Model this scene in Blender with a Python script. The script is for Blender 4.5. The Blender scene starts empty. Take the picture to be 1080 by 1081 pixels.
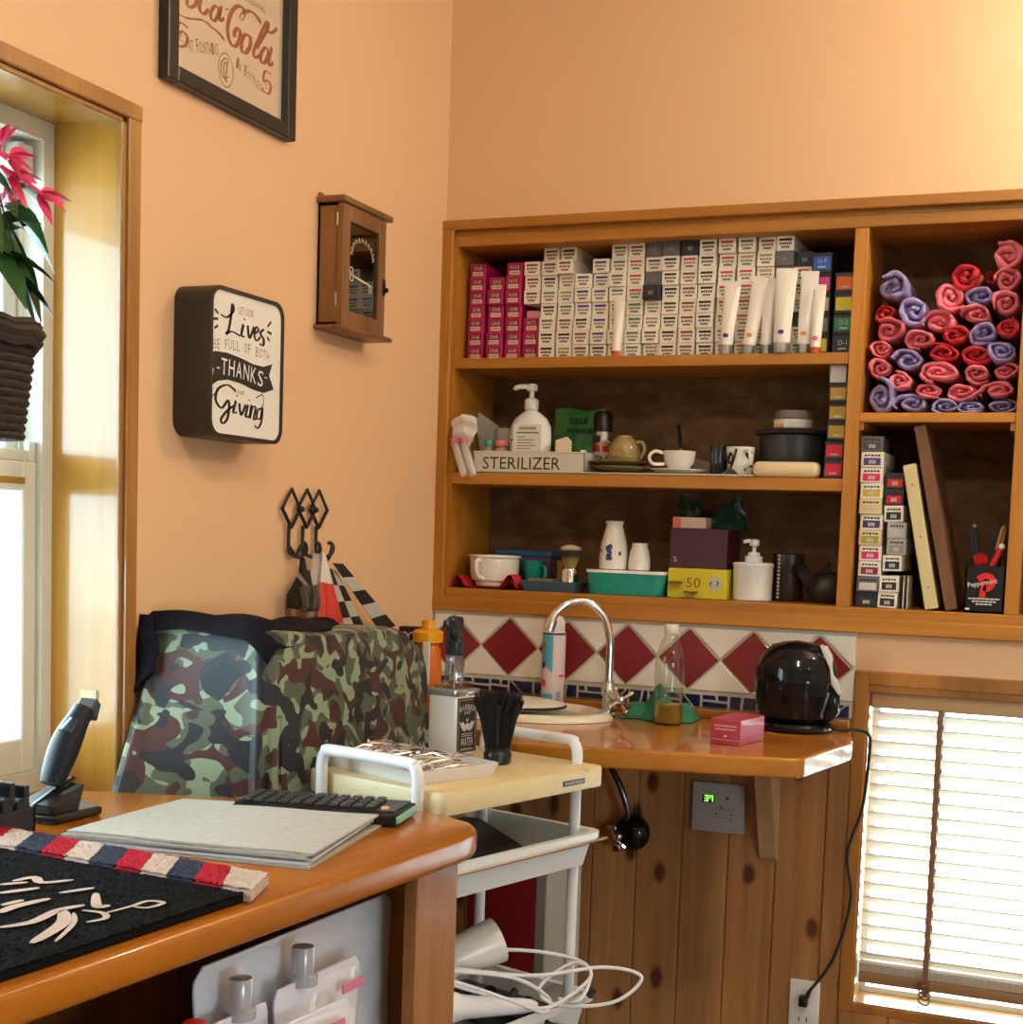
import bpy, bmesh, math, random
from mathutils import Vector, Matrix, Euler, noise
R = random.Random(7)
S = bpy.context.scene
COL = S.collection
PI = math.pi
# ------------------------------------------------------------------ camera
cam = bpy.data.objects.new('camera', bpy.data.cameras.new('camera'))
COL.objects.link(cam)
S.camera = cam
cam.data.sensor_fit = 'HORIZONTAL'
cam.data.sensor_width = 36.0
cam.data.lens = 36.0 * 1513.56 / 1080.0
cam.data.shift_y = 150.0 / 1080.0
cam.data.clip_start = 0.05
_r = Vector((0.925587, 0.377070, 0.033275)); _u = Vector((-0.062279, 0.064988, 0.995941)); _f = Vector((-0.373377, 0.923902, -0.083636))
cam.matrix_world = Matrix(((_r.x, _u.x, -_f.x, 1.54528), (_r.y, _u.y, -_f.y, -3.29795), (_r.z, _u.z, -_f.z, 1.29000), (0, 0, 0, 1)))
# ------------------------------------------------------------------ world
W = bpy.data.worlds.new('sky'); S.world = W; W.use_nodes = True
_bg = W.node_tree.nodes['Background']
_bg.inputs[0].default_value = (0.68, 0.87, 1.0, 1); _bg.inputs[1].default_value = 17.0
# ------------------------------------------------------------------ lamps of the room
def lamp(name, loc, power, col, radius=0.08, typ='POINT', **k):
    l = bpy.data.lights.new(name, typ); l.energy = power; l.color = col
    if typ in ('POINT', 'SPOT'): l.shadow_soft_size = radius
    for a, b in k.items(): setattr(l, a, b)
    o = bpy.data.objects.new(name, l); COL.objects.link(o); o.location = loc
    return o
WARM = (1.0, 0.87, 0.68)
lamp('ceiling_lamp', (1.88, -0.30, 2.34), 24, WARM, 0.06)
lamp('ceiling_lamp', (1.35, -2.25, 2.6), 25, WARM, 0.05)
lamp('ceiling_lamp', (3.0, -2.4, 2.6), 15, WARM, 0.10)
lamp('ceiling_lamp', (2.4, -4.6, 2.6), 5, WARM, 0.10)
def portal(loc, rot, sx, sy):
    l = bpy.data.lights.new('window_portal', 'AREA'); l.shape = 'RECTANGLE'; l.size = sx; l.size_y = sy
    l.cycles.is_portal = True
    o = bpy.data.objects.new('window_portal', l); COL.objects.link(o); o.location = loc; o.rotation_euler = rot
portal((-0.34, -1.88, 1.42), (0, -PI/2, 0), 1.16, 1.24)
portal((1.49, 0.20, 0.60), (-PI/2, 0, 0), 0.82, 0.74)
portal((3.75, -3.9, .725), (0, PI/2, 0), .75, 1.2)
S.view_settings.view_transform = 'Standard'; S.view_settings.look = 'None'
S.view_settings.exposure = 0.30; S.view_settings.gamma = 1.0
S.view_settings.use_curve_mapping = False
S.cycles.use_denoising = True
S.cycles.max_bounces = 8; S.cycles.transparent_max_bounces = 16
S.cycles.caustics_reflective = False; S.cycles.caustics_refractive = False
# ------------------------------------------------------------------ materials
def lin(c):
    if isinstance(c, str):
        c = c.lstrip('#'); c = [int(c[i:i+2], 16)/255 for i in (0, 2, 4)]
        c = [x/12.92 if x <= .04045 else ((x+.055)/1.055)**2.4 for x in c]
    return (c[0], c[1], c[2], 1.0)
MATS = {}
def pm(name, col, rough=.5, metal=0., spec=.5, coat=0., trans=0., ior=1.45, alpha=1., emit=None, estr=0., bump=0., bscale=200., sheen=0., sss=0.):
    if name in MATS: return MATS[name]
    m = bpy.data.materials.new(name); m.use_nodes = True; nt = m.node_tree; b = nt.nodes['Principled BSDF']
    b.inputs['Base Color'].default_value = lin(col); b.inputs['Roughness'].default_value = rough
    b.inputs['Metallic'].default_value = metal; b.inputs['Specular IOR Level'].default_value = spec
    b.inputs['Coat Weight'].default_value = coat; b.inputs['Transmission Weight'].default_value = trans
    b.inputs['IOR'].default_value = ior; b.inputs['Alpha'].default_value = alpha
    b.inputs['Sheen Weight'].default_value = sheen
    if emit: b.inputs['Emission Color'].default_value = lin(emit); b.inputs['Emission Strength'].default_value = estr
    if bump:
        t = nt.nodes.new('ShaderNodeTexCoord'); n = nt.nodes.new('ShaderNodeTexNoise'); n.inputs['Scale'].default_value = bscale; n.inputs['Detail'].default_value = 3
        u = nt.nodes.new('ShaderNodeBump'); u.inputs['Strength'].default_value = bump; u.inputs['Distance'].default_value = .002
        nt.links.new(t.outputs['Object'], n.inputs['Vector']); nt.links.new(n.outputs['Fac'], u.inputs['Height']); nt.links.new(u.outputs['Normal'], b.inputs['Normal'])
    MATS[name] = m
    return m
def ramp(nt, fac, stops, interp='LINEAR'):
    r = nt.nodes.new('ShaderNodeValToRGB'); r.color_ramp.interpolation = interp
    e = r.color_ramp.elements
    while len(e) < len(stops): e.new(.5)
    for i, (p, c) in enumerate(stops): e[i].position = p; e[i].color = lin(c)
    nt.links.new(fac, r.inputs['Fac']); return r.outputs['Color']
def mixc(nt, fac, a, b):
    m = nt.nodes.new('ShaderNodeMix'); m.data_type = 'RGBA'
    if hasattr(fac, 'links'): nt.links.new(fac, m.inputs[0])
    else: m.inputs[0].default_value = fac
    for s, v in ((6, a), (7, b)):
        if hasattr(v, 'links'): nt.links.new(v, m.inputs[s])
        else: m.inputs[s].default_value = lin(v)
    return m.outputs[2]
def tex(nt, kind, scale=(1, 1, 1), rot=(0, 0, 0), **k):
    t = nt.nodes.new('ShaderNodeTexCoord'); mp = nt.nodes.new('ShaderNodeMapping'); mp.inputs['Scale'].default_value = scale; mp.inputs['Rotation'].default_value = rot
    nt.links.new(t.outputs['Object'], mp.inputs['Vector'])
    n = nt.nodes.new(kind); nt.links.new(mp.outputs['Vector'], n.inputs['Vector'])
    for a, v in k.items():
        if a in ('feature', 'distance', 'wave_type', 'bands_direction'): setattr(n, a, v)
        else: n.inputs[a].default_value = v
    return n
def wood(name, light, dark, axis='X', rough=.35, coat=.3, grain=1., knots=None, kscale=4.):
    """varnished timber, grain running along one axis"""
    if name in MATS: return MATS[name]
    m = pm(name, light, rough, coat=coat); nt = m.node_tree; b = nt.nodes['Principled BSDF']
    sc = {'X': (1.2, 22, 22), 'Y': (22, 1.2, 22), 'Z': (22, 22, 1.2)}[axis]
    n = tex(nt, 'ShaderNodeTexNoise', [s*grain for s in sc], Scale=1.6, Detail=6, Roughness=.65, Distortion=.6)
    c = ramp(nt, n.outputs['Fac'], [(.30, dark), (.62, light)])
    n2 = tex(nt, 'ShaderNodeTexNoise', [s*grain*.25 for s in sc], Scale=1.3, Detail=2)
    dk = ramp(nt, n2.outputs['Fac'], [(.35, '#c9c9c9'), (.7, '#ffffff')])
    mm = nt.nodes.new('ShaderNodeMix'); mm.data_type = 'RGBA'; mm.blend_type = 'MULTIPLY'; mm.inputs[0].default_value = 1
    nt.links.new(c, mm.inputs[6]); nt.links.new(dk, mm.inputs[7]); c = mm.outputs[2]
    if knots:
        v = tex(nt, 'ShaderNodeTexVoronoi', (kscale, 1, kscale*.55), (-PI/2, 0, 0), Scale=1., Randomness=1.); v.voronoi_dimensions = '2D'
        w = tex(nt, 'ShaderNodeTexNoise', (40, 40, 40), Scale=1., Detail=2)
        ad = nt.nodes.new('ShaderNodeMath'); ad.operation = 'MULTIPLY_ADD'; ad.inputs[1].default_value = .05
        nt.links.new(w.outputs['Fac'], ad.inputs[0]); nt.links.new(v.outputs['Distance'], ad.inputs[2])
        f = ramp(nt, ad.outputs[0], [(.085, '#ffffff'), (.15, '#000000')])
        c = mixc(nt, f, c, knots)
    nt.links.new(c, b.inputs['Base Color'])
    bp = nt.nodes.new('ShaderNodeBump'); bp.inputs['Strength'].default_value = .06; bp.inputs['Distance'].default_value = .002
    nt.links.new(n.outputs['Fac'], bp.inputs['Height']); nt.links.new(bp.outputs['Normal'], b.inputs['Normal'])
    return m
def glass_pane(name, tint=(.93, .97, .97), gl=.07):
    if name in MATS: return MATS[name]
    m = bpy.data.materials.new(name); m.use_nodes = True; nt = m.node_tree; nt.nodes.clear()
    o = nt.nodes.new('ShaderNodeOutputMaterial'); t = nt.nodes.new('ShaderNodeBsdfTransparent'); g = nt.nodes.new('ShaderNodeBsdfGlossy'); mx = nt.nodes.new('ShaderNodeMixShader')
    t.inputs[0].default_value = (*tint, 1); g.inputs['Roughness'].default_value = .03; mx.inputs[0].default_value = gl
    lw = nt.nodes.new('ShaderNodeLayerWeight'); lw.inputs[0].default_value = .25
    mr = nt.nodes.new('ShaderNodeMapRange'); mr.inputs[3].default_value = gl; mr.inputs[4].default_value = .6
    nt.links.new(lw.outputs['Facing'], mr.inputs[0]); nt.links.new(mr.outputs[0], mx.inputs[0])
    nt.links.new(t.outputs[0], mx.inputs[1]); nt.links.new(g.outputs[0], mx.inputs[2]); nt.links.new(mx.outputs[0], o.inputs[0])
    MATS[name] = m; return m
def film(name, col, alpha=.5, rough=.12):
    """clear plastic film: partly see-through, glossy"""
    if name in MATS: return MATS[name]
    m = bpy.data.materials.new(name); m.use_nodes = True; nt = m.node_tree; b = nt.nodes['Principled BSDF']
    b.inputs['Base Color'].default_value = lin(col); b.inputs['Roughness'].default_value = rough; b.inputs['Alpha'].default_value = alpha
    b.inputs['Coat Weight'].default_value = 1.0; b.inputs['Coat Roughness'].default_value = .06
    MATS[name] = m; return m
# ------------------------------------------------------------------ mesh builder
_txt = {}
def text_mesh(body):
    if body in _txt: return _txt[body]
    cu = bpy.data.curves.new('lettering', 'FONT'); cu.body = body; cu.size = 1.0; cu.resolution_u = 2; cu.extrude = 0
    ob = bpy.data.objects.new('lettering', cu); COL.objects.link(ob)
    dg = bpy.context.evaluated_depsgraph_get(); me = bpy.data.meshes.new_from_object(ob.evaluated_get(dg))
    vs = [tuple(v.co) for v in me.vertices]; fs = [tuple(p.vertices) for p in me.polygons]
    bpy.data.objects.remove(ob); bpy.data.curves.remove(cu); bpy.data.meshes.remove(me)
    _txt[body] = (vs, fs); return _txt[body]
def world_of(o):
    m = Matrix.Identity(4)
    while o is not None:
        m = Matrix.LocRotScale(o.location, o.rotation_euler, o.scale) @ m; o = o.parent
    return m
def smooth_path(pts, n=6, closed=False):
    P = [Vector(p) for p in pts]; out = []; N = len(P)
    rng = range(N if closed else N-1)
    for i in rng:
        g = (lambda k: P[k % N]) if closed else (lambda k: P[max(0, min(N-1, k))])
        a, b, c, d = g(i-1), g(i), g(i+1), g(i+2)
        for j in range(n):
            t = j/n
            out.append(.5*((2*b)+(c-a)*t+(2*a-5*b+4*c-d)*t*t+(3*b-a-3*c+d)*t**3))
    if not closed: out.append(P[-1])
    return out
class MB:
    """gathers shapes, then links them as ONE mesh object"""
    def __init__(s, world=True, M=None): s.v = []; s.f = []; s.m = []; s.s = []; s.world = world; s.M = M or Matrix.Identity(4)
    def add(s, vs, fs, mi=0, sm=False, M=None):
        T = s.M @ M if M is not None else s.M
        o = len(s.v); s.v += [tuple(T @ Vector(v)) for v in vs]
        for f in fs: s.f.append([i+o for i in f]); s.m.append(mi); s.s.append(sm)
        return s
    def bm(s, b, mi=0, sm=False, M=None):
        b.verts.index_update()
        s.add([v.co[:] for v in b.verts], [[v.index for v in f.verts] for f in b.faces], mi, sm, M); b.free(); return s
    def box(s, a, b, mi=0, bev=0., seg=2, M=None, faces=None):
        x0, y0, z0 = a; x1, y1, z1 = b
        vs = [(x0, y0, z0), (x1, y0, z0), (x1, y1, z0), (x0, y1, z0), (x0, y0, z1), (x1, y0, z1), (x1, y1, z1), (x0, y1, z1)]
        fs = [(0, 3, 2, 1), (4, 5, 6, 7), (0, 1, 5, 4), (1, 2, 6, 5), (2, 3, 7, 6), (3, 0, 4, 7)]   # bottom top -y +x +y -x
        if bev > 0:
            q = bmesh.new(); V = [q.verts.new(v) for v in vs]
            for f in fs: q.faces.new([V[i] for i in f])
            bmesh.ops.bevel(q, geom=q.edges[:], offset=bev, segments=seg, profile=.5, affect='EDGES')
            return s.bm(q, mi, seg > 1, M)
        o = len(s.f); s.add(vs, fs, mi, False, M)
        if faces:
            for k, v in faces.items(): s.m[o+k] = v
        return s
    def lathe(s, prof, seg=24, c=(0, 0, 0), mi=0, sm=True, M=None, sx=1., sy=1.):
        vs = []; fs = []; n = len(prof)
        for i in range(seg):
            a = 2*PI*i/seg
            for r, z in prof: vs.append((c[0]+r*sx*math.cos(a), c[1]+r*sy*math.sin(a), c[2]+z))
        for i in range(seg):
            j = (i+1) % seg
            for k in range(n-1): fs.append((i*n+k, j*n+k, j*n+k+1, i*n+k+1))
        if prof[0][0] > 1e-6: fs.append([i*n for i in reversed(range(seg))])
        if prof[-1][0] > 1e-6: fs.append([i*n+n-1 for i in range(seg)])
        return s.add(vs, fs, mi, sm, M)
    def cyl(s, a, b, r, mi=0, seg=16, r2=None, sm=True):
        return s.tube([a, b], [r, r if r2 is None else r2], seg, mi, sm=sm)
    def tube(s, path, r, seg=8, mi=0, closed=False, sm=True, cap=True, flat=1.):
        P = [Vector(p) for p in path]; n = len(P); rr = r if isinstance(r, (list, tuple)) else [r]*n
        vs = []; fs = []; up = None
        for i in range(n):
            t = (P[(i+1) % n]-P[i-1]) if closed else (P[min(i+1, n-1)]-P[max(i-1, 0)])
            if t.length < 1e-9: t = Vector((0, 0, 1))
            t.normalize()
            if up is None:
                up = Vector((0, 0, 1)) if abs(t.z) < .9 else Vector((0, 1, 0))
            up = (up - t*up.dot(t))
            if up.length < 1e-6: up = t.orthogonal()
            up.normalize(); sd = t.cross(up)
            for k in range(seg):
                a = 2*PI*k/seg; vs.append(P[i]+(sd*math.cos(a)+up*math.sin(a)*flat)*rr[i])
        for i in range(n if closed else n-1):
            j = (i+1) % n
            for k in range(seg):
                l = (k+1) % seg; fs.append((i*seg+k, i*seg+l, j*seg+l, j*seg+k))
        if cap and not closed: fs.append([k for k in reversed(range(seg))]); fs.append([(n-1)*seg+k for k in range(seg)])
        return s.add(vs, fs, mi, sm)
    def prism(s, poly, d0, d1, axis='Z', mi=0, bev=0., seg=2, sm=False, M=None):
        """poly (a,b) extruded along axis: Z->(x,y), Y->(x,z), X->(y,z)"""
        f = {'Z': lambda a, b, d: (a, b, d), 'Y': lambda a, b, d: (a, d, b), 'X': lambda a, b, d: (d, a, b)}[axis]
        n = len(poly); q = bmesh.new()
        A = [q.verts.new(f(a, b, d0)) for a, b in poly]; B = [q.verts.new(f(a, b, d1)) for a, b in poly]
        q.faces.new(A); q.faces.new(B)
        for i in range(n): j = (i+1) % n; q.faces.new((A[i], A[j], B[j], B[i]))
        bmesh.ops.recalc_face_normals(q, faces=q.faces[:])
        if bev > 0:
            E = [e for e in q.edges if (e.verts[0] in A and e.verts[1] in A) or (e.verts[0] in B and e.verts[1] in B)]
            bmesh.ops.bevel(q, geom=E, offset=bev, segments=seg, profile=.5, affect='EDGES')
        return s.bm(q, mi, sm, M)
    def sphere(s, c, r, mi=0, seg=14, rings=8, M=None):
        rx, ry, rz = r if isinstance(r, (list, tuple)) else (r, r, r)
        prof = [(math.sin(PI*i/rings), -math.cos(PI*i/rings)) for i in range(rings+1)]; prof[0] = (0, -1); prof[-1] = (0, 1)
        vs = []; fs = []
        for i in range(seg):
            a = 2*PI*i/seg
            for p, z in prof: vs.append((c[0]+rx*p*math.cos(a), c[1]+ry*p*math.sin(a), c[2]+rz*z))
        n = rings+1
        for i in range(seg):
            j = (i+1) % seg
            for k in range(rings): fs.append((i*n+k, j*n+k, j*n+k+1, i*n+k+1))
        return s.add(vs, fs, mi, True, M)
    def grid(s, fn, nu, nv, mi=0, sm=True, cu=False, M=None):
        vs = [fn(i/nu if cu else i/(nu-1), j/(nv-1)) for i in range(nu) for j in range(nv)]; fs = []
        for i in range(nu if cu else nu-1):
            k = (i+1) % nu
            for j in range(nv-1): fs.append((i*nv+j, k*nv+j, k*nv+j+1, i*nv+j+1))
        return s.add(vs, fs, mi, sm, M)
    def text(s, body, w, h, M, mi=0, keep=False):
        """lettering fitted into w x h, its lower left corner at the frame M (x right, y up, z out)"""
        vs, fs = text_mesh(body); x0 = min(v[0] for v in vs); x1 = max(v[0] for v in vs); y0 = min(v[1] for v in vs); y1 = max(v[1] for v in vs)
        kx = w/(x1-x0); ky = h/(y1-y0)
        return s.add([((v[0]-x0)*kx, (v[1]-y0)*ky, 0) for v in vs], fs, mi, False, M)
    def ribbon(s, pts, w, M, mi=0, n=6, taper=True, closed=False):
        """a pen stroke: pts (x,y) in the frame M, w its width"""
        P = smooth_path([(p[0], p[1], 0) for p in pts], n, closed); N = len(P); vs = []; fs = []
        for i, p in enumerate(P):
            t = (P[(i+1) % N]-P[i-1]) if closed else (P[min(i+1, N-1)]-P[max(i-1, 0)])
            t.normalize(); nr = Vector((-t.y, t.x, 0))
            k = .5*w
            if taper == 'pen': k *= .35+.9*abs(t.y)
            elif taper and not closed: k *= .35+.65*math.sin(PI*min(1, max(0, i/(N-1))))**.5
            vs += [p+nr*k, p-nr*k]
        for i in range(N if closed else N-1):
            j = (i+1) % N; fs.append((2*i, 2*i+1, 2*j+1, 2*j))
        return s.add(vs, fs, mi, False, M)
    def build(s, name, mats, parent=None, label=None, kind=None):
        me = bpy.data.meshes.new(name); mats = mats if isinstance(mats, (list, tuple)) else [mats]
        vs = s.v; loc = None
        if s.world:
            if parent is None:
                xs = [[v[i] for v in vs] for i in range(3)]
                loc = Vector(((min(xs[0])+max(xs[0]))/2, (min(xs[1])+max(xs[1]))/2, min(xs[2])))
                vs = [tuple(Vector(v)-loc) for v in vs]
            else:
                im = world_of(parent).inverted(); vs = [tuple(im @ Vector(v)) for v in vs]
        me.from_pydata(vs, [], s.f)
        for m in mats: me.materials.append(m)
        me.polygons.foreach_set('material_index', s.m); me.polygons.foreach_set('use_smooth', s.s)
        b = bmesh.new(); b.from_mesh(me)
        if len(b.faces) < 60000 and not getattr(s, 'keepn', False): bmesh.ops.recalc_face_normals(b, faces=b.faces[:])
        for e in b.edges:
            if len(e.link_faces) == 2 and e.calc_face_angle(0) > .7: e.smooth = False
        b.to_mesh(me); b.free(); me.update()
        o = bpy.data.objects.new(name, me); COL.objects.link(o)
        if loc is not None: o.location = loc
        if parent is not None: o.parent = parent
        if label: o['label'] = label
        if kind: o['kind'] = kind
        return o
def tag(o, label, cat, group=None, kind=None):
    o['label'] = label; o['category'] = cat
    if group: o['group'] = group
    if kind: o['kind'] = kind
    return o
def thing(name, label, cat, loc=(0, 0, 0), rz=0., group=None, rot=None):
    o = bpy.data.objects.new(name, None); COL.objects.link(o); o.empty_display_size = .05
    o.location = loc; o.rotation_euler = rot if rot else (0, 0, rz)
    return tag(o, label, cat, group)
def dup(root, loc, rz=None, label=None, group=None, rot=None):
    """a copy of a thing with copies of its parts and their sub-parts"""
    r = root.copy(); COL.objects.link(r); r.location = loc
    if rz is not None: r.rotation_euler = (0, 0, rz)
    if rot is not None: r.rotation_euler = rot
    if label: r['label'] = label
    if group: r['group'] = group
    for ch in list(root.children):
        c = ch.copy(); COL.objects.link(c); c.parent = r
        for g in list(ch.children):
            d = g.copy(); COL.objects.link(d); d.parent = c
    return r
L = lambda: MB(False)
def FX(y, z, x, rot=0.):   # frame on the left wall: right = +Y, up = +Z, out = +X
    c, s_ = math.cos(rot), math.sin(rot)
    return Matrix(((0, 0, 1, x), (c, -s_, 0, y), (s_, c, 0, z), (0, 0, 0, 1)))
def FY(x, z, y, rot=0.):   # frame facing the room from the back wall: right = +X, up = +Z, out = -Y
    c, s_ = math.cos(rot), math.sin(rot)
    return Matrix(((c, -s_, 0, x), (0, 0, -1, y), (s_, c, 0, z), (0, 0, 0, 1)))
def FZ(x, y, z, rot=0.):
    return Matrix.Translation((x, y, z)) @ Matrix.Rotation(rot, 4, 'Z')
def ordinal(n): return ['first', 'second', 'third', 'fourth', 'fifth', 'sixth', 'seventh', 'eighth', 'ninth', 'tenth', 'eleventh', 'twelfth', 'thirteenth', 'fourteenth', 'fifteenth', 'sixteenth', 'seventeenth', 'eighteenth', 'nineteenth', 'twentieth', 'twenty-first'][n-1]
# ------------------------------------------------------------------ shared materials
WALL = pm('peach_wall_paint', (.78, .50, .29), .85, spec=.2, bump=.12, bscale=350)
WALLN = pm('off_white_paint', (.74, .70, .63), .85)
OAK = wood('varnished_shelf_timber', (.62, .255, .030), (.50, .185, .018), 'X', .45, .1)
OAKV = wood('varnished_upright_timber', (.62, .255, .030), (.50, .185, .018), 'Z', .45, .1)
WTOP = wood('varnished_worktop', (.56, .22, .028), (.46, .16, .016), 'X', .2, .3)
DESKW = wood('varnished_desk_timber', (.49, .16, .010), (.41, .12, .007), 'Y', .25, .22)
JAMB = wood('varnished_window_timber', (.60, .30, .045), (.50, .23, .030), 'Z', .2, .4, .6)
PINE = wood('knotty_pine', (.62, .32, .125), (.45, .21, .07), 'Z', .35, .3, 1., (.10, .034, .013), 6.5)
CASE = wood('window_casing_timber', (.50, .22, .05), (.40, .16, .03), 'Z', .3, .3)
CHROME = pm('chrome', (.74, .78, .83), .10, 1.)
STEEL = pm('brushed_steel', (.55, .55, .56), .3, 1.)
BLACKP = pm('black_plastic', (.012, .012, .013), .3, spec=.5)
BLACKM = pm('matt_black', (.015, .014, .014), .7)
WHITEP = pm('white_plastic', (.80, .80, .78), .3)
PORC = pm('white_porcelain', (.80, .77, .70), .15, coat=.3)
PANE = glass_pane('window_glass')
# ------------------------------------------------------------------ room shell
def holed(axis, d0, d1, u0, u1, v0, v1, holes):
    """wall slab with rectangular holes; axis Y: u=x v=z, axis X: u=y v=z"""
    us = sorted({u0, u1, *[h[0] for h in holes], *[h[1] for h in holes]}); vs = sorted({v0, v1, *[h[2] for h in holes], *[h[3] for h in holes]})
    mb = MB()
    for a, b in zip(us, us[1:]):
        for c, d in zip(vs, vs[1:]):
            if any(h[0]-1e-6 <= a and b <= h[1]+1e-6 and h[2]-1e-6 <= c and d <= h[3]+1e-6 for h in holes): continue
            if axis == 'Y': mb.box((a, d0, c), (b, d1, d))
            else: mb.box((d0, a, c), (d1, b, d))
    return mb
holed('Y', 0, .14, -.18, 3.7, 0, 2.75, [(.012, 1.76, 1.105, 2.04), (1.082, 1.90, .238, .97)]).build('wall_back', WALL, kind='structure')
holed('X', -.18, 0, -6, 0, 0, 2.75, [(-2.50, -1.262, .80, 1.972)]).build('wall_left', WALL, kind='structure')
holed('X', 3.7, 3.84, -6, .14, 0, 2.75, [(-4.5, -3.3, .35, 1.10)]).build('wall_right', WALLN, kind='structure')
MB().box((-.18, -6.14, 0), (3.84, -6, 2.75)).build('wall_front', WALLN, kind='structure')
MB().box((-.18, -6.14, -.1), (3.84, .14, 0)).build('floor', wood('floor_boards', (.33, .17, .07), (.25, .12, .04), 'Y'), kind='structure')
MB().box((-.18, -6.14, 2.75), (3.84, .14, 2.85)).build('ceiling', pm('ceiling_paint', (.82, .79, .72), .9), kind='structure')
MB().box((-20, -20, -.32), (20, 20, -.3)).build('ground_outside', pm('ground', (.55, .56, .52), .9), kind='structure')
MB().box((-1.15, -4.0, 2.08), (-.19, 1.0, 2.2)).build('sky_blocker_outside', pm('sky_blocker_boards', (.30, .22, .14), .8), kind='structure')  # unseen overhang, added to keep high sky light off the left window jamb
# ================================================================== left window (double hung, deep timber reveal)
mb = MB()
mb.box((-.30, -1.278, .80), (.0, -1.262, 1.972)); mb.box((-.30, -2.50, .80), (0, -2.484, 1.972))
mb.box((-.30, -2.484, 1.957), (0, -1.278, 1.972)); mb.box((-.30, -2.484, .79), (.01, -1.278, .815))
w1 = mb.build('window_1', JAMB, kind='structure')
VIN = pm('white_vinyl_frame', (.74, .76, .70), .4)
mb = MB()   # outer frame with its tracks
for y0, y1 in ((-1.304, -1.278), (-2.484, -2.43)):
    mb.box((-.30, y0, .815), (-.142, y1, 1.957))
mb.box((-.30, -2.43, 1.925), (-.142, -1.304, 1.957)); mb.box((-.30, -2.43, .815), (-.142, -1.304, .85))
mb.box((-.190, -1.312, .85), (-.184, -1.304, 1.925)); mb.box((-.230, -1.312, .85), (-.222, -1.304, 1.925))
mb.build('window_frame', VIN, w1)
mb = MB()   # lower sash, in the inner track
mb.box((-.182, -1.340, .85), (-.152, -1.306, 1.385), bev=.003, seg=1); mb.box((-.182, -2.43, .85), (-.152, -2.39, 1.385), bev=.003, seg=1)
mb.box((-.182, -2.39, 1.335), (-.152, -1.340, 1.385), bev=.003, seg=1); mb.box((-.182, -2.39, .85), (-.152, -1.340, .91), bev=.003, seg=1)
ls = mb.build('window_sash', VIN, w1)
MB().box((-.169, -2.39, .91), (-.165, -1.340, 1.335)).build('window_pane', PANE, ls)
MB().box((-.1525, -1.42, 1.347), (-.1505, -1.336, 1.358)).build('window_label_strip', pm('brass_strip', (.45, .30, .07), .4, .6), ls)
mb = MB(); mb.box((-.178, -1.50, 1.385), (-.156, -1.322, 1.405), bev=.004); mb.box((-.168, -1.322, 1.385), (-.154, -1.306, 1.42), bev=.004)
mb.build('window_latch', VIN, ls)
mb = MB()   # upper sash, in the outer track
mb.box((-.222, -1.342, 1.36), (-.192, -1.306, 1.925), bev=.003, seg=1); mb.box((-.222, -2.43, 1.36), (-.192, -2.39, 1.925), bev=.003, seg=1)
mb.box((-.222, -2.39, 1.89), (-.192, -1.342, 1.925)); mb.box((-.222, -2.39, 1.345), (-.192, -1.342, 1.385))
us_ = mb.build('window_sash', VIN, w1)
MB().box((-.209, -2.39, 1.385), (-.205, -1.342, 1.89)).build('window_pane', PANE, us_)
mb = MB(); mb.box((-.190, -1.345, 1.86), (-.160, -1.308, 1.915), bev=.003); mb.cyl((-.160, -1.326, 1.893), (-.157, -1.326, 1.893), .006, 0)
mb.build('window_stop', VIN, us_)
# casing round the reveal
mb = MB()
mb.box((0, -1.278, .80), (.014, -1.245, 1.982), bev=.002, seg=1); mb.box((0, -2.53, .80), (.014, -2.497, 1.982), bev=.002, seg=1)
mb.box((0, -2.53, 1.957), (.016, -1.245, 1.984), bev=.002, seg=1)
mb.box((.0, -1.290, .80), (.008, -1.278, 1.957), bev=.002, seg=1); mb.box((0, -2.497, 1.947), (.008, -1.278, 1.957), bev=.002, seg=1)
mb.build('trim_1', wood('left_casing_timber', (.56, .27, .07), (.46, .20, .045), 'Z', .3, .4), kind='structure')
# ================================================================== right window with slatted blind
mb = MB()
fx0, fx1, fz0, fz1 = 1.058, 1.925, .222, 1.009
mb.box((fx0, -.016, fz0), (1.088, 0, fz1), bev=.002, seg=1); mb.box((1.895, -.016, fz0), (fx1, 0, fz1), bev=.002, seg=1)
mb.box((1.088, -.016, .978), (1.895, 0, fz1), bev=.002, seg=1); mb.box((1.088, -.016, fz0), (1.895, 0, .242), bev=.002, seg=1)
mb.box((1.082, -.010, .238), (1.092, .14, .97)); mb.box((1.89, -.01, .238), (1.9, .14, .97)); mb.box((1.09, -.01, .962), (1.89, .14, .978)); mb.box((1.09, -.01, .23), (1.89, .14, .245))
w2 = mb.build('window_2', CASE, kind='structure')
mb = MB()
for a, b in (((1.092, .085, .245), (1.104, .12, .962)), ((1.878, .085, .245), (1.89, .12, .962)), ((1.104, .085, .948), (1.878, .12, .962)), ((1.104, .085, .245), (1.878, .12, .258))): mb.box(a, b)
fr = mb.build('window_frame', VIN, w2)
MB().box((1.104, .10, .258), (1.878, .104, .948)).build('window_pane', PANE, fr)
bl = thing('window_blind', 'pale slatted wooden blind with brown tapes hanging in the low window', 'blind', (1.49, .04, .30))
MB().box((1.094, .004, .925), (1.888, .05, .962), bev=.003, seg=1).build('headrail', wood('blind_timber', (.62, .40, .20), (.52, .31, .14), 'X', .4, .2), bl)
SLAT = pm('pale_slat', (.80, .74, .66), .45)
_nt = SLAT.node_tree; _b = _nt.nodes['Principled BSDF']; _tl = _nt.nodes.new('ShaderNodeBsdfTranslucent'); _tl.inputs[0].default_value = (.75, .62, .48, 1)
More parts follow.
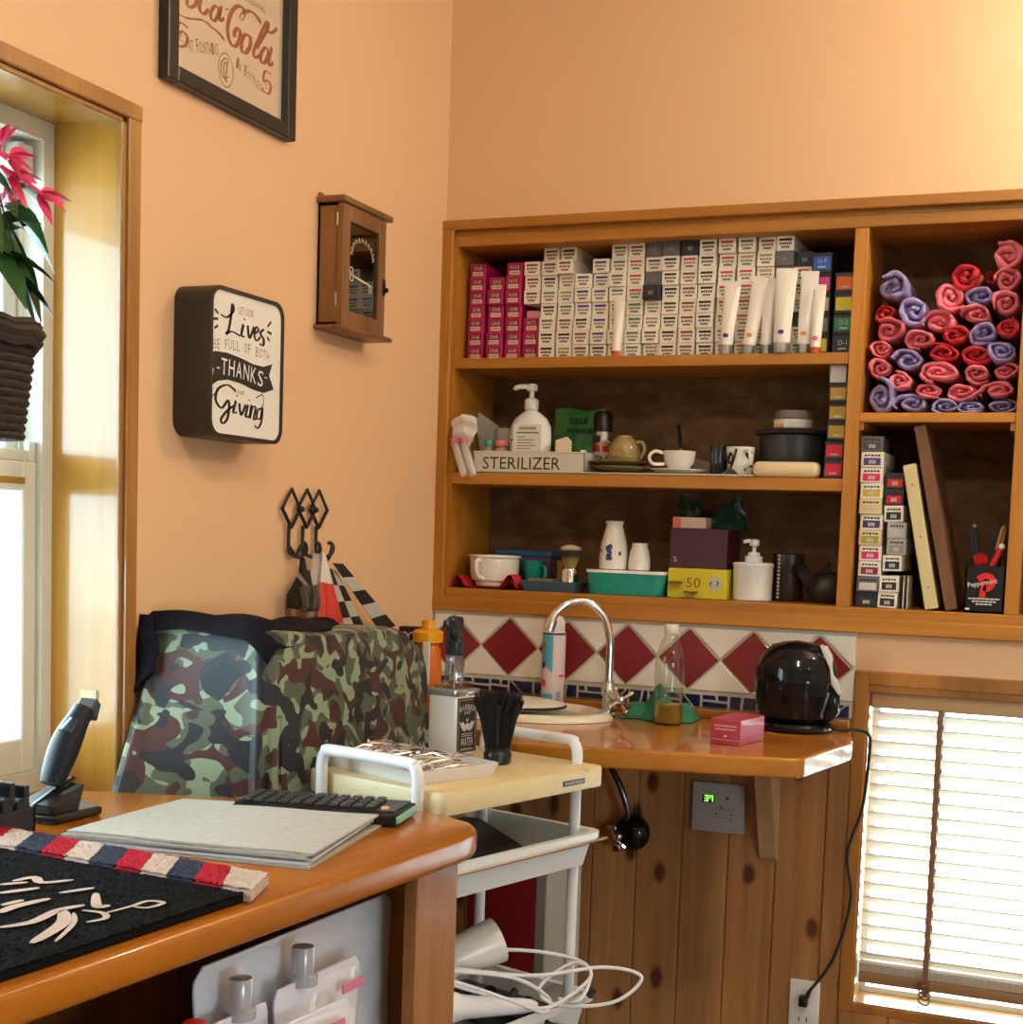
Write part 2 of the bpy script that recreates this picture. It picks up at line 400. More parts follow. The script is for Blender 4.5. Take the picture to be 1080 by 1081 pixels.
_mx = _nt.nodes.new('ShaderNodeMixShader'); _mx.inputs[0].default_value = .35; _out = [n for n in _nt.nodes if n.type == 'OUTPUT_MATERIAL'][0]
_nt.links.new(_b.outputs[0], _mx.inputs[1]); _nt.links.new(_tl.outputs[0], _mx.inputs[2]); _nt.links.new(_mx.outputs[0], _out.inputs[0])
for i in range(18):
    z = .905 - i*.0328
    mb = L()
    mb.grid(lambda u, v: (-.393+.786*u, -.0175+.035*v, .0025*math.sin(PI*v)), 2, 5, sm=True); mb.grid(lambda u, v: (-.393+.786*u, -.0175+.035*v, .0025*math.sin(PI*v)-.0022), 2, 5, sm=True)
    mb.box((-.393, -.0176, -.0022), (.393, -.0168, .0004)); mb.box((-.393, .0168, -.0022), (.393, .0176, .0004))
    o = mb.build('slat', SLAT, bl); o.location = (.0, -.012, z-.30); o.rotation_euler = (-math.radians(38), 0, 0)
for i in range(5):   # the last slats lie gathered on the bottom rail
    mb = L(); mb.box((-.393, -.0175, 0), (.393, .0175, .0024)); o = mb.build('slat', SLAT, bl); o.location = (0, -.012, .014+i*.0042)
MB().box((1.097, .009, .287), (1.883, .047, .313), bev=.004).build('bottom_rail', wood('blind_rail', (.40, .24, .12), (.32, .18, .08), 'X', .4, .2), bl)
TAPE = pm('brown_ladder_tape', (.26, .13, .07), .8)
for x in (1.246, 1.72):
    mb = MB(); mb.box((x-.006, .002, .30), (x+.006, .004, .93)); mb.box((x-.006, .052, .30), (x+.006, .054, .93))
    mb.box((x-.006, .004, .282), (x+.006, .052, .285))
    for k in range(4): mb.tube(smooth_path([(x+.012*math.cos(a), .001+.004*math.sin(2*a), .268+.012*k+.010*math.sin(a)) for a in [j*2*PI/8 for j in range(8)]], 3, True), .0022, 5, 0, True)
    mb.build('ladder_tape', TAPE, bl)
# ================================================================== planked wainscot and tiled splashback
mb = MB(); x = .0
while x < 1.058:
    w = min(.112, 1.058-x)
    mb.prism([(x, 0), (x, -.010), (x+.004, -.016), (x+w-.004, -.016), (x+w, -.010), (x+w, 0)], .0, .876, 'Z'); x += .112
x = 1.058
while x < 3.6:
    mb.prism([(x, 0), (x, -.010), (x+.004, -.016), (x+.108, -.016), (x+.112, -.010), (x+.112, 0)], .0, .222, 'Z'); x += .112
mb.build('wainscot', PINE, kind='structure')
CREAM = pm('cream_tile', (.84, .80, .71), .18, coat=.3, bump=.05, bscale=40)
RED = pm('dark_red_tile', (.23, .018, .022), .28, coat=.3, bump=.1, bscale=120)
GROUT = pm('cream_grout', (.68, .62, .50), .8)
NAVY = pm('navy_tile', (.010, .016, .065), .15, coat=.5)
mb = MB(); mb.box((.002, -.006, .896), (1.056, 0, 1.093), 2)
xs = [.057+.1528*i for i in range(-1, 8)]; zc = 1.0105; hh = .0735; hw = .0764
def clip(poly, x0, x1, z0, z1):
    for ax, lim, sg in ((0, x0, 1), (0, x1, -1), (1, z0, 1), (1, z1, -1)):
        out = []
        for i in range(len(poly)):
            a, b = poly[i], poly[(i+1) % len(poly)]; da = (a[ax]-lim)*sg; db = (b[ax]-lim)*sg
            if da >= 0: out.append(a)
            if da*db < 0: t = da/(da-db); out.append((a[0]+(b[0]-a[0])*t, a[1]+(b[1]-a[1])*t))
        poly = out
        if len(poly) < 3: return None
    return poly
g = .0022
for i, xc in enumerate(xs):
    k = 1-.05
    p = clip([(xc-hw*k, zc), (xc, zc+hh*k), (xc+hw*k, zc), (xc, zc-hh*k)], .004, 1.054, .93, 1.092)
    if p: mb.prism(p, -.0065, -.0115, 'Y', 1, .001, 1)
    for sgn in (1, -1):   # cream triangles between the diamonds
        p = clip([(xc+g*2, zc+sgn*hh), (xc+2*hw-g*2, zc+sgn*hh), (xc+hw, zc+sgn*g*1.6)], .004, 1.054, .93, 1.092)
        if p: mb.prism(p, -.0065, -.0110, 'Y', 0, .001, 1)
# broken navy mosaic under the diamonds
rr = random.Random(5); x = .004
while x < 1.05:
    w = rr.choice([.05, .066, .08]); x1 = min(1.053, x+w); z0, z1 = .8985, .9265
    t = rr.random(); a = x+(x1-x)*rr.uniform(.15, .5); b = x+(x1-x)*rr.uniform(.5, .9)
    gg = .0062
    if t < .4: ps = [[(x, z0), (a, z0), (b-gg, z1), (x, z1)], [(a+gg, z0), (x1-gg, z0), (x1-gg, z1), (b, z1)]]
    elif t < .7: ps = [[(x, z0), (x1-gg, z0), (x1-gg, (z0+z1)/2-gg*.6), (x, (z0+z1)/2-gg*.2)], [(x, (z0+z1)/2+gg*.7), (a, (z0+z1)/2+gg*.6), (a-.002, z1), (x, z1)], [(a+gg, (z0+z1)/2+gg*.5), (x1-gg, (z0+z1)/2+gg*.4), (x1-gg, z1), (a+gg, z1)]]
    else: ps = [[(x, z0), (b-gg, z0), (x, z1)], [(b, z0), (x1-gg, z0), (x1-gg, z1), (x+gg, z1)]]
    for p in ps: mb.prism(p, -.0065, -.0105, 'Y', 3, .0008, 1)
    x = x1
mb.build('tiled_splashback', [CREAM, RED, GROUT, NAVY], kind='structure')
# wall socket
so = thing('wall_socket', 'white wall socket plate low on the pine wainscot', 'socket', (.982, -.016, .155))
MB().box((.947, -.024, .155), (1.017, -.016, .282), bev=.004).build('socket_plate', WHITEP, so)
mb = MB()
for zz in (.19, .235):
    for xx in (.972, .990): MB().box((xx-.0012, -.0246, zz-.006), (xx+.0012, -.0238, zz+.006)).build('slot', BLACKM, so)
# ================================================================== built-in shelf unit
su = thing('wall_shelf_unit', 'built-in varnished timber shelf unit set into the peach wall', 'shelf unit', (.88, 0, 1.10))
PB = pm('particle_board', (.17, .085, .035), .85)
_nt = PB.node_tree; _n = tex(_nt, 'ShaderNodeTexNoise', (14, 14, 22), Scale=1.2, Detail=4, Roughness=.6); _nt.links.new(ramp(_nt, _n.outputs['Fac'], [(.35, (.095, .045, .017)), (.5, (.13, .064, .025)), (.65, (.18, .095, .04))]), _nt.nodes['Principled BSDF'].inputs['Base Color'])
mb = MB()
x0, x1 = -.004, 1.80
mb.box((x0, -.020, 1.093), (.028, .0, 2.052), 1, .002, 1); mb.box((.028, -.004, 1.12), (.036, .25, 2.0), 1)
mb.box((x0, -.022, 2.030), (x1, 0, 2.054), 0, .002, 1); mb.box((.0, -.006, 1.992), (x1, .25, 2.020), 0, .002, 1); mb.box((.0, -.0, 2.02), (x1, .012, 2.032))
mb.box((x0, -.022, 1.093), (x1, .0, 1.127), 0, .003, 1); mb.box((.0, -.008, 1.10), (x1, .25, 1.150), 0, .002, 1)
mb.box((1.77, -.0, 1.1), (1.80, .25, 2.0), 1)
mb.build('carcass', [OAK, OAKV], su)
MB().box((.0, .25, 1.10), (1.80, .262, 2.03)).build('back_panel', PB, su)
for (a, b, z0, z1) in ((.036, 1.004, 1.695, 1.7205), (.036, 1.004, 1.410, 1.4385), (1.034, 1.366, 1.565, 1.586), (1.396, 1.77, 1.695, 1.72), (1.396, 1.77, 1.42, 1.44)):
    MB().box((a, 0, z0), (b, .25, z1), 0, .0015, 1).build('shelf', OAK, su)
for (a, b) in ((1.004, 1.034), (1.366, 1.396)):
    MB().box((a, -.003, 1.15), (b, .25, 1.994), 0, .0015, 1).build('divider', OAKV, su)
mb = MB()
for a, b in ((1.034, 1.044), (1.356, 1.366)): MB().box((a, .006, 1.548), (b, .24, 1.565)).build('shelf_cleat', OAK, su)
# ================================================================== worktop with basin
ZC = .876
wt = thing('worktop', 'varnished timber worktop under the tiled splashback', 'worktop', (.5, -.33, .836))
pts = [(.004, -.53), (.36, -.54), (.45, -.65), (.50, -.664), (.70, -.634), (1.0, -.560)] + [(1.0+.05*math.sin(a), -.510-.05*math.cos(a)) for a in (.35, .8, 1.2)] + [(1.085, -.30), (1.092, -.24), (1.088, -.20), (1.055, -.02), (.004, -.02)]
mb = MB(); mb.prism(pts, .836, ZC, 'Z', 0, .006, 3)
mb.build('counter_slab', WTOP, wt)
MB().box((.004, -.046, ZC), (1.054, -.013, .897), 0, .004).build('upstand', WTOP, wt)
MB().prism([(-.016, .836), (-.125, .836), (-.125, .765), (-.03, .560), (-.016, .553)], .862, .902, 'X', 0, .001, 1).build('shelf_bracket', wood('bracket_timber', (.74, .50, .27), (.64, .40, .20), 'Z', .4, .2), wt)
SINKC = pm('cream_enamel', (.78, .74, .60), .2, coat=.4)
sk = thing('basin', 'round cream enamel basin let into the timber worktop', 'sink', (.32, -.24, ZC))
mb = MB()
mb.lathe([(.150, .001), (.165, .004), (.178, .012), (.192, .017), (.205, .014), (.213, .006), (.215, .001)], 48, (.34, -.235, ZC), 0, sx=1., sy=.72)
mb.build('rim', SINKC, sk)
mb = MB(); mb.lathe([(.0, .001), (.10, .0015), (.15, .003)], 40, (.34, -.235, ZC), 0, sx=1., sy=.72); mb.build('bowl', pm('dull_green_water_film', (.40, .42, .33), .25), sk)
mb = MB(); mb.lathe([(.0, .0), (.10, .001), (.145, .002), (.152, .006), (.150, .012), (.13, .016), (.05, .019), (0, .0195)], 44, (.285, -.225, ZC+.014), 0, sx=1., sy=.74)
mb.lathe([(.1525, .004), (.1545, .007), (.1525, .010)], 44, (.285, -.225, ZC+.014), 1, sx=1., sy=.74)
tag(mb.build('round_cover', [pm('white_lid', (.80, .77, .70), .3), BLACKM]), 'white round lid with a dark edge lying over the basin', 'cover')
# faucet
fc = thing('gooseneck_tap', 'chrome gooseneck tap with a cross handle beside the basin', 'tap', (.520, -.155, ZC))
mb = MB(); mb.lathe([(.019, 0), (.019, .006), (.014, .010), (.014, .045), (.017, .050), (.017, .066), (.013, .072), (.012, .085), (.0, .088)], 20, (.520, -.155, ZC)); mb.build('tap_body', CHROME, fc)
path = [(.520, -.155, ZC+.08), (.520, -.155, ZC+.15), (.518, -.158, ZC+.19), (.505, -.17, ZC+.235), (.475, -.19, ZC+.263), (.440, -.215, ZC+.262), (.413, -.232, ZC+.238), (.404, -.24, ZC+.215)]
MB().tube(smooth_path(path, 5), .0095, 14).build('spout', CHROME, fc)
MB().cyl((.406, -.238, ZC+.222), (.400, -.243, ZC+.196), .0125).build('aerator', CHROME, fc)
mb = MB(); mb.cyl((.520, -.155, ZC+.055), (.556, -.185, ZC+.045), .011); mb.cyl((.520, -.155, ZC+.030), (.548, -.18, ZC+.032), .009); mb.build('valve_stem', CHROME, fc)
hc = Vector((.562, -.19, ZC+.044)); hx = Vector((.75, .62, 0)); mb = MB(); mb.sphere(hc, .011)
for k in range(4):
    a = k*PI/2+.5; d = (Vector((hx.x, hx.y, 0))*math.cos(a)+Vector((0, 0, 1))*math.sin(a)); mb.tube([hc, hc+d*.018, hc+d*.030], [.0045, .0045, .0065], 8); mb.sphere(hc+d*.030, .0068)
mb.build('cross_handle', CHROME, fc)
# ================================================================== cartons of hair colour on the top shelf
CARD = pm('cream_card', (.83, .78, .67), .6); MAG = pm('magenta_card', (.52, .012, .12), .45); MAGD = pm('dark_crimson_print', (.20, .004, .03), .5); BLUSH = pm('blush_print', (.72, .50, .48), .5)
GREYC = pm('grey_card', (.13, .13, .14), .5); DARKC = pm('charcoal_card', (.022, .024, .03), .45); INK = pm('black_ink', (.02, .017, .015), .6); INKG = pm('grey_ink', (.22, .19, .15), .6)
BANDS = {'brown': pm('brown_print', (.22, .07, .035), .5), 'blue': pm('blue_print', (.045, .06, .30), .5), 'red': pm('red_print', (.62, .06, .05), .5), 'green': pm('green_print', (.10, .20, .08), .5), 'black': INK, 'tan': pm('tan_print', (.45, .30, .13), .5)}
BW, BH, BD = .0405, .0335, .165
def bars(mb, x0, x1, z0, z1, mi, n=4, y=-.0004):
    w = (x1-x0)/n
    for i in range(n): mb.box((x0+i*w+w*.12, y, z0+(.0008 if i % 2 else 0)), (x0+(i+1)*w-w*.12, 0, z1), mi)
def white_carton(band):
    mb = L(); mb.box((-BW/2, 0, 0), (BW/2, BD, BH), 0, .0008, 1); w = BW
    mb.box((-w*.36, -.0004, BH*.66), (w*.36, 0, BH*.82), 1)
    bars(mb, -w*.34, w*.34, BH*.40, BH*.56, 1 if band in ('black', 'brown') else 2, 5); mb.box((-w*.24, -.0004, BH*.18), (w*.24, 0, BH*.32), 2)
    return mb, [CARD, BANDS[band], INKG]
def magenta_carton(code):
    mb = L(); mb.box((-BW/2, 0, 0), (BW/2, BD, BH), 0, .0008, 1); w = BW
    mb.box((-w*.40, -.0003, BH*.10), (w*.40, 0, BH*.90), 1); mb.box((-w*.34, -.0006, BH*.13), (w*.34, -.0003, BH*.44), 2); bars(mb, -w*.28, w*.28, BH*.20, BH*.36, 3, 6, -.0008)
    mb.text(code, w*.56, BH*.27, FY(-w*.28, BH*.54, -.0006), 2)
    return mb, [MAG, MAGD, BLUSH, BANDS['tan']]
def dark_carton(m):
    mb = L(); mb.box((-BW/2, 0, 0), (BW/2, BD, BH), 0, .0008, 1); bars(mb, -.006, .006, BH*.3, BH*.6, 1, 3); return mb, [m, INKG]
proto = {}
def carton(kind, x, y, z, label, rz=0.):
    if kind not in proto:
        mb, ms = magenta_carton(kind) if kind[0] in 'GN' else dark_carton(GREYC if kind == 'grey' else DARKC) if kind in ('grey', 'charcoal') else white_carton(kind)
        o = mb.build('colour_carton', ms); proto[kind] = o
    else:
        o = proto[kind].copy(); COL.objects.link(o)
    o.location = (x, y, z); o.rotation_euler = (0, 0, rz)
    return tag(o, label, 'box', 'cartons of hair colour on the top shelf')
colx = [.0695, .121, .168, .216, .261, .306, .350, .394, .438, .481, .526, .569, .613, .657, .704, .750, .797, .8405]
cols = [['GN8']*7, ['GN8']*6, ['GN8', 'GN8', 'GN8', 'GN8', 'N10', 'N10', 'N10'], ['N12', 'N12', 'N12', None, 'brown', 'brown', 'brown'],
        ['black', 'black', 'green', 'black', 'green', 'black', 'brown', 'brown'], ['tan', 'black', 'brown', 'green', 'tan', 'tan', 'brown', 'black'],
        ['brown', 'brown', 'black', 'blue', 'blue', 'blue'], ['black', 'blue', 'blue', 'blue', 'blue', 'blue', 'blue'],
        ['green']*8, ['green', 'green', 'green', 'green', 'red', 'red', 'red', 'brown'], ['tan', 'brown', 'tan', 'tan', 'charcoal', 'grey', 'blue', 'grey'],
        ['black']*7+['grey'], ['brown']*6+['red', 'charcoal'], ['black']*8, ['red', 'red', 'brown', 'red', 'red', 'red', 'red', 'red'],
        ['red', 'brown', 'red', 'red', 'red', 'red', 'tan', 'green'], ['brown', 'tan', 'brown', 'tan', 'brown', 'tan', 'tan', 'brown'], ['brown', 'tan', 'brown', 'tan', 'grey', 'grey', 'grey', 'black']]
Z1 = 1.7205
for ci, (x, col) in enumerate(zip(colx, cols)):
    for ri, k in enumerate(col):
        if k is None: continue
        what = 'magenta carton printed '+k if k[0] in 'GN' else ('plain '+k+' carton' if k in ('grey', 'charcoal') else 'cream carton with '+k+' print')
        y = .045+R.uniform(-.006, .006)
        if (ci, ri) in ((10, 4), (5, 6)): y = .03
        if ci == 4 and ri > 6 or ci == 5 and ri > 6: y = .058
        carton(k, x+R.uniform(-.0010, .0010), y, Z1+.0002+ri*.0340, '%s, %s from bottom in the %s column, top shelf' % (what, ordinal(ri+1), ordinal(ci+1)), R.uniform(-.012, .012))
mb = MB(); mb.box((.197, .060, Z1+3*.0340+.0005), (.236, .21, Z1+3*.0340+.020), 0, .004)
tag(mb.build('pink_sachet', pm('pink_film', (.72, .32, .36), .35)), 'small pink sachet lying between magenta and cream cartons, top shelf', 'sachet')
# big black cartons with coloured end labels, right end of the top shelf
LBL = {'blue': (.02, .12, .50), 'pink': (.75, .06, .32), 'white': (.55, .52, .48), 'grey': (.20, .20, .21), 'yellow': (.70, .58, .02), 'orange': (.75, .13, .02), 'green': (.01, .22, .10), 'black': (.03, .03, .035), 'gold': (.42, .27, .03), 'red': (.62, .01, .03)}
def black_carton(w, h, d, col, code=None, full=False):
    mb = L(); mb.box((-w/2, 0, 0), (w/2, d, h), 0, .001, 1); mb.box((-w*.42, -.0004, h*.16 if not full else h*.06), (w*.42, 0, h*.80 if not full else h*.94), 1)
    if code: mb.text(code, w*.42, h*.22, FY(-w*.2, h*.48, -.0006), 2)
    bars(mb, -w*.2, w*.2, h*.24, h*.34, 2, 5, -.0006)
    return mb, [DARKC, pm(col+'_end_label', LBL[col], .45), pm('pale_ink', (.55, .52, .48), .6)]
for (x, z, c, code) in ((.925, 4, 'blue', 'U-9'), (.925, 3, 'pink', None), (.925, 2, 'white', None), (.925, 1, 'grey', None), (.925, 0, 'yellow', None), (.980, 3, 'orange', None), (.980, 2, 'yellow', None), (.980, 1, 'green', 'D-2'), (.980, 0, 'black', 'D-1')):
    mb, ms = black_carton(.046, .0458, .17, c, code); o = mb.build('colour_carton', ms); o.location = (x, .045, Z1+.0003+z*.0462)
    tag(o, 'black carton with a %s end label, %s stack, right end of top shelf' % (c, 'left' if x < .95 else 'right'), 'box', 'black cartons at the right end of the top shelf')
for (x, z, kind, lab) in ((.882, 5.9, 'charcoal', 'charcoal carton perched highest behind the cream tubes, top shelf'), (.879, 4.9, 'red', 'carton with orange red print under the charcoal one, right of the cream stacks'), (.879, 3.9, 'brown', 'brown printed carton hidden behind the tubes, fourth one above shelf'), (.879, 2.9, 'tan', 'tan printed carton behind the squeezed tubes, third one above shelf'), (.879, 1.9, 'charcoal', 'charcoal carton half hidden behind the rightmost tubes'), (.879, .9, 'brown', 'brown printed carton behind the rightmost tube, second above shelf'), (.879, -.1, 'green', 'green printed carton at the foot behind the rightmost tube')):
    carton(kind, x, .06, Z1+.0003+(z+.1)*.0340, lab)
# squeezed tubes standing on their caps
TUBE = pm('cream_tube', (.84, .79, .70), .25, coat=.4); CAPS = pm('silver_cap', (.42, .40, .36), .3, .7); CAPO = pm('orange_cap', (.80, .10, .02), .35)
def tube(x, y, w, h, capm, cap_h, logo, lean, label, name='cream_tube'):
    t = thing(name, label, 'tube', (x, y, Z1), 0, 'squeezed tubes standing on the top shelf', rot=(0, lean, 0))
    mb = L(); n = 10
    def body(u, v):
        a = 2*PI*u; k = v**1.2; rx = w/2*(.78+.22*k)*(1-.0*k); ry = .015*(1-k)+.0012*k
        z = cap_h+(h-cap_h)*v; wob = .0035*math.sin(5*v+x*40)*k
        return (rx*math.cos(a), ry*math.sin(a)+wob, z)
    mb.grid(body, 20, n, 0, True, True); mb.box((-w*.49, -.0015+.0035*math.sin(5+x*40), h-.010), (w*.49, .0015+.0035*math.sin(5+x*40), h+.002), 0)
    mb.build('tube_body', TUBE, t)
    r = w*.34; mb = L(); mb.lathe([(r*.92, .0002), (r, .002), (r*.97, cap_h), (0, cap_h+.002)], 18); mb.build('cap', capm, t)
    if logo:
        mb = L(); mb.lathe([(0, 0), (.0065, 0), (.0065, .0006), (0, .0007)], 16, M=Matrix.Translation((0, -.0165, cap_h+(h-cap_h)*.14)) @ Matrix.Rotation(PI/2, 4, 'X'), sx=1.1, sy=.75); mb.build('logo_spot', logo, t)
    return t
BL_ = BANDS['blue']; OR_ = pm('orange_print', (.75, .25, .05), .5); PK_ = pm('pink_print', (.80, .12, .20), .5)
tube(.4520, .012, .029, .142, CAPO, .012, None, .02, 'slim white tube with orange cap standing before the green printed stack')
tube(.7180, .012, .040, .166, CAPS, .022, BL_, .06, 'cream tube with blue oval mark, leftmost of the squeezed tubes')
tube(.7680, .020, .040, .176, CAPS, .022, OR_, .14, 'cream tube leaning right with an orange mark, second of the squeezed tubes')
tube(.8090, .026, .034, .172, CAPS, .022, None, .02, 'narrow unmarked cream tube squeezed in between two others')
tube(.8480, .008, .050, .190, CAPS, .024, BL_, .03, 'broad white tube with blue oval mark, tallest of the squeezed tubes')
tube(.8965, .022, .042, .184, CAPS, .022, OR_, .04, 'cream tube with orange mark beside the orange capped one at right')
tube(.9260, .008, .030, .150, CAPO, .012, PK_, .03, 'cream tube with orange cap and pink mark, rightmost on the top shelf')
# black cartons stacked at the right end of the middle shelf
Z2 = 1.4385
for i, (c, full) in enumerate((('red', 0), ('red', 0), ('gold', 0), ('gold', 0), ('gold', 0), ('white', 1))):
    mb, ms = black_carton(.042, .0425, .15, c, None, full); o = mb.build('colour_carton', ms); o.location = (.978+(.003 if i in (2, 3, 4) else 0), .02+.004*(i % 2), Z2+.0003+i*.0430)
    tag(o, 'black carton with a %s end label, %s from bottom, right end of middle shelf' % (c, ordinal(i+1)), 'box', 'black cartons on the middle shelf')
# ================================================================== rolled towels
TW = {'l': ('lavender', pm('lavender_towelling', (.36, .30, .58), .95, sheen=.1, bump=.5, bscale=500)), 'p': ('pink', pm('pink_towelling', (.84, .20, .25), .95, sheen=.1, bump=.5, bscale=500)), 'r': ('red', pm('red_towelling', (.62, .018, .03), .95, sheen=.1, bump=.5, bscale=500))}
towels = [(1.087, 1.871, .037, .032, 'l'), (1.137, 1.817, .037, .032, 'l'), (1.072, 1.817, .025, .022, 'r'), (1.208, 1.845, .036, .032, 'p'), (1.246, 1.890, .036, .032, 'r'), (1.279, 1.845, .035, .022, 'l'), (1.327, 1.930, .036, .034, 'p'), (1.295, 1.885, .019, .017, 'r'), (1.330, 1.876, .030, .027, 'p'), (1.330, 1.826, .032, .027, 'p'), (1.194, 1.790, .042, .026, 'p'), (1.268, 1.804, .034, .019, 'p'), (1.336, 1.775, .026, .023, 'r'), (1.082, 1.774, .036, .025, 'p'), (1.150, 1.752, .034, .023, 'p'), (1.220, 1.761, .031, .021, 'r'), (1.286, 1.764, .036, .024, 'l'), (1.068, 1.734, .025, .018, 'p'), (1.128, 1.706, .036, .023, 'l'), (1.198, 1.722, .037, .019, 'r'), (1.270, 1.718, .036, .022, 'r'), (1.328, 1.725, .033, .024, 'l'), (1.070, 1.690, .026, .024, 'p'), (1.110, 1.661, .028, .022, 'p'), (1.196, 1.680, .050, .024, 'p'), (1.276, 1.676, .033, .020, 'p'), (1.333, 1.680, .028, .018, 'p'), (1.070, 1.625, .034, .037, 'l'), (1.178, 1.640, .032, .017, 'p'), (1.250, 1.638, .039, .020, 'p'), (1.326, 1.640, .036, .021, 'p'), (1.144, 1.611, .036, .0235, 'l'), (1.212, 1.604, .033, .0165, 'l'), (1.272, 1.603, .031, .0155, 'l'), (1.330, 1.604, .031, .0165, 'l')]
def towel(rx, rz, seed):
    rg = random.Random(seed); rx *= 1.22; rz *= 1.26; turns = rg.uniform(1.7, 2.2); t = .30*min(rx, rz); n = 64; ph = rg.uniform(0, 2*PI); d = rg.uniform(.17, .19); mb = L(); tilt = rg.uniform(-.3, .3)
    sec = [(.5, 1.0), (.5, .10), (.46, .045), (.30, .012), (0, 0), (-.30, .012), (-.46, .045), (-.5, .10), (-.5, 1.0)]
    off = [rg.uniform(-PI, PI) for _ in range(6)]
    def pt(i):
        u = i/(n-1); a = ph+turns*2*PI*u; r = .04+.86*u**.9
        r *= 1+.10*math.sin(2*a+off[0])*u+.06*math.sin(3*a+off[1])+.04*math.sin(7*a+off[4])*u
        x = r*math.cos(a)+.10*math.sin(off[2]+2*u); z = r*math.sin(a); c, s_ = math.cos(tilt), math.sin(tilt)
        return Vector(((x*c-z*s_)*(rx-t*.5), 0, (x*s_+z*c)*(rz-t*.5)))
    C_ = [pt(i) for i in range(n)]; vs = []; fs = []; m = len(sec)
    for i, p in enumerate(C_):
        tg = (C_[min(i+1, n-1)]-C_[max(i-1, 0)]).normalized(); nr = Vector((-tg.z, 0, tg.x)); pull = .014*math.sin(i*.17+off[3])*(i/n)+.006*math.sin(i*.6+off[5])
        tt = t*(1+.18*math.sin(i*.5+off[1]))*(1 if 2 < i < n-3 else .6)
        for s_, dd in sec: vs.append(p+nr*(s_*tt)+Vector((0, dd*d+pull*(1-dd)+.012*(1-i/n)+.014, 0)))
    for i in range(n-1):
        for k in range(m-1): fs.append((i*m+k, (i+1)*m+k, (i+1)*m+k+1, i*m+k+1))
    fs.append([k for k in range(m)]); fs.append([(n-1)*m+k for k in reversed(range(m))])
    mb.add(vs, fs, 0, True)
    mb.grid(lambda u, v: (.62*rx*v*math.cos(2*PI*u), .045, .62*rz*v*math.sin(2*PI*u)), 16, 3, cu=True)   # inner folds close the roll
    return mb
layer_z = [1.630, 1.650, 1.697, 1.728, 1.7555, 1.778, 1.830, 1.862, 9]
rows = {}
for i, tw_ in enumerate(towels):
    li = [k for k, z in enumerate(layer_z) if tw_[1] < z][0]; rows.setdefault(li, []).append(i)
for li, ids in rows.items():
    ids.sort(key=lambda i: towels[i][0])
    for k, i in enumerate(ids):
        x, z, rx, rz_, c = towels[i]; nm, m = TW[c]
        o = towel(rx, rz_, i+3).build('rolled_towel', m); o.location = (x, .018+R.uniform(0, .012)+(.03 if (i in (7, 2)) else 0), z)
        tag(o, '%s rolled towel, %s from left in the %s layer up of the pile' % (nm, ordinal(k+1), ordinal(li+1)), 'towel', 'rolled towels on the right shelf')
# ================================================================== middle shelf
tr = thing('metal_tray', 'white enamel tray lettered STERILIZER on the middle shelf', 'tray', (.24, .06, Z2))
mb = MB(); x0, x1, y0, y1, h = .092, .385, .002, .125, .052
mb.box((x0, y0, Z2+.0004), (x1, y1, Z2+.003)); 
for a, b in (((x0, y0, Z2), (x1, y0+.002, Z2+h)), ((x0, y1-.002, Z2), (x1, y1, Z2+h)), ((x0, y0, Z2), (x0+.002, y1, Z2+h)), ((x1-.002, y0, Z2), (x1, y1, Z2+h))): mb.box(a, b)
mb.tube([(x0, y0, Z2+h), (x1, y0, Z2+h), (x1, y1, Z2+h), (x0, y1, Z2+h)], .0022, 6, 0, True)
mb.build('tray_body', pm('white_enamel', (.66, .63, .55), .3, coat=.3), tr)
mb = MB(); mb.text('STERILIZER', .205, .030, FY(.118, Z2+.010, y0-.0006)); mb.build('lettering', INK, tr)
ZT = Z2+.0034
pb = thing('pump_bottle', 'big white pump bottle standing in the enamel tray', 'bottle', (.222, .055, ZT))
mb = MB(); c = (.222, .055, ZT)
mb.lathe([(.048, 0), (.0535, .004), (.054, .092), (.052, .115), (.042, .134), (.022, .150), (.0165, .153), (.0165, .160)], 32, c, 0, sx=1., sy=.58); mb.build('bottle_body', WHITEP, pb)
mb = MB(); mb.box((.188, .0222, ZT+.052), (.262, .0245, ZT+.118)); lb = mb.build('label_sheet', pm('label_paper', (.74, .74, .66), .5), pb)
mb = MB(); GN = pm('green_label_ink', (.08, .28, .18), .6)
mb.box((.197, .0218, ZT+.096), (.256, .0224, ZT+.100), 1); bars_ = [(.086, .02), (.079, .045), (.072, .04), (.065, .05), (.058, .035)]
for z, w in bars_: mb.box((.199, .0219, ZT+z), (.199+w, .0224, ZT+z+.0022), 0)
for k in range(9): mb.box((.204+k*.005, .0219, ZT+.105), (.2075+k*.005, .0224, ZT+.112), 0)
mb.box((.180, .030, ZT+.078), (.187, .031, ZT+.083), 2); mb.build('label_print', [INKG, GN, INK], pb)
mb = MB(); mb.lathe([(.0175, .158), (.0175, .180), (.013, .184), (.0065, .186), (.0055, .205), (0, .205)], 18, c); mb.lathe([(.013, .203), (.014, .206), (.014, .214), (.010, .220), (0, .221)], 16, c)
mb.tube(smooth_path([(.222, .055, ZT+.212), (.205, .046, ZT+.213), (.188, .038, ZT+.210), (.185, .036, ZT+.203)], 4), [.0065]*12+[.005], 10); mb.build('pump_head', WHITEP, pb)
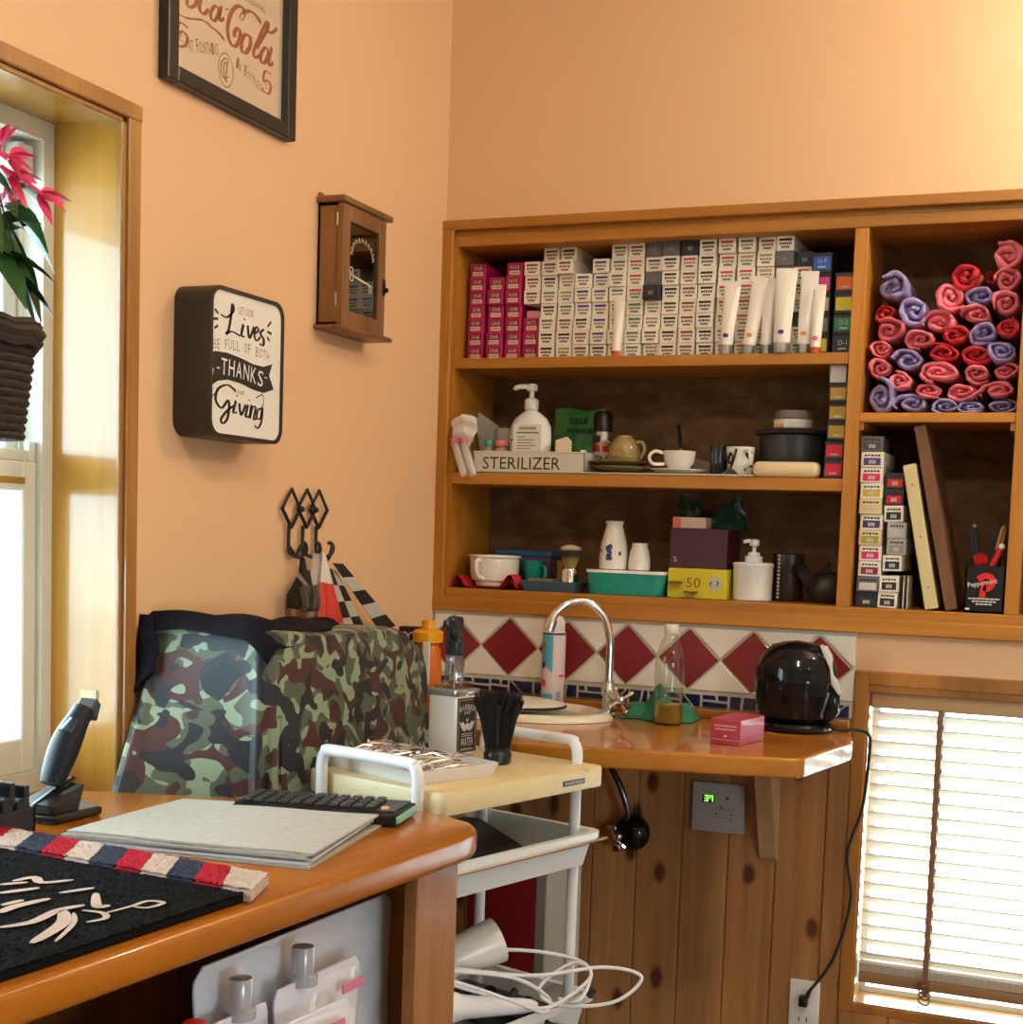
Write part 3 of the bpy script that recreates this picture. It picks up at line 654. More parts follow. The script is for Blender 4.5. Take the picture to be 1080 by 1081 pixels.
# green refill pouch behind
gp = thing('green_pouch', 'glossy green refill pouch behind the pump bottle', 'pouch', (.300, .155, Z2))
mb = MB(); mb.grid(lambda u, v: (.235+.135*u+.004*math.sin(9*v), .185-(.024*math.sin(PI*u)*(1-v)**.6+.002), Z2+.001+.172*v+.004*math.sin(7*u)), 14, 12); mb.grid(lambda u, v: (.235+.135*u+.004*math.sin(9*v), .185+(.024*math.sin(PI*u)*(1-v)**.6+.002), Z2+.001+.172*v+.004*math.sin(7*u)), 14, 12)
mb.build('pouch_body', pm('green_foil', (.02, .17, .035), .25, coat=.4), gp)
mb = MB(); [mb.box((.283+.0125*k, .1695, Z2+.135), (.2925+.0125*k, .1702, Z2+.150)) for k in range(4)]; [mb.box((.278+.0115*k, .1645, Z2+.112), (.287+.0115*k, .1652, Z2+.124)) for k in range(6)]; mb.build('lettering', pm('dark_green_ink', (.005, .05, .012), .6), gp)
# spray can black / silver / red
sc_ = thing('spray_can', 'small spray can with black cap and silver, red and white bands', 'spray can', (.392, .092, Z2))
c = (.380, .148, Z2+.0004)
mb = MB(); mb.lathe([(.022, 0), (.023, .003), (.023, .105), (.021, .112)], 24, c, 0); mb.build('can_body', pm('white_can', (.62, .60, .56), .3), sc_)
mb = MB(); mb.lathe([(.0234, .062), (.0234, .078)], 24, c, 1); mb.lathe([(.0234, .078), (.0234, .112)], 24, c, 0)
for k in range(8):
    a = -PI*.85+k*.16; mb.box((c[0]+.0238*math.cos(a)-.0015, c[1]+.0238*math.sin(a)-.0008, c[2]+.085), (c[0]+.0238*math.cos(a)+.0015, c[1]+.0238*math.sin(a), c[2]+.103), 2)
mb.build('band', [STEEL, pm('red_band', (.62, .01, .02), .3), INK], sc_)
mb = MB(); mb.lathe([(.0235, .112), (.0235, .155), (.019, .163), (0, .164)], 24, c, 0); mb.build('spray_cap', BLACKP, sc_)
# little things standing in the tray
mb = MB(); mb.prism([(-.020, 0), (.020, 0), (.020, .078), (.008, .090), (-.020, .080)], -.018, .018, 'Y', 0, .003, 2, M=Matrix.Translation((.312, .05, ZT)) @ Matrix.Rotation(.35, 4, 'Z')); tag(mb.build('beige_block', pm('beige_sponge', (.66, .54, .38), .9)), 'beige sponge block in the enamel tray beside the pump bottle', 'sponge')
for (x, s_) in ((.356, 'first'), (.371, 'second')):
    mb = MB(); mb.box((x-.0065, .025, ZT), (x+.0065, .04, ZT+.052+(.005 if x > .36 else 0)), 0, .003); tag(mb.build('white_packet', WHITEP), ('left' if x < .36 else 'right')+' of two small white packets at the right end of the tray', 'packet', 'white packets in the tray')
def vial(x, y, r, h, body, cap, label):
    t = thing('small_bottle', label, 'bottle', (x, y, ZT)); mb = MB(); mb.lathe([(r*.9, 0), (r, .003), (r, h*.62), (r*.55, h*.78), (r*.5, h*.84)], 18, (x, y, ZT)); mb.build('bottle_body', body, t)
    mb = MB(); mb.lathe([(r*.85, h*.8), (r*.9, h*.82), (r*.86, h*.97), (r*.7, h), (0, h)], 18, (x, y, ZT)); mb.build('cap', cap, t)
vial(.116, .045, .0145, .082, film('frosted_vial', (.55, .55, .42), .8, .3), pm('teal_cap', (.08, .42, .32), .4), 'small clear bottle with a teal cap in the tray')
vial(.150, .040, .0195, .080, pm('amber_vial', (.50, .33, .18), .3), pm('coral_cap', (.75, .20, .18), .4), 'small amber bottle with a coral pink cap in the tray')
CLEARG = film('clear_plastic', (.70, .70, .68), .38, .1)
jr = thing('clear_jar', 'clear plastic jar behind the two small bottles in the tray', 'jar', (.138, .092, ZT))
mb = MB(); mb.lathe([(.028, 0), (.030, .003), (.030, .112), (.0285, .112), (.0285, .004), (0, .004)], 24, (.141, .092, ZT)); mb.build('jar_wall', CLEARG, jr)
mb = MB()
for k, (dx, dy) in enumerate(((-.012, 0), (.008, .006), (.0, -.008))): mb.tube([(.141+dx, .092+dy, ZT+.006), (.141+dx*1.6, .092+dy, ZT+.118)], .0035, 7)
mb.build('swab', pm('maroon_stick', (.20, .05, .08), .5), jr)
pf = MB(); pf.grid(lambda u, v: (.050+.085*u-.02*v, .150+.02*u+.004*math.sin(6*v), Z2+.002+.165*v*(1-.35*u)), 8, 8); pf.grid(lambda u, v: (.050+.085*u-.02*v, .158+.02*u, Z2+.002+.165*v*(1-.35*u)), 8, 8)
tag(pf.build('paper_leaflet', pm('grey_paper', (.50, .47, .43), .7)), 'pale folded leaflet leaning in the corner behind the tray', 'leaflet')
# clear bag of test tubes hung over the tray corner
tb = thing('tube_bag', 'clear bag holding plastic tubes and white tissue over the left end of the tray', 'bag', (.07, -.02, Z2))
mb = MB(); P0 = Vector((.052, -.012, 1.575)); P1 = Vector((.100, -.040, 1.428))
for k, dx in enumerate((-.012, .012)):
    a = P0+Vector((dx+.004, 0, -.058)); b = P1+Vector((dx, 0, 0)); mb.tube([a, a+(b-a)*.94, b], [.0105, .0105, .006], 12)
mb.build('plastic_tube', film('clear_tube', (.78, .74, .70), .5, .08), tb)
mb = MB()
for dx in (-.012, .012): a = P0+Vector((dx+.004, 0, -.052)); mb.tube([a, a+Vector((.006, -.003, -.016))], .0114, 12)
mb.build('tube_cap', pm('dusty_pink_cap', (.50, .16, .20), .4), tb)
mb = MB(); mb.grid(lambda u, v: (.030+.062*u+.012*v+.006*math.sin(11*u+5*v), -.012-.016*math.sin(PI*u)*(.4+.6*v)+.004*math.sin(13*v), 1.515+.066*v-.012*(2*u-1)**2), 12, 10); mb.grid(lambda u, v: (.034+.054*u+.012*v, .004+.006*math.sin(9*u), 1.515+.060*v), 8, 6)
mb.build('tissue', pm('white_tissue', (.72, .66, .62), .85), tb)
# khaki cup upside down on saucers, cloth, white cup, mugs
KH = pm('khaki_glaze', (.33, .24, .09), .2, coat=.5); KHD = pm('dull_khaki_glaze', (.24, .18, .075), .25, coat=.4)
mb = MB(); mb.grid(lambda u, v: (.375+.425*u+.004*math.sin(20*v), .004+.115*v, Z2+.0008+.0035*math.sin(PI*v)*(1+math.sin(26*u))*.5), 40, 6)
mb.grid(lambda u, v: (.375+.425*u, .003-.004*math.sin(PI*v), Z2+.0005+.0055*v), 40, 4); mb.grid(lambda u, v: (.715+.085*u, .002+.06*v, Z2+.0015+.020*math.exp(-((u-.35)/.2)**2)*(1-v)), 14, 5)
tag(mb.build('folded_cloth', pm('pale_cloth', (.52, .46, .36), .9)), 'pale folded cloth under the cups on the middle shelf', 'cloth')
ZK = Z2+.0065
for k, (x, y, r, nm) in enumerate(((.455, .075, .082, 'lower and wider of the khaki saucers under the upturned cup'), (.448, .072, .078, 'upper of the khaki saucers under the upturned cup'))):
    mb = MB(); z = ZK+k*.0135; mb.lathe([(.028, 0), (.034, .001), (r*.75, .006), (r, .014), (r*.985, .0155), (r*.72, .009), (.03, .004), (0, .004)], 34, (x, y, z)); tag(mb.build('khaki_saucer', KHD), nm, 'saucer', 'khaki saucers')
kc = thing('khaki_cup', 'khaki glazed cup turned upside down on its saucers', 'cup', (.462, .072, ZK+.026)); c = (.462, .072, ZK+.0300)
mb = MB(); mb.lathe([(.040, 0), (.042, .003), (.043, .012), (.0385, .016), (.0395, .020), (.037, .036), (.0345, .040), (.028, .052), (.019, .058), (.0185, .062), (0, .061)], 30, c); mb.build('cup_body', KH, kc)
for sx in (-1, 1):
    mb = MB(); mb.tube(smooth_path([(c[0]+sx*.034, c[1]-.012, c[2]+.045), (c[0]+sx*.050, c[1]-.014, c[2]+.044), (c[0]+sx*.056, c[1]-.014, c[2]+.026), (c[0]+sx*.046, c[1]-.012, c[2]+.008)], 4), .0042, 8); mb.build('handle', KH, kc)
ws = MB(); ws.lathe([(.03, 0), (.055, .004), (.068, .010), (.067, .0115), (.05, .006), (0, .005)], 34, (.600, .072, ZK)); tag(ws.build('white_saucer', PORC), 'white saucer under the white teacup on the folded cloth', 'saucer')
wc = thing('white_teacup', 'white porcelain teacup on its saucer with a dark handled spoon', 'cup', (.602, .070, ZK+.008)); c = (.602, .070, ZK+.0075)
mb = MB(); mb.lathe([(.019, 0), (.024, .004), (.036, .022), (.040, .048), (.0388, .048), (.034, .022), (.02, .006), (0, .006)], 30, c); mb.build('cup_body', PORC, wc)
mb = MB(); mb.tube(smooth_path([(.568, .045, c[2]+.042), (.552, .034, c[2]+.046), (.540, .026, c[2]+.033), (.548, .030, c[2]+.016), (.572, .048, c[2]+.016)], 4), .004, 8); mb.build('handle', PORC, wc)
sp = thing('teaspoon', 'spoon with dark handle standing in the white teacup', 'spoon', (.61, .075, c[2]+.012))
mb = MB(); mb.tube([(.606, .078, c[2]+.012), (.600, .090, c[2]+.055)], .002, 6); mb.sphere((.607, .077, c[2]+.0125), (.008, .006, .004)); mb.build('bowl', STEEL, sp)
MB().tube([(.600, .090, c[2]+.055), (.594, .100, c[2]+.075), (.584, .118, c[2]+.112)], [.0035, .0055, .005], 8).build('handle', BLACKP, sp)
mb = MB(); mb.grid(lambda u, v: (.545+.035*u, .150-.02*math.sin(PI*u), Z2+.001+(.05+.02*math.sin(5*u))*v), 10, 6); mb.grid(lambda u, v: (.58+.10*u, .165, Z2+.001+(.062-.03*u)*v), 10, 6); tag(mb.build('plastic_wrap', film('cloudy_film', (.55, .50, .45), .5, .2)), 'crumpled cloudy plastic wrap behind the white teacup', 'wrap')
mb = MB(); mb.lathe([(.019, 0), (.020, .002), (.021, .072), (.0195, .072), (.0185, .004), (0, .004)], 24, (.694, .09, ZK)); tag(mb.build('dark_tumbler', pm('dark_blue_glass', (.012, .02, .03), .08, coat=.6)), 'dark glass tumbler between the teacup and the patterned mug', 'glass')
pmg = thing('patterned_mug', 'white mug with a black swirl pattern on the middle shelf', 'mug', (.755, .06, ZK))
c = (.752, .066, ZK); mb = MB(); mb.lathe([(.026, 0), (.028, .002), (.0305, .030), (.034, .066), (.0325, .066), (.028, .006), (0, .006)], 30, c); mb.build('mug_body', PORC, pmg)
mb = MB(); mb.tube(smooth_path([(.768, .035, ZK+.056), (.785, .016, ZK+.052), (.786, .014, ZK+.026), (.768, .036, ZK+.016)], 4), .0042, 8); mb.build('handle', PORC, pmg)
mb = MB()
def around(p):   # wraps pen points round the mug
    return (c[0]+(.0285+.0058*p[1]/.066+.0006)*math.sin(p[0]), c[1]-(.0285+.0058*p[1]/.066+.0006)*math.cos(p[0]), ZK+p[1])
for pts in ([(-1.2, .055), (-.9, .035), (-.55, .028), (-.35, .042), (-.55, .050), (-.75, .036)], [(-1.3, .012), (-.9, .012), (-.5, .018), (-.2, .040), (-.05, .060)], [(.55, .060), (.75, .045), (.95, .040), (1.1, .055)], [(.6, .010), (.9, .022), (1.25, .02)]): mb.tube([around(p) for p in smooth_path([(a, b, 0) for a, b in pts], 5)], .0042, 5, flat=.4)
mb.build('swirl', INK, pmg)
# charcoal pot with a lidded white tub on it, cream case
pt = thing('charcoal_pot', 'charcoal grey lidded pot at the right of the middle shelf', 'pot', (.862, .135, Z2+.0005)); c = (.862, .135, Z2+.0005)
GR = pm('charcoal_enamel', (.035, .034, .036), .35)
mb = MB(); mb.lathe([(.060, 0), (.068, .004), (.072, .030), (.077, .040), (.079, .102), (.076, .104)], 40, c); mb.build('pot_body', GR, pt)
mb = MB(); mb.lathe([(.078, .104), (.092, .106), (.094, .111), (.088, .115), (.04, .119), (0, .119)], 40, c); mb.build('lid', pm('dark_lid', (.022, .018, .026), .4), pt)
wt_ = thing('white_tub', 'small white tub with clear lid standing on the charcoal pot', 'tub', (.86, .135, Z2+.12)); c2 = (.860, .135, Z2+.1203)
mb = MB(); mb.lathe([(.044, 0), (.046, .002), (.047, .021), (0, .021)], 32, c2); mb.build('tub_body', PORC, wt_)
mb = MB(); mb.lathe([(.047, .022), (.048, .024), (.043, .042), (.036, .045), (0, .045)], 32, c2); mb.build('lid', film('clear_lid', (.35, .28, .24), .6, .15), wt_)
mb = MB(); mb.box((.826, .0905, Z2+.122), (.845, .094, Z2+.130)); mb.build('price_sticker', pm('orange_sticker', (.65, .22, .03), .5), wt_)
mb = MB(); mb.box((.792, .012, Z2+.0004), (.948, .052, Z2+.038), 0, .015, 4); tag(mb.build('cream_case', pm('cream_plastic', (.72, .58, .34), .35)), 'long cream plastic case lying before the charcoal pot', 'case')
# ================================================================== bottom shelf
Z3 = 1.1504
def sheet(fn, nu, nv, m, name): mb = MB(); mb.grid(fn, nu, nv); return mb.build(name, m)
RC = pm('red_cloth', (.66, .015, .025), .9, bump=.3, bscale=400)
mb = MB(); mb.grid(lambda u, v: (.042+.165*u, .015+.12*v, Z3+.0015+.003*math.sin(8*u)**2), 16, 8)
for (x0_, x1_, hh_) in ((.036, .078, .026), (.165, .214, .034)):
    P = [(x0_+(x1_-x0_)*k/8, .012, Z3+.004+hh_*math.sin(PI*(k/8)**(.7 if x0_ < .1 else 1.5))) for k in range(9)]
    mb.grid(lambda u, v: (P[int(u*8+.01)][0], .010+.06*v, P[int(u*8+.01)][2]), 9, 4); mb.grid(lambda u, v: (P[int(u*8+.01)][0], .010+.06*v, Z3+.001+(P[int(u*8+.01)][2]-Z3)*.55), 9, 4)
tag(mb.build('red_cloth', RC), 'red cloth spread under the white bowl on the bottom shelf', 'cloth')
wb = thing('white_bowl_cup', 'wide white handled cup on the red cloth', 'cup', (.128, .09, Z3+.005)); c = (.128, .075, Z3+.0052)
mb = MB(); mb.lathe([(.046, 0), (.049, .004), (.048, .010), (.059, .016), (.062, .030), (.064, .070), (.068, .074), (.068, .079), (.063, .079), (.060, .030), (.04, .014), (0, .012)], 40, c); mb.build('cup_body', PORC, wb)
mb = MB(); mb.tube(smooth_path([(c[0]-.012, c[1]-.060, c[2]+.066), (c[0]-.016, c[1]-.078, c[2]+.062), (c[0]-.014, c[1]-.076, c[2]+.030), (c[0]-.006, c[1]-.058, c[2]+.020)], 4), .005, 8, flat=1.3); mb.build('handle', PORC, wb)
tc = thing('teal_cup', 'teal plastic beaker lying behind the white cup', 'beaker', (.21, .13, Z3)); mb = MB(); mb.lathe([(.022, 0), (.030, .07), (.031, .072), (.029, .072), (.021, .004), (0, .004)], 26, (0, 0, 0), M=Matrix.Translation((.212, .135, Z3+.001))); mb.build('beaker_wall', pm('teal_plastic', (.02, .32, .26), .35), tc)
MB().tube(smooth_path([(.236, .118, Z3+.06), (.254, .104, Z3+.056), (.254, .104, Z3+.024), (.234, .120, Z3+.016)], 4), .004, 8).build('handle', MATS['teal_plastic'], tc)
mb = MB(); mb.box((.095, .168, Z3), (.243, .235, Z3+.082), 0, .002, 1); mb.box((.090, .165, Z3+.082), (.248, .238, Z3+.098), 1, .004)
tag(mb.build('blue_box', [pm('dull_purple_box', (.12, .06, .12), .5), pm('blue_lid', (.02, .11, .26), .4)]), 'box with blue lid at the back behind the white cup', 'box')
mb = MB(); x0_, x1_, y0_, y1_ = .224, .372, .012, .10
mb.box((x0_+.008, y0_+.008, Z3), (x1_-.008, y1_-.008, Z3+.003)); 
for a, b, c_, d_ in (((x0_, y0_), (x1_, y0_), (x1_-.008, y0_+.008), (x0_+.008, y0_+.008)), ((x1_, y0_), (x1_, y1_), (x1_-.008, y1_-.008), (x1_-.008, y0_+.008)), ((x1_, y1_), (x0_, y1_), (x0_+.008, y1_-.008), (x1_-.008, y1_-.008)), ((x0_, y1_), (x0_, y0_), (x0_+.008, y0_+.008), (x0_+.008, y1_-.008))):
    mb.add([(*a, Z3+.024), (*b, Z3+.024), (*c_, Z3+.001), (*d_, Z3+.001)], [(0, 1, 2, 3)])
mb.tube([(x0_, y0_, Z3+.024), (x1_, y0_, Z3+.024), (x1_, y1_, Z3+.024), (x0_, y1_, Z3+.024)], .002, 6, 0, True)
tag(mb.build('blue_tray', pm('blue_grey_tray', (.06, .13, .20), .35)), 'blue grey tray under the shaving brush stand', 'tray')
mb = MB()
for k in range(3): mb.box((.232+.003*k, .022+.002*k, Z3+.0045+.009*k), (.312-.004*k, .088, Z3+.0125+.009*k), k % 2, .0015, 1)
tag(mb.build('soap_tin', [pm('brass_tin', (.35, .24, .10), .35, .6), STEEL]), 'flat metal tin lying in the blue grey tray', 'tin')
sbx = thing('shaving_brush', 'shaving brush with pale tipped bristles standing on its chrome handle', 'shaving brush', (.335, .055, Z3+.0035)); c = (.338, .058, Z3+.0035)
mb = MB(); mb.lathe([(.022, 0), (.0225, .004), (.0215, .008), (.0205, .050), (.019, .054), (0, .055)], 26, c); mb.build('handle', CHROME, sbx)
BR = pm('badger_bristle', (.10, .065, .03), .8); _nt = BR.node_tree; _tc = _nt.nodes.new('ShaderNodeTexCoord'); _sx = _nt.nodes.new('ShaderNodeSeparateXYZ'); _nt.links.new(_tc.outputs['Generated'], _sx.inputs[0]); _nt.links.new(ramp(_nt, _sx.outputs['Z'], [(0, (.42, .30, .12)), (.35, (.30, .2, .08)), (.55, (.03, .02, .012)), (.75, (.05, .035, .02)), (.88, (.60, .50, .36))]), _nt.nodes['Principled BSDF'].inputs['Base Color'])
mb = MB(); mb.lathe([(.013, .054), (.017, .066), (.026, .088), (.029, .100), (.024, .108), (.010, .113), (0, .114)], 30, c)
for k in range(70):
    a = R.uniform(0, 2*PI); q = R.uniform(.5, 1.); mb.tube([(c[0]+.013*q*math.cos(a), c[1]+.013*q*math.sin(a), c[2]+.06), (c[0]+.0305*q*math.cos(a), c[1]+.0305*q*math.sin(a), c[2]+.098+.016*(1-q)+R.uniform(-.003, .004))], [.0012, .0005], 4)
mb.build('bristles', BR, sbx)
mb = MB(); mb.lathe([(.016, 0), (.018, .02), (.014, .05), (.016, .075), (0, .08)], 20, (.295, .125, Z3)); tag(mb.build('brass_bell_jar', pm('old_gold', (.30, .24, .06), .35, .3)), 'olive gold bottle half hidden behind the shaving brush', 'bottle')
def knobs(x, n, label):
    mb = MB()
    for k in range(n): mb.sphere((x+.013*k, .15+.004*(k % 2), Z3+.014+.011*(k % 2)), .011, 0, 10, 6)
    mb.box((x-.012, .14, Z3), (x+.013*n, .17, Z3+.012)); tag(mb.build('dark_clip_holder', BLACKP), label, 'holder')
knobs(.255, 3, 'small black clip holder behind the flat tin'); knobs(.385, 4, 'black knobbed holder behind the teal tub at its left')
# teal tub with white lid, carrying two porcelain jars
tt = thing('teal_tub', 'long teal plastic tub with white lid holding the porcelain jars', 'tub', (.49, .08, Z3))
mb = MB()
def rrect(x0, x1, y0, y1, r, n=5):
    out = []
    for cx_, cy_, a0 in ((x1-r, y1-r, 0), (x0+r, y1-r, PI/2), (x0+r, y0+r, PI), (x1-r, y0+r, 1.5*PI)):
        for k in range(n+1): a = a0+k*PI/2/n; out.append((cx_+r*math.cos(a), cy_+r*math.sin(a)))
    return out
lo = rrect(.398, .583, .022, .118, .02); hi = rrect(.392, .592, .016, .124, .022); n = len(lo)
mb.add([(*p, Z3+.0004) for p in lo]+[(*p, Z3+.052) for p in hi], [(i, (i+1) % n, n+(i+1) % n, n+i) for i in range(n)]+[list(range(n)), list(range(n, 2*n))], 0, True); mb.build('tub_body', MATS['teal_plastic'], tt)
mb = MB(); mb.prism(rrect(.389, .595, .013, .127, .024), Z3+.052, Z3+.060, 'Z', 0, .002); mb.build('lid', PORC, tt)
FLW = pm('cobalt_print', (.03, .05, .22), .4)
ZJ = Z3+.0602
va = thing('porcelain_vase', 'tall white porcelain vase with a blue flower print on the teal tub', 'vase', (.445, .07, ZJ)); c = (.446, .070, ZJ)
mb = MB(); mb.lathe([(.032, 0), (.035, .002), (.0355, .030), (.032, .065), (.0225, .100), (.020, .108), (.0225, .116), (.0235, .118), (.021, .119), (.018, .108), (0, .10)], 36, c); mb.build('vase_body', PORC, va)
mb = MB()
for a0, z, r_ in ((-.15, .052, .0065), (.02, .040, .008), (.05, .055, .007), (-.08, .030, .007), (-.75, .045, .004), (.75, .040, .0045), (.12, .028, .005)):
    rad = .0362 if z < .045 else .0345
    for k in range(5):
        a = a0+.09*math.cos(k*1.256)*r_/.007; zz = z+r_*.7*math.sin(k*1.256); p = (c[0]+rad*math.sin(a), c[1]-rad*math.cos(a), c[2]+zz); mb.sphere(p, (r_*.45, .0009, r_*.45), 0, 8, 4)
mb.build('flower_print', FLW, va)
mb = MB(); c = (.512, .072, ZJ); mb.lathe([(.024, 0), (.027, .002), (.0275, .018), (.024, .045), (.0185, .060), (.0195, .066), (.0165, .067), (.0155, .060), (0, .055)], 32, c); tag(mb.build('porcelain_jar', PORC), 'shorter plain white porcelain jar beside the flowered vase', 'jar')
# yellow box, maroon box, small packs
YB = pm('yellow_card', (.62, .52, .02), .5); yb = thing('yellow_box', 'yellow box printed 50 carrying the maroon box', 'box', (.665, .09, Z3))
mb = MB(); mb.box((.598, .030, Z3+.0004), (.741, .165, Z3+.071), 0, .001, 1); mb.build('carton', YB, yb)
mb = MB(); mb.text('50', .034, .024, FY(.644, Z3+.026, .0292)); bars(mb, .606, .636, Z3+.034, Z3+.040, 0, 6, .0294); bars(mb, .645, .675, Z3+.013, Z3+.018, 0, 6, .0294); mb.build('lettering', pm('brown_ink', (.22, .12, .02), .6), yb)
mb = MB(); mb.lathe([(0, 0), (.0165, 0), (.0165, .0006), (0, .0006)], 28, M=FY(.714, Z3+.037, .0296)); mb.build('round_seal', pm('seal_ring', (.52, .48, .40), .5), yb)
mb = MB(); mb.ribbon([(.708, .004), (.702, .0), (.706, -.006)], .003, FY(0, Z3+.038, .0286)); mb.ribbon([(.717, .006), (.722, .002), (.717, -.006)], .003, FY(0, Z3+.038, .0286)); mb.build('seal_mark', INK, yb)
mr = thing('maroon_box', 'dark maroon box stacked on the yellow box', 'box', (.66, .1, Z3+.0715))
mb = MB(); mb.box((.592, .058, Z3+.0715), (.733, .19, Z3+.166), 0, .001, 1); mb.build('carton', pm('maroon_card', (.060, .008, .018), .4), mr)
mb = MB(); mb.text('S', .008, .012, FY(.602, Z3+.086, .0572)); mb.build('lettering', pm('cream_ink', (.7, .62, .5), .5), mr)
mb = MB(); mb.box((.594, .066, Z3+.1664), (.676, .12, Z3+.193), 0, .001, 1); mb.box((.594, .0652, Z3+.167), (.614, .066, Z3+.191), 1); tag(mb.build('pale_carton', [pm('blush_card', (.60, .42, .34), .5), pm('coral_card', (.60, .12, .10), .5)]), 'small blush coloured carton on top of the maroon box', 'box')
mb = MB(); rg = random.Random(3)
def crumple(u, v): return (.585+.165*u, .135+.03*math.sin(PI*v)+.008*math.sin(17*u+4*v), Z3+.167+(.055+.018*math.sin(9*u)+.012*math.sin(23*u))*v)
mb.grid(crumple, 26, 8, sm=False); mb.grid(lambda u, v: (.585+.165*u, .175-.02*v, Z3+.167+(.05+.015*math.sin(11*u))*v), 26, 8, sm=False)
tag(mb.build('green_plastic_packs', film('dark_green_film', (.012, .06, .035), .93, .15)), 'crumpled dark green film pack on the maroon box', 'pack')
wd = thing('white_dispenser', 'round white pump dispenser on the bottom shelf', 'dispenser', (.79, .08, Z3)); c = (.792, .082, Z3+.0004)
mb = MB(); mb.lathe([(.044, 0), (.046, .002), (.0475, .080), (.049, .082), (.049, .087), (.044, .090), (0, .091)], 40, c); mb.build('dispenser_body', WHITEP, wd)
mb = MB(); mb.lathe([(.021, .091), (.021, .104), (.015, .106), (.013, .114), (.005, .115), (.0045, .128), (.011, .130), (.012, .143), (.004, .146), (0, .146)], 24, c); mb.tube(smooth_path([(c[0], c[1], c[2]+.139), (c[0]-.012, c[1]-.006, c[2]+.141), (c[0]-.024, c[1]-.012, c[2]+.138)], 4), .0045, 8); mb.build('pump_head', WHITEP, wd)
dc = thing('dark_canister', 'dark brown canister with a dotted silver stripe behind the dispenser', 'canister', (.85, .15, Z3))
c = (.862, .148, Z3+.0004); mb = MB(); mb.lathe([(.036, 0), (.037, .002), (.037, .112), (.034, .114), (0, .114)], 32, c); mb.build('canister_body', pm('dark_brown_tin', (.028, .014, .010), .3), dc)
mb = MB()
for k in range(12): a = -2.0; mb.box((c[0]+.0372*math.cos(a)-.003, c[1]+.0372*math.sin(a)-.002, c[2]+.006+k*.009), (c[0]+.0372*math.cos(a)+.003, c[1]+.0372*math.sin(a), c[2]+.012+k*.009))
mb.build('stripe', pm('dotted_silver', (.50, .42, .34), .4), dc)
tp = thing('dark_iron_teapot', 'dark metal teapot in the shadow at the right end of the bottom shelf', 'teapot', (.95, .13, Z3)); c = (.955, .14, Z3+.0004)
IR = pm('dark_iron', (.045, .038, .032), .45, .3)
mb = MB(); mb.lathe([(.032, 0), (.038, .004), (.055, .030), (.052, .052), (.040, .064), (.026, .068), (0, .070)], 32, c, sx=.85, sy=.85); mb.build('pot_body', IR, tp)
mb = MB(); mb.tube(smooth_path([(c[0]-.03, c[1]-.035, c[2]+.045), (c[0]-.04, c[1]-.055, c[2]+.062), (c[0]-.046, c[1]-.068, c[2]+.080)], 4), [.016, .0155, .015, .0145, .014, .0135, .013, .013, .013], 14, cap=False); mb.build('spout', IR, tp)
mb = MB(); mb.lathe([(.024, .068), (.026, .072), (.010, .080), (.006, .086), (.010, .094), (0, .098)], 20, c); mb.build('lid', IR, tp)
# ================================================================== right lower compartment
for nm, seq in (('left', [(1.067, 'charcoal', 'black'), (1.069, 'white', 'charcoal'), (1.07, 'maroon', 'white'), (1.07, 'pink', 'white'), (1.068, 'olive', 'cream'), (1.069, 'purple', 'white'), (1.066, 'cream', 'cream'), (1.066, 'yellow', 'white'), (1.064, 'magenta', 'white'), (1.064, 'violet', 'white'), (1.062, 'slate', 'charcoal')]), ('right', [(1.113, 'ink', 'white'), (1.116, 'ink', 'white'), None, (1.120, 'navy', 'white'), (1.127, 'grey', 'grey'), (1.126, 'pale', 'grey'), (1.118, 'ink', 'white'), (1.116, 'red', 'black'), (1.116, 'scarlet', 'black')])):
    z = Z3+.0004; cnt = 0
    COLS = {'charcoal': (.03, .03, .032), 'white': (.6, .56, .5), 'maroon': (.25, .01, .07), 'pink': (.62, .02, .15), 'olive': (.38, .32, .03), 'purple': (.05, .03, .16), 'cream': (.68, .52, .26), 'yellow': (.62, .44, .04), 'magenta': (.65, .02, .10), 'violet': (.10, .05, .20), 'slate': (.08, .08, .085), 'ink': (.025, .022, .02), 'navy': (.02, .02, .05), 'grey': (.30, .28, .26), 'pale': (.5, .47, .42), 'red': (.62, .01, .02), 'scarlet': (.65, .012, .015)}
    BODY = {'white': CARD, 'black': DARKC, 'charcoal': GREYC, 'cream': pm('pale_yellow_card', (.70, .60, .34), .5), 'grey': pm('pale_grey_card', (.42, .40, .36), .6)}
    used = 0
    for it in seq:
        if it is None: z += .010; continue
        x, lab, body = it; h = .0342 if nm == 'left' else .036; w = .050 if nm == 'left' else .042
        mb = L(); mb.box((-w/2, 0, 0), (w/2, .15, h), 0, .0008, 1); mb.box((-w*.38, -.0004, h*.12), (w*.38, 0, h*.60), 1); bars(mb, -w*.36, w*.36, h*.70, h*.82, 2, 5); bars(mb, -w*.16, w*.16, h*.22, h*.46, 3, 3, -.0007)
        o = mb.build('tint_carton', [BODY[body], pm(lab+'_print_block', COLS[lab], .5), INK, pm('pale_ink', (.55, .52, .48), .6)]); o.location = (x, .022+R.uniform(0, .006), z); o.rotation_euler = (0, R.uniform(-.02, .02) if nm == 'left' else R.uniform(-.03, .03), R.uniform(-.03, .03)); used += 1
        z += h+.0009
        tag(o, '%s carton with %s print block, %s from bottom, %s stack beside the leaning boards' % (body, lab, ordinal(used), nm), 'box', 'tint cartons in the right lower compartment')
for k, x in enumerate((1.1465, 1.1555)):
    mb = MB(); mb.box((x, .03, Z3+.0004), (x+.0016, .11, Z3+.075)); tag(mb.build('white_card', CARD), ('left' if k == 0 else 'right')+' of two thin white cards standing beside the cartons', 'card', 'white cards beside the cartons')
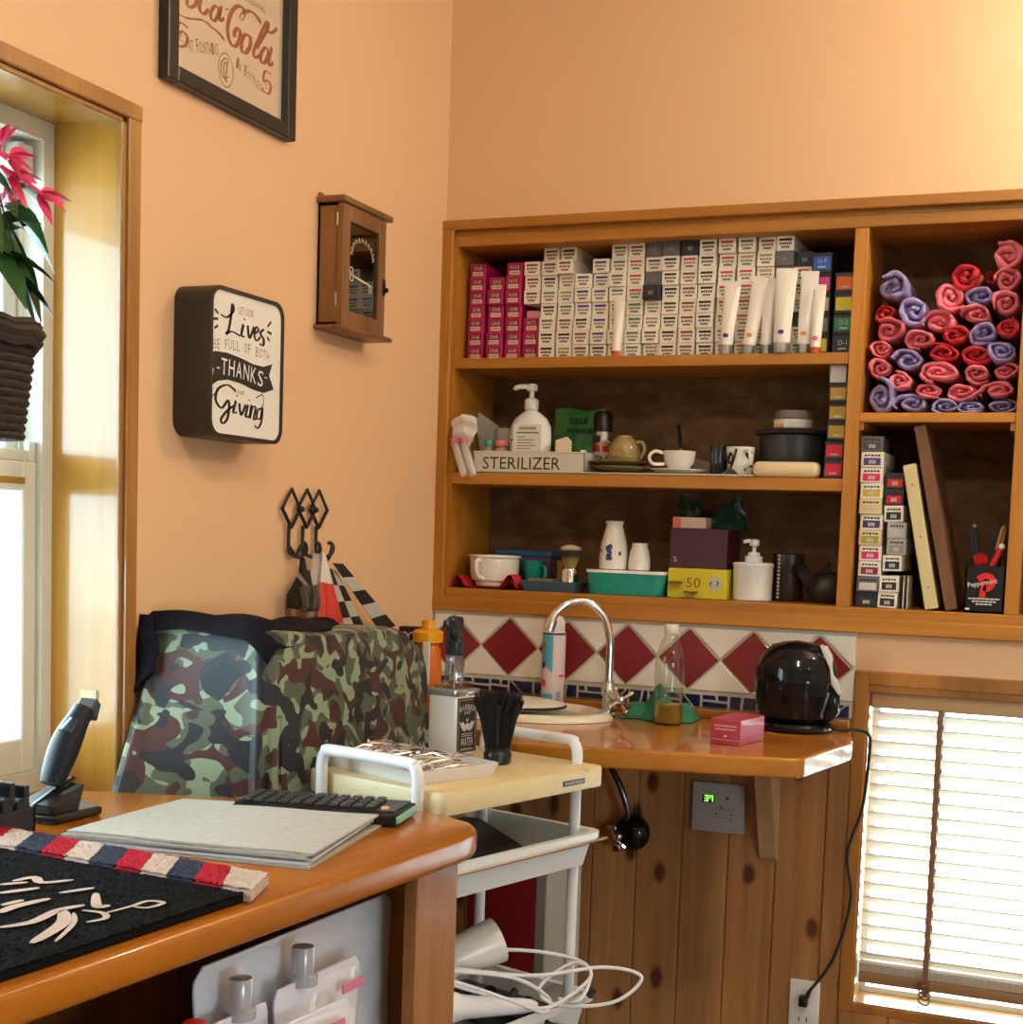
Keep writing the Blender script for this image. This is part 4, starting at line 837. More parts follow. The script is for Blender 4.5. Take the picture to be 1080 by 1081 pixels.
def plank(x0b, x1b, x0t, zt, y0, y1, mats, name, label, dots=False):
    t = thing(name, label, 'board', ((x0b+x1b)/2, y0, Z3)); mb = MB(); w = x1b-x0b; zb = Z3+.0006
    ang = math.atan2(x0t-x0b, zt-zb); h = (zt-zb)/math.cos(ang)
    M = Matrix.Translation((x0b, 0, zb+max(0, -math.sin(ang)*0))) @ Matrix.Rotation(ang, 4, 'Y')
    mb.box((0, y0, 0), (w*math.cos(ang), y1, h), 0, .002, 1, M=M @ Matrix.Translation((0, 0, w*math.sin(-ang)*0+.0)))
    mb.build('plank', mats[0], t)
    if dots:
        mb = MB()
        for q in (.15, .50, .86): mb.lathe([(.0018, 0), (.0018, .0008), (0, .0008)], 10, M=M @ Matrix.Translation((w*.5, y0-.0001, h*q)) @ Matrix.Rotation(PI/2, 4, 'X'))
        mb.build('nail_hole', INK, t)
    return t
plank(1.1985, 1.2275, 1.1330, 1.470, .010, .20, [pm('cream_painted_board', (.66, .55, .28), .55)], 'cream_board', 'cream painted board leaning left against the carton stacks', True)
plank(1.2420, 1.2690, 1.1520, 1.556, .012, .235, [wood('brown_board_timber', (.26, .11, .05), (.18, .07, .03), 'Z', .6, .05)], 'brown_board', 'taller dark brown board leaning behind the cream one')
# black tool box with the red logo
bx = thing('tool_holder', 'black tool holder box printed with a red logo and white script', 'holder', (1.322, .04, Z3))
mb = MB(); x0_, x1_ = 1.281, 1.3645; y0_, y1_ = .008, .085; h = .104
for a, b in (((x0_, y0_, Z3+.0004), (x1_, y0_+.003, Z3+h)), ((x0_, y1_-.003, Z3+.0004), (x1_, y1_, Z3+h)), ((x0_, y0_, Z3+.0004), (x0_+.003, y1_, Z3+h)), ((x1_-.003, y0_, Z3+.0004), (x1_, y1_, Z3+h)), ((x0_, y0_, Z3+.0004), (x1_, y1_, Z3+.004))): mb.box(a, b)
mb.build('box_wall', pm('glossy_black_card', (.014, .012, .014), .25), bx)
mb = MB(); F_ = FY(1.322, Z3+.056, y0_-.0006)
mb.ribbon([(-.004, -.022), (-.002, .0), (.0, .014)], .012, F_, 0, taper=False); mb.ribbon([(-.014, .018), (.0, .026), (.014, .022), (.016, .008), (.006, -.002), (-.002, .0)], .013, F_, 0, taper=False); mb.build('red_logo', pm('red_logo_ink', (.70, .02, .015), .4), bx)
mb = MB(); WI = pm('white_ink', (.75, .72, .66), .5); mb.text('Peppermint', .062, .014, FY(1.289, Z3+.052, y0_-.0014, .20)); 
for z, w in ((.030, .066), (.024, .050), (.018, .034)): bars(mb, 1.323-w/2, 1.323+w/2, Z3+z, Z3+z+.003, 0, int(w/.0045), y0_-.0008)
mb.build('lettering', WI, bx)
mb = MB(); mb.box((1.284, y0_-.0016, Z3+.006), (1.293, y0_-.0006, Z3+.0105), 0); mb.build('white_sticker', WI, bx)
ZB = Z3+.0045
sz = thing('red_clip', 'red plastic hair clip sticking up out of the tool holder', 'clip', (1.31, .04, ZB)); RP = pm('red_plastic', (.62, .015, .02), .3)
mb = MB(); mb.tube([(1.312, .045, ZB), (1.305, .04, ZB+.105), (1.300, .035, ZB+.120)], [.006, .008, .006], 8); mb.tube([(1.305, .038, ZB+.100), (1.322, .030, ZB+.116)], .005, 8)
for k in range(5): mb.tube([(1.298+.006*k, .032, ZB+.104), (1.296+.006*k, .028, ZB+.128-.003*abs(k-2))], .002, 6)
mb.build('clip_body', RP, sz)
cb = thing('red_handled_brush', 'red handled tool slanting right out of the tool holder', 'tool', (1.335, .03, ZB)); mb = MB(); mb.tube([(1.318, .04, ZB), (1.336, .03, ZB+.105), (1.352, .022, ZB+.140)], [.006, .008, .007], 10); mb.build('handle', RP, cb); MB().sphere((1.3525, .0215, ZB+.142), .0075).build('white_tip', WHITEP, cb)
bw = thing('wooden_handled_brush', 'black brush with an oval amber wooden handle standing in the tool holder', 'brush', (1.345, .06, ZB))
mb = MB(); mb.tube([(1.344, .06, ZB), (1.345, .065, ZB+.10), (1.347, .07, ZB+.14)], [.005, .006, .005], 8); mb.grid(lambda u, v: (1.344+.016*math.cos(2*PI*u)*math.sin(PI*v)-.006, .069+.006*math.sin(2*PI*u)*math.sin(PI*v), ZB+.118+.085*v), 12, 10, cu=True); mb.build('brush_back', BLACKM, bw)
MB().tube(smooth_path([(1.340, .058, ZB+.135), (1.346, .058, ZB+.165), (1.351, .06, ZB+.185), (1.353, .062, ZB+.175), (1.349, .06, ZB+.145)], 4), .0042, 8).build('wooden_back', pm('amber_wood', (.42, .18, .04), .35), bw)
cm = thing('black_comb', 'slim black comb standing left in the tool holder', 'comb', (1.30, .06, ZB)); mb = MB(); mb.tube([(1.312, .065, ZB), (1.300, .065, ZB+.12), (1.290, .065, ZB+.185)], [.004, .006, .004], 8, flat=.5); mb.tube([(1.304, .07, ZB+.08), (1.286, .07, ZB+.175), (1.285, .07, ZB+.19)], [.010, .012, .004], 8, flat=.4); mb.build('comb_spine', BLACKM, cm); MB().sphere((1.2895, .064, ZB+.187), .0045).build('silver_tip', STEEL, cm)
mb = MB(); mb.tube([(1.355, .075, ZB), (1.360, .078, ZB+.19), (1.361, .078, ZB+.27)], [.004, .003, .003], 8); tag(mb.build('knitting_rod', BLACKM), 'thin black rod standing at the right edge of the tool holder', 'rod')
# ================================================================== left wall: framed print
fp = thing('framed_print', 'black framed soft drink advertisement print high on the peach wall', 'picture', (0, -.978, 2.05))
y0_, y1_, z0_, z1_ = -1.187, -.765, 2.050, 2.44
mb = MB()
for a, b in (((.001, y0_, z0_), (.024, y0_+.030, z1_)), ((.001, y1_-.030, z0_), (.024, y1_, z1_)), ((.001, y0_+.03, z0_), (.024, y1_-.03, z0_+.028)), ((.001, y0_+.03, z1_-.028), (.024, y1_-.03, z1_))): mb.box(a, b, 0, .002, 1)
mb.build('frame', pm('black_frame', (.012, .011, .011), .35), fp)
MB().box((.002, y0_+.03, z0_+.028), (.007, y1_-.03, z1_-.028)).build('print_sheet', pm('cream_print', (.88, .74, .54), .5), fp)
RI = pm('brick_red_ink', (.36, .035, .015), .5)
F_ = FX(0, 0, .0076); mb = MB()
for pts, w in [([(-1.0700, 2.2280), (-1.0990, 2.2330), (-1.1154, 2.2157), (-1.1373, 2.2068), (-1.1493, 2.1960), (-1.1490, 2.1840), (-1.1388, 2.1737), (-1.1211, 2.1721), (-1.0988, 2.1767), (-1.0693, 2.1850)], .007),
               ([(-1.0693, 2.185), (-1.0507, 2.1852), (-1.0366, 2.1821), (-1.0175, 2.1805), (-.9956, 2.173)], .010),
               ([(-1.0998, 2.2161), (-1.1129, 2.2039), (-1.1105, 2.1946), (-1.0993, 2.1964), (-1.0873, 2.2064), (-1.0862, 2.217), (-1.0998, 2.2161)], .010), ([(-1.0509, 2.2266), (-1.0612, 2.229), (-1.0738, 2.2161), (-1.0753, 2.2015), (-1.0641, 2.1971), (-1.0467, 2.2099)], .011),
               ([(-1.0139, 2.2236), (-1.0282, 2.2222), (-1.0401, 2.2082), (-1.0389, 2.1977), (-1.0285, 2.197), (-1.0174, 2.2107), (-1.0139, 2.2236)], .010), ([(-1.0069, 2.2294), (-1.0135, 2.2067), (-1.0086, 2.2036), (-.9981, 2.2113)], .009), ([(-.9938, 2.2286), (-.9841, 2.2319)], .006),
               ([(-.9308, 2.2489), (-.9485, 2.2499), (-.9681, 2.2374), (-.9808, 2.2177), (-.986, 2.1947), (-.9795, 2.1769), (-.9636, 2.1726), (-.949, 2.1853), (-.9445, 2.2015), (-.9522, 2.2079), (-.9634, 2.1981), (-.9631, 2.1888)], .012),
               ([(-.9559, 2.2468), (-.9359, 2.2494), (-.9295, 2.2415), (-.9392, 2.2275), (-.9474, 2.2315), (-.9382, 2.2421)], .004), ([(-.9382, 2.2421), (-.9156, 2.2516), (-.8949, 2.2523), (-.8737, 2.2438)], .013),
               ([(-.9141, 2.2073), (-.9293, 2.2037), (-.94, 2.1868), (-.9375, 2.1727), (-.9243, 2.1736), (-.9109, 2.1893), (-.9098, 2.2027), (-.9141, 2.2073)], .012), ([(-.8877, 2.1939), (-.8573, 2.2312), (-.8472, 2.2498), (-.8537, 2.2518), (-.8655, 2.2368), (-.8855, 2.2056), (-.8978, 2.1838), (-.8933, 2.1743), (-.8768, 2.183)], .010),
               ([(-.8455, 2.203), (-.8589, 2.2024), (-.8727, 2.1862), (-.8712, 2.1742), (-.8596, 2.175), (-.8478, 2.1898), (-.8455, 2.203)], .011), ([(-.8339, 2.2114), (-.8448, 2.1823), (-.8402, 2.1759), (-.8286, 2.1845)], .010), ([(-.8525, 2.2466), (-.8467, 2.236), (-.8307, 2.2413), (-.8158, 2.2531)], .010),
               ([(-1.1095, 2.1574), (-1.1353, 2.1585), (-1.1401, 2.1381), (-1.1249, 2.1463), (-1.1114, 2.141), (-1.1155, 2.127), (-1.1317, 2.1188), (-1.145, 2.1214)], .009), ([(-1.1225, 2.14), (-1.1322, 2.1369), (-1.1333, 2.1289), (-1.1223, 2.1312)], .002),
               ([(-.8353, 2.16), (-.8569, 2.1597), (-.8615, 2.1397), (-.8462, 2.1456), (-.8356, 2.1375), (-.8416, 2.1231), (-.8576, 2.1205), (-.8664, 2.1257)], .008), ([(-.8443, 2.1391), (-.8529, 2.1366), (-.8526, 2.1292), (-.844, 2.1308)], .002)]:
    mb.ribbon(pts, w*.82, F_, 0, 6, 'pen')
mb.build('script_lettering', RI, fp)
mb = MB(); BRI = pm('brown_poster_ink', (.26, .12, .05), .6)
for i, ch in enumerate('AT FOUNTAINS'):
    if ch != ' ': k = i/11; mb.text(ch, .0062, .020+.004*(i in (0, 3)), FX(-1.1041+.0845*k, 2.118+.021*k, .0076, .24), 0)
for i, ch in enumerate('IN BOTTLES'):
    if ch != ' ': k = i/9; mb.text(ch, .0075, .014+.006*(i in (0, 3)), FX(-.9575+.082*k, 2.137-.017*k, .0076, -.19), 0)
mb.text('REFRESHING', .085, .011, FX(-.945, 2.266, .0076, 0), 0);
for s_, w in ((1, .0022),): mb.ribbon([(-.990+.0245*math.cos(a), 2.1215+.0295*math.sin(a)) for a in [k*2*PI/16 for k in range(16)]], w, F_, 0, 3, False, True)
for pts in ([(-.9784, 2.1385), (-.9922, 2.1423), (-1.004, 2.1307), (-1.006, 2.1142), (-.996, 2.1066), (-.9791, 2.1129)], [(-.9821, 2.1321), (-.9939, 2.1338), (-.9974, 2.1194), (-.99, 2.1017), (-.9838, 2.1049)], [(-.9849, 2.1419), (-.99, 2.1004)]): mb.ribbon(pts, .0035, F_, 0, 5, True)
mb.build('small_lettering', BRI, fp)
MB().box((.0105, y0_+.028, z0_+.026), (.0115, y1_-.028, z1_-.026)).build('print_glass', glass_pane('picture_glass', (1, 1, 1), .04), fp)
# ------------------------------------------------------------------ light box sign
sg = thing('light_box_sign', 'dark edged white wall box reading Lives, THANKS and Giving', 'sign', (0, -1.008, 1.445))
mb = MB(); a_, b_ = (-1.130, -.885), (1.445, 1.712)
def rr2(y0, y1, z0, z1, r): return rrect(y0, y1, z0, z1, r, 6)
mb.prism(rr2(a_[0], a_[1], b_[0], b_[1], .03), .001, .072, 'X')
o_ = rr2(a_[0], a_[1], b_[0], b_[1], .03); i_ = rr2(a_[0]+.007, a_[1]-.007, b_[0]+.007, b_[1]-.007, .025); n = len(o_)
mb.add([(.072, *p) for p in o_]+[(.079, *p) for p in o_]+[(.079, *p) for p in i_]+[(.072, *p) for p in i_], [(k*n+i, k*n+(i+1) % n, (k+1)*n+(i+1) % n, (k+1)*n+i) for k in range(3) for i in range(n)])
mb.build('sign_case', pm('dark_bronze_plastic', (.030, .022, .016), .45), sg)
MB().prism(i_, .0722, .0755, 'X').build('face_panel', pm('white_acrylic', (.82, .80, .74), .25), sg)
F_ = FX(0, 0, .0761); mb = MB()
for pts, w in [([(-1.0966, 1.6617), (-1.0771, 1.6593), (-1.0563, 1.6737), (-1.0599, 1.6844), (-1.0641, 1.6613), (-1.0708, 1.6378), (-1.0795, 1.6293), (-1.0609, 1.6365), (-1.0317, 1.6323)], .0055), ([(-1.0223, 1.6547), (-1.0284, 1.6355), (-1.0165, 1.6326)], .006), ([(-1.0195, 1.6655), (-1.0190, 1.6625)], .004), ([(-1.0087, 1.6548), (-1.002, 1.6328), (-.9872, 1.6552)], .0055), ([(-.985, 1.6425), (-.9723, 1.6508), (-.9794, 1.6563), (-.9859, 1.6424), (-.9786, 1.6313), (-.9649, 1.6397)], .005), ([(-.953, 1.6554), (-.9651, 1.6467), (-.9533, 1.6366), (-.9555, 1.626), (-.9679, 1.6271)], .006),
               ([(-1.1159, 1.6685), (-1.1038, 1.662)], .004), ([(-1.1217, 1.6504), (-1.1043, 1.6526)], .004), ([(-1.1157, 1.6349), (-1.104, 1.6411)], .004), ([(-.9286, 1.673), (-.9408, 1.6618)], .004), ([(-.9414, 1.6533), (-.926, 1.6507)], .004), ([(-.9419, 1.6428), (-.9318, 1.6367)], .004),
               ([(-1.0436, 1.5312), (-1.0703, 1.5402), (-1.1008, 1.5298), (-1.1082, 1.5098), (-1.0894, 1.4976), (-1.0695, 1.5122), (-1.065, 1.5003), (-1.071, 1.4793), (-1.0846, 1.4705), (-1.0897, 1.4786), (-1.069, 1.4954), (-1.0494, 1.505)], .006), ([(-1.0431, 1.5148), (-1.0508, 1.4939), (-1.0391, 1.494)], .006), ([(-1.0405, 1.525), (-1.040, 1.5225)], .004), ([(-1.0321, 1.5112), (-1.0255, 1.4906), (-1.0108, 1.5105)], .0055), ([(-1.0031, 1.5112), (-1.0102, 1.4901), (-.9999, 1.4901)], .006), ([(-1.000, 1.521), (-.9995, 1.5185)], .004), ([(-.9911, 1.5124), (-.9963, 1.4876), (-.9875, 1.5071), (-.977, 1.5081), (-.9824, 1.4869), (-.9729, 1.4887)], .005), ([(-.955, 1.5091), (-.969, 1.5046), (-.972, 1.4902), (-.9597, 1.4903), (-.9532, 1.5093), (-.9559, 1.4845), (-.9679, 1.4712), (-.9794, 1.475)], .005),
               ([(-.975, 1.5261), (-.9541, 1.5343), (-.95, 1.5181), (-.9629, 1.5051)], .002), ([(-1.1241, 1.5113), (-1.1102, 1.5217)], .002)]: mb.ribbon(pts, w*1.15, F_, 0, 6, 'pen' if w > .0045 else False)
ban = [(-1.1356, 1.5867), (-1.1122, 1.5955), (-1.072, 1.597), (-1.0304, 1.5932), (-.9875, 1.5869), (-.9524, 1.5864), (-.9213, 1.5948), (-.9322, 1.5722), (-.915, 1.5478), (-.9507, 1.5379), (-.986, 1.5404), (-1.029, 1.5474), (-1.0706, 1.5497), (-1.1028, 1.5439), (-1.1224, 1.5338), (-1.1153, 1.5626)]
mb.prism(ban, .0757, .0762, 'X')
mb.build('black_script', INK, sg)
mb = MB()
for i, ch in enumerate('THANKS'): k = i/5; mb.text(ch, .0185, .029, FX(-1.094+.121*k, 1.5575-.008*k+.003*math.sin(k*PI), .0768, -.06), 0)
for y in (-1.106, -.948): mb.box((.0762, y, 1.566), (.0768, y+.008, 1.568))
mb.build('white_lettering', pm('white_lettering_ink', (.8, .78, .72), .5), sg)
mb = MB(); GI = pm('pale_grey_ink', (.36, .34, .30), .6)
for i, ch in enumerate('BE FULL OF BOTH'):
    if ch != ' ': k = i/14; mb.text(ch, .0095, .018, FX(-1.119+.176*k, 1.5985+.006*math.sin(k*PI), .0761, .06-.12*k), 0)
mb.text('LET OUR', .05, .014, FX(-1.039, 1.671, .0761), 0); mb.text('AND', .026, .008, FX(-1.040, 1.5275, .0761), 0)
mb.build('grey_lettering', GI, sg)
# ------------------------------------------------------------------ key cabinet
KW = wood('key_cabinet_timber', (.30, .135, .045), (.20, .085, .025), 'Z', .45, .1)
kb = thing('key_cabinet', 'small wooden key cabinet with a printed glass door on the peach wall', 'cabinet', (0, -.535, 1.70))
y0_, y1_, z0_, z1_ = -.631, -.440, 1.712, 1.962
mb = MB(); mb.box((.001, y0_, z0_), (.046, y0_+.008, z1_)); mb.box((.001, y1_-.008, z0_), (.046, y1_, z1_)); mb.box((.001, y0_, z0_), (.006, y1_, z1_)); mb.box((.001, y0_, z0_), (.046, y1_, z0_+.006)); mb.box((.001, y0_, z1_-.006), (.046, y1_, z1_))
mb.box((.001, y0_-.010, z1_), (.068, y1_+.022, z1_+.013), 0, .003); mb.box((.001, y0_-.012, z0_-.010), (.072, y1_+.022, z0_), 0, .003); mb.box((.001, y0_-.004, z1_+.013), (.008, y0_+.012, z1_+.022), 0, .002)
mb.build('cabinet_case', KW, kb)
mb = MB(); f_ = .030
for a, b in (((.0465, y0_, z0_+.001), (.062, y0_+f_, z1_-.001)), ((.0465, y1_-f_, z0_+.001), (.062, y1_, z1_-.001)), ((.0465, y0_+f_, z0_+.001), (.062, y1_-f_, z0_+.032)), ((.0465, y0_+f_, z1_-.034), (.062, y1_-f_, z1_-.001))): mb.box(a, b, 0, .0015, 1)
dr = mb.build('door', KW, kb)
MB().box((.052, y0_+f_, z0_+.032), (.055, y1_-f_, z1_-.034)).build('door_glass', glass_pane('smoky_glass', (.32, .30, .24), .10), dr)
mb = MB(); F_ = FX(0, 0, .0556); ym = (y0_+y1_)/2
for i in range(11):
    a = PI*(1-i/10); q = FX(ym+.043*math.cos(a), 1.868+.028*math.sin(a), .0556, a-PI/2); mb.ribbon([(-.003, 0), (-.003, .010)], .002, q, 0, 1, False); mb.ribbon([(-.003, .009), (.003, .005), (.002, 0)], .0018, q, 0, 2, False)
mb.ribbon([(ym-.044, 1.822), (ym+.045, 1.812)], .004, F_, taper=False)
for dx, dz in ((-.048, .006), (-.056, -.002), (-.046, -.006)): mb.ribbon([(ym+dx+.008*math.cos(a), 1.824+dz+.008*math.sin(a)) for a in [k*PI/4 for k in range(8)]], .003, F_, 0, 2, False, True)
for dy in (.034, .043): mb.ribbon([(ym+dy, 1.814), (ym+dy, 1.797)], .004, F_, taper=False)
mb.build('glass_print', pm('faded_white_print', (.62, .58, .48), .6), dr)
mb = MB(); mb.box((.056, y1_-.012, 1.80), (.066, y1_-.004, 1.835), 0, .002); mb.sphere((.068, y1_-.006, 1.812), .006, 0, 10, 6); mb.build('latch', pm('dark_iron_latch', (.03, .022, .018), .4, .6), dr)
for z in (1.752, 1.915): MB().tube([(.047, y0_-.001, z), (.047, y0_-.001, z+.026)], .0022, 8).build('hinge', pm('pale_brass', (.55, .48, .30), .3, .8), kb)
mb = MB(); mb.box((.008, ym-.05, 1.80), (.011, ym+.05, 1.805))
for k in range(4): mb.tube([(.011, ym-.04+.026*k, 1.80), (.022, ym-.04+.026*k, 1.797), (.024, ym-.04+.026*k, 1.804)], .0014, 5)
mb.build('key_hooks', STEEL, kb)
# ------------------------------------------------------------------ wrought iron hook rack and what hangs on it
IRON = pm('wrought_iron', (.016, .014, .013), .55)
hr = thing('iron_hook_rack', 'black wrought iron hook rack of three linked diamonds on the peach wall', 'hook rack', (0, -.675, 1.22))
for k, (y, dz) in enumerate(((-.730, .0), (-.673, .001), (-.618, .001))):
    mb = MB(); mb.tube([(.010+.003*(k % 2), y+a, 1.326+b+dz) for a, b in ((0, .040), (.036, 0), (0, -.038), (-.036, 0))], .0042, 6, 0, True, sm=False); mb.build('diamond', IRON, hr)
mb = MB()
for y in (-.700, -.643): mb.tube([(.008, y-.003, 1.335), (.022, y, 1.322)], .004, 6); mb.sphere((.018, y, 1.326), .006, 0, 8, 6)
mb.build('joint', IRON, hr)
for y in (-.738, -.682, -.627):
    mb = MB(); mb.tube(smooth_path([(.010, y, 1.292), (.010, y, 1.245), (.013, y+.010, 1.232), (.026, y+.020, 1.228), (.036, y+.026, 1.240), (.036, y+.022, 1.256), (.031, y+.014, 1.257)], 4), .0042, 6); mb.build('hook', IRON, hr)
mb = MB(); mb.tube(smooth_path([(.010, -.738, 1.25), (.012, -.714, 1.231), (.010, -.690, 1.25)], 4), .004, 6); mb.tube(smooth_path([(.02, -.640, 1.225), (.045, -.640, 1.222), (.052, -.636, 1.240), (.05, -.628, 1.254), (.046, -.616, 1.248)], 4), .004, 6); mb.build('lower_loop', IRON, hr)
gl = thing('hanging_glove', 'dark work glove with pale cuff hanging from the first hook', 'glove', (.035, -.74, 1.12))
mb = MB(); mb.tube([(.030, -.716, 1.226), (.031, -.714, 1.19), (.034, -.712, 1.165)], [.006, .011, .018], 8, flat=.5); mb.tube([(.034, -.712, 1.20), (.036, -.73, 1.15), (.036, -.735, 1.122)], [.012, .032, .030], 12, flat=.45); mb.build('glove_body', pm('dark_suede', (.028, .020, .016), .9), gl)
mb = MB(); mb.grid(lambda u, v: (.052+.006*math.sin(8*v), -.775+.062*u+.010*v, 1.203-.045*u-.022*v), 8, 5); mb.build('cuff', pm('cream_cuff', (.62, .54, .42), .85), gl)
for k in range(4):
    mb = MB(); mb.tube(smooth_path([(.052, -.752+.016*k, 1.17), (.058, -.748+.016*k, 1.13), (.052, -.75+.017*k, 1.122)], 3), [.008]*4+[.007]*3, 8); mb.build('finger', pm('mottled_leather', (.085+.02*(k % 2), .065, .05), .7), gl)
pl = thing('red_white_bag', 'white plastic bag with a red lower half hanging from the middle hook', 'bag', (.05, -.63, 1.1))
def bagpt(u, v): return (.050+.018*math.sin(PI*u)*v+.004*math.sin(15*u)*v, -.668-.014*v+.010*u+(.075*u)*v*1.15, 1.238-.128*v-.010*v*math.sin(2*u))
mb = MB(); mb.grid(lambda u, v: bagpt(u, .48*v), 22, 8); mb.build('bag_top', pm('white_plastic_film', (.70, .66, .60), .3), pl)
mb = MB(); mb.grid(lambda u, v: bagpt(u, .48+.62*v), 22, 8); mb.build('bag_bottom', pm('red_plastic_film', (.62, .045, .035), .3), pl)
mb = MB(); mb.grid(lambda u, v: (.042+.01*math.sin(7*u), -.715+.045*u+.02*(1-v), 1.235-.13*v), 10, 8); tag(mb.build('clear_bag', film('clear_bag_film', (.66, .66, .62), .45, .15)), 'clear plastic bag hanging left of the red and white one', 'bag')
CHK = pm('chequered_cloth', (.5, .48, .42), .8); _nt = CHK.node_tree
def chequer(name, pts, label, cuts):
    """a long strip hanging obliquely, printed in black and cream squares"""
    a, b, c_, d_ = [Vector(p) for p in pts]; mb = L(); nx, ny = cuts
    for i in range(ny):
        for j in range(nx):
            q = [(a.lerp(b, j/nx)).lerp(d_.lerp(c_, j/nx), i/ny), (a.lerp(b, (j+1)/nx)).lerp(d_.lerp(c_, (j+1)/nx), i/ny), (a.lerp(b, (j+1)/nx)).lerp(d_.lerp(c_, (j+1)/nx), (i+1)/ny), (a.lerp(b, j/nx)).lerp(d_.lerp(c_, j/nx), (i+1)/ny)]
            mb.add(q+[p+Vector((-.0015, 0, 0)) for p in q], [(0, 1, 2, 3), (4, 7, 6, 5), (0, 4, 5, 1), (1, 5, 6, 2), (2, 6, 7, 3), (3, 7, 4, 0)], (i+j) % 2)
    mb.world = True; return tag(mb.build(name, [BLACKM, CHK]), label, 'flag', 'chequered strips on the last hook')
chequer('chequered_flag', [(.055, -.632, 1.216), (.055, -.588, 1.214), (.062, -.345, 1.070), (.062, -.420, 1.060)], 'black and cream chequered strip slanting right from the last hook', (1, 5))
chequer('chequered_flag', [(.046, -.640, 1.205), (.046, -.600, 1.200), (.052, -.470, 1.065), (.052, -.560, 1.060)], 'lower chequered strip hanging steeply behind the slanting one', (2, 4))
# ------------------------------------------------------------------ hanging plant
pn = thing('hanging_plant', 'pink flowered plant in a dark wicker basket hanging before the left window', 'plant', (-.03, -1.60, 1.40))
c = (-.02, -1.545, 1.405)
WK = pm('dark_wicker', (.035, .024, .018), .8); mb = MB()
mb.lathe([(.060, 0), (.064, .004), (.078, .13), (.086, .150), (.080, .150), (.07, .13), (0, .125)], 30, c)
for i in range(11):
    z = .006+i*.0125; r_ = .066+.016*i/11
    mb.tube([(c[0]+(r_+.0022*math.cos(k*PI+i*PI))*math.cos(k*2*PI/36), c[1]+(r_+.0022*math.cos(k*PI+i*PI))*math.sin(k*2*PI/36), c[2]+z) for k in range(36)], .0065, 6, 0, True)
for dz, rr_ in ((.145, .091), (.158, .095), (.169, .090)): mb.tube([(c[0]+rr_*math.cos(k*2*PI/30), c[1]+rr_*math.sin(k*2*PI/30), c[2]+dz+.003*math.sin(k*2.1)) for k in range(30)], .009, 6, 0, True)
mb.build('wicker_basket', WK, pn)
for k in range(3):
    a = k*2*PI/3+.5; MB().tube([(c[0]+.09*math.cos(a), c[1]+.09*math.sin(a), c[2]+.165), (c[0]-.02, c[1]-.05, 2.06)], .0016, 5).build('hanger_wire', BLACKM, pn)
MB().tube([(c[0]-.02, c[1]-.05, 2.055), (c[0]-.02, c[1]-.05, 2.75)], .002, 5).build('hanger_cord', BLACKM, pn)
LEAF = pm('dark_green_leaf', (.030, .085, .022), .35); STEM = pm('green_stem', (.06, .11, .03), .6); PINKP = pm('pink_petal', (.72, .05, .16), .5, sss=0); PALEP = pm('pale_pink_petal', (.74, .26, .32), .5)
def blade(mb, p0, d, ln, w, droop, roll, mi=0, n=7):
    d = Vector(d).normalized(); sd = d.cross(Vector((0, 0, 1))); 
    if sd.length < .1: sd = Vector((1, 0, 0))
    sd.normalize(); sd = Matrix.Rotation(roll, 3, d) @ sd; P0 = Vector(p0)
    def f(u, v):
        q = P0+d*ln*u+Vector((0, 0, -droop*u*u)); ww = w*math.sin(PI*min(1, u**.75))*(1 if u < .999 else 0)
        return q+sd*(v-.5)*ww+Vector((0, 0, .18*w*abs(v-.5)*2*math.sin(PI*u)))
    mb.grid(f, n, 5, mi)
stems = MB(); rg = random.Random(11); lv = 0
top = Vector((c[0], c[1], c[2]+.16))
def stem(tip, bend=.02):
    b = top+Vector((rg.uniform(-.03, .03), rg.uniform(-.03, .03), -.02)); m = b.lerp(Vector(tip), .55)+Vector((rg.uniform(-bend, bend), rg.uniform(-bend, bend), .03)); stems.tube(smooth_path([b, m, tip], 5), .0022, 5); return [b, m, Vector(tip)]
leaf_sets = []
for tip, nl in (((-.03, -1.55, 1.84), 5), ((-.02, -1.50, 1.80), 5), ((.01, -1.56, 1.78), 5), ((-.06, -1.60, 1.83), 6), ((.0, -1.47, 1.77), 4), ((-.05, -1.63, 1.76), 6), ((.03, -1.62, 1.72), 5), ((-.02, -1.70, 1.80), 6), ((.03, -1.70, 1.74), 5)):
    B = stem(tip)
    for k in range(nl):
        t = .25+.7*k/nl; p = B[0].lerp(B[1], t*2) if t < .5 else B[1].lerp(B[2], t*2-1); a = rg.uniform(0, 2*PI); leaf_sets.append((p, (math.cos(a)*.8, math.sin(a)*.8, rg.uniform(-.2, .5)), rg.uniform(.06, .09), rg.uniform(.028, .042), rg.uniform(.01, .05)))
for p, d, ln, w, dp in (((-.02, -1.515, 1.80), (.1, .9, -.1), .06, .028, .02), ((-.02, -1.52, 1.765), (.2, .9, -.4), .07, .026, .03), ((-.01, -1.53, 1.70), (.2, .5, -.8), .085, .038, .02), ((.0, -1.56, 1.69), (.4, .3, -.9), .095, .042, .01), ((-.01, -1.60, 1.70), (.3, -.1, -.9), .09, .04, .02), ((-.02, -1.55, 1.73), (.3, .5, -.6), .08, .03, .03), ((-.03, -1.54, 1.76), (.4, .2, -.5), .07, .028, .03), ((.01, -1.535, 1.70), (.3, .2, -.95), .09, .042, .01), ((.0, -1.585, 1.72), (.5, .1, -.8), .10, .046, .02), ((.02, -1.56, 1.66), (.4, .6, -.5), .07, .036, .02), ((.0, -1.53, 1.745), (.2, .8, -.5), .075, .03, .03), ((.0, -1.62, 1.77), (.5, -.1, -.5), .09, .04, .03)): leaf_sets.append((Vector(p)+Vector((0, .040, 0)), d, ln*1.15, w*1.2, dp))
stems.build('stem', STEM, pn)
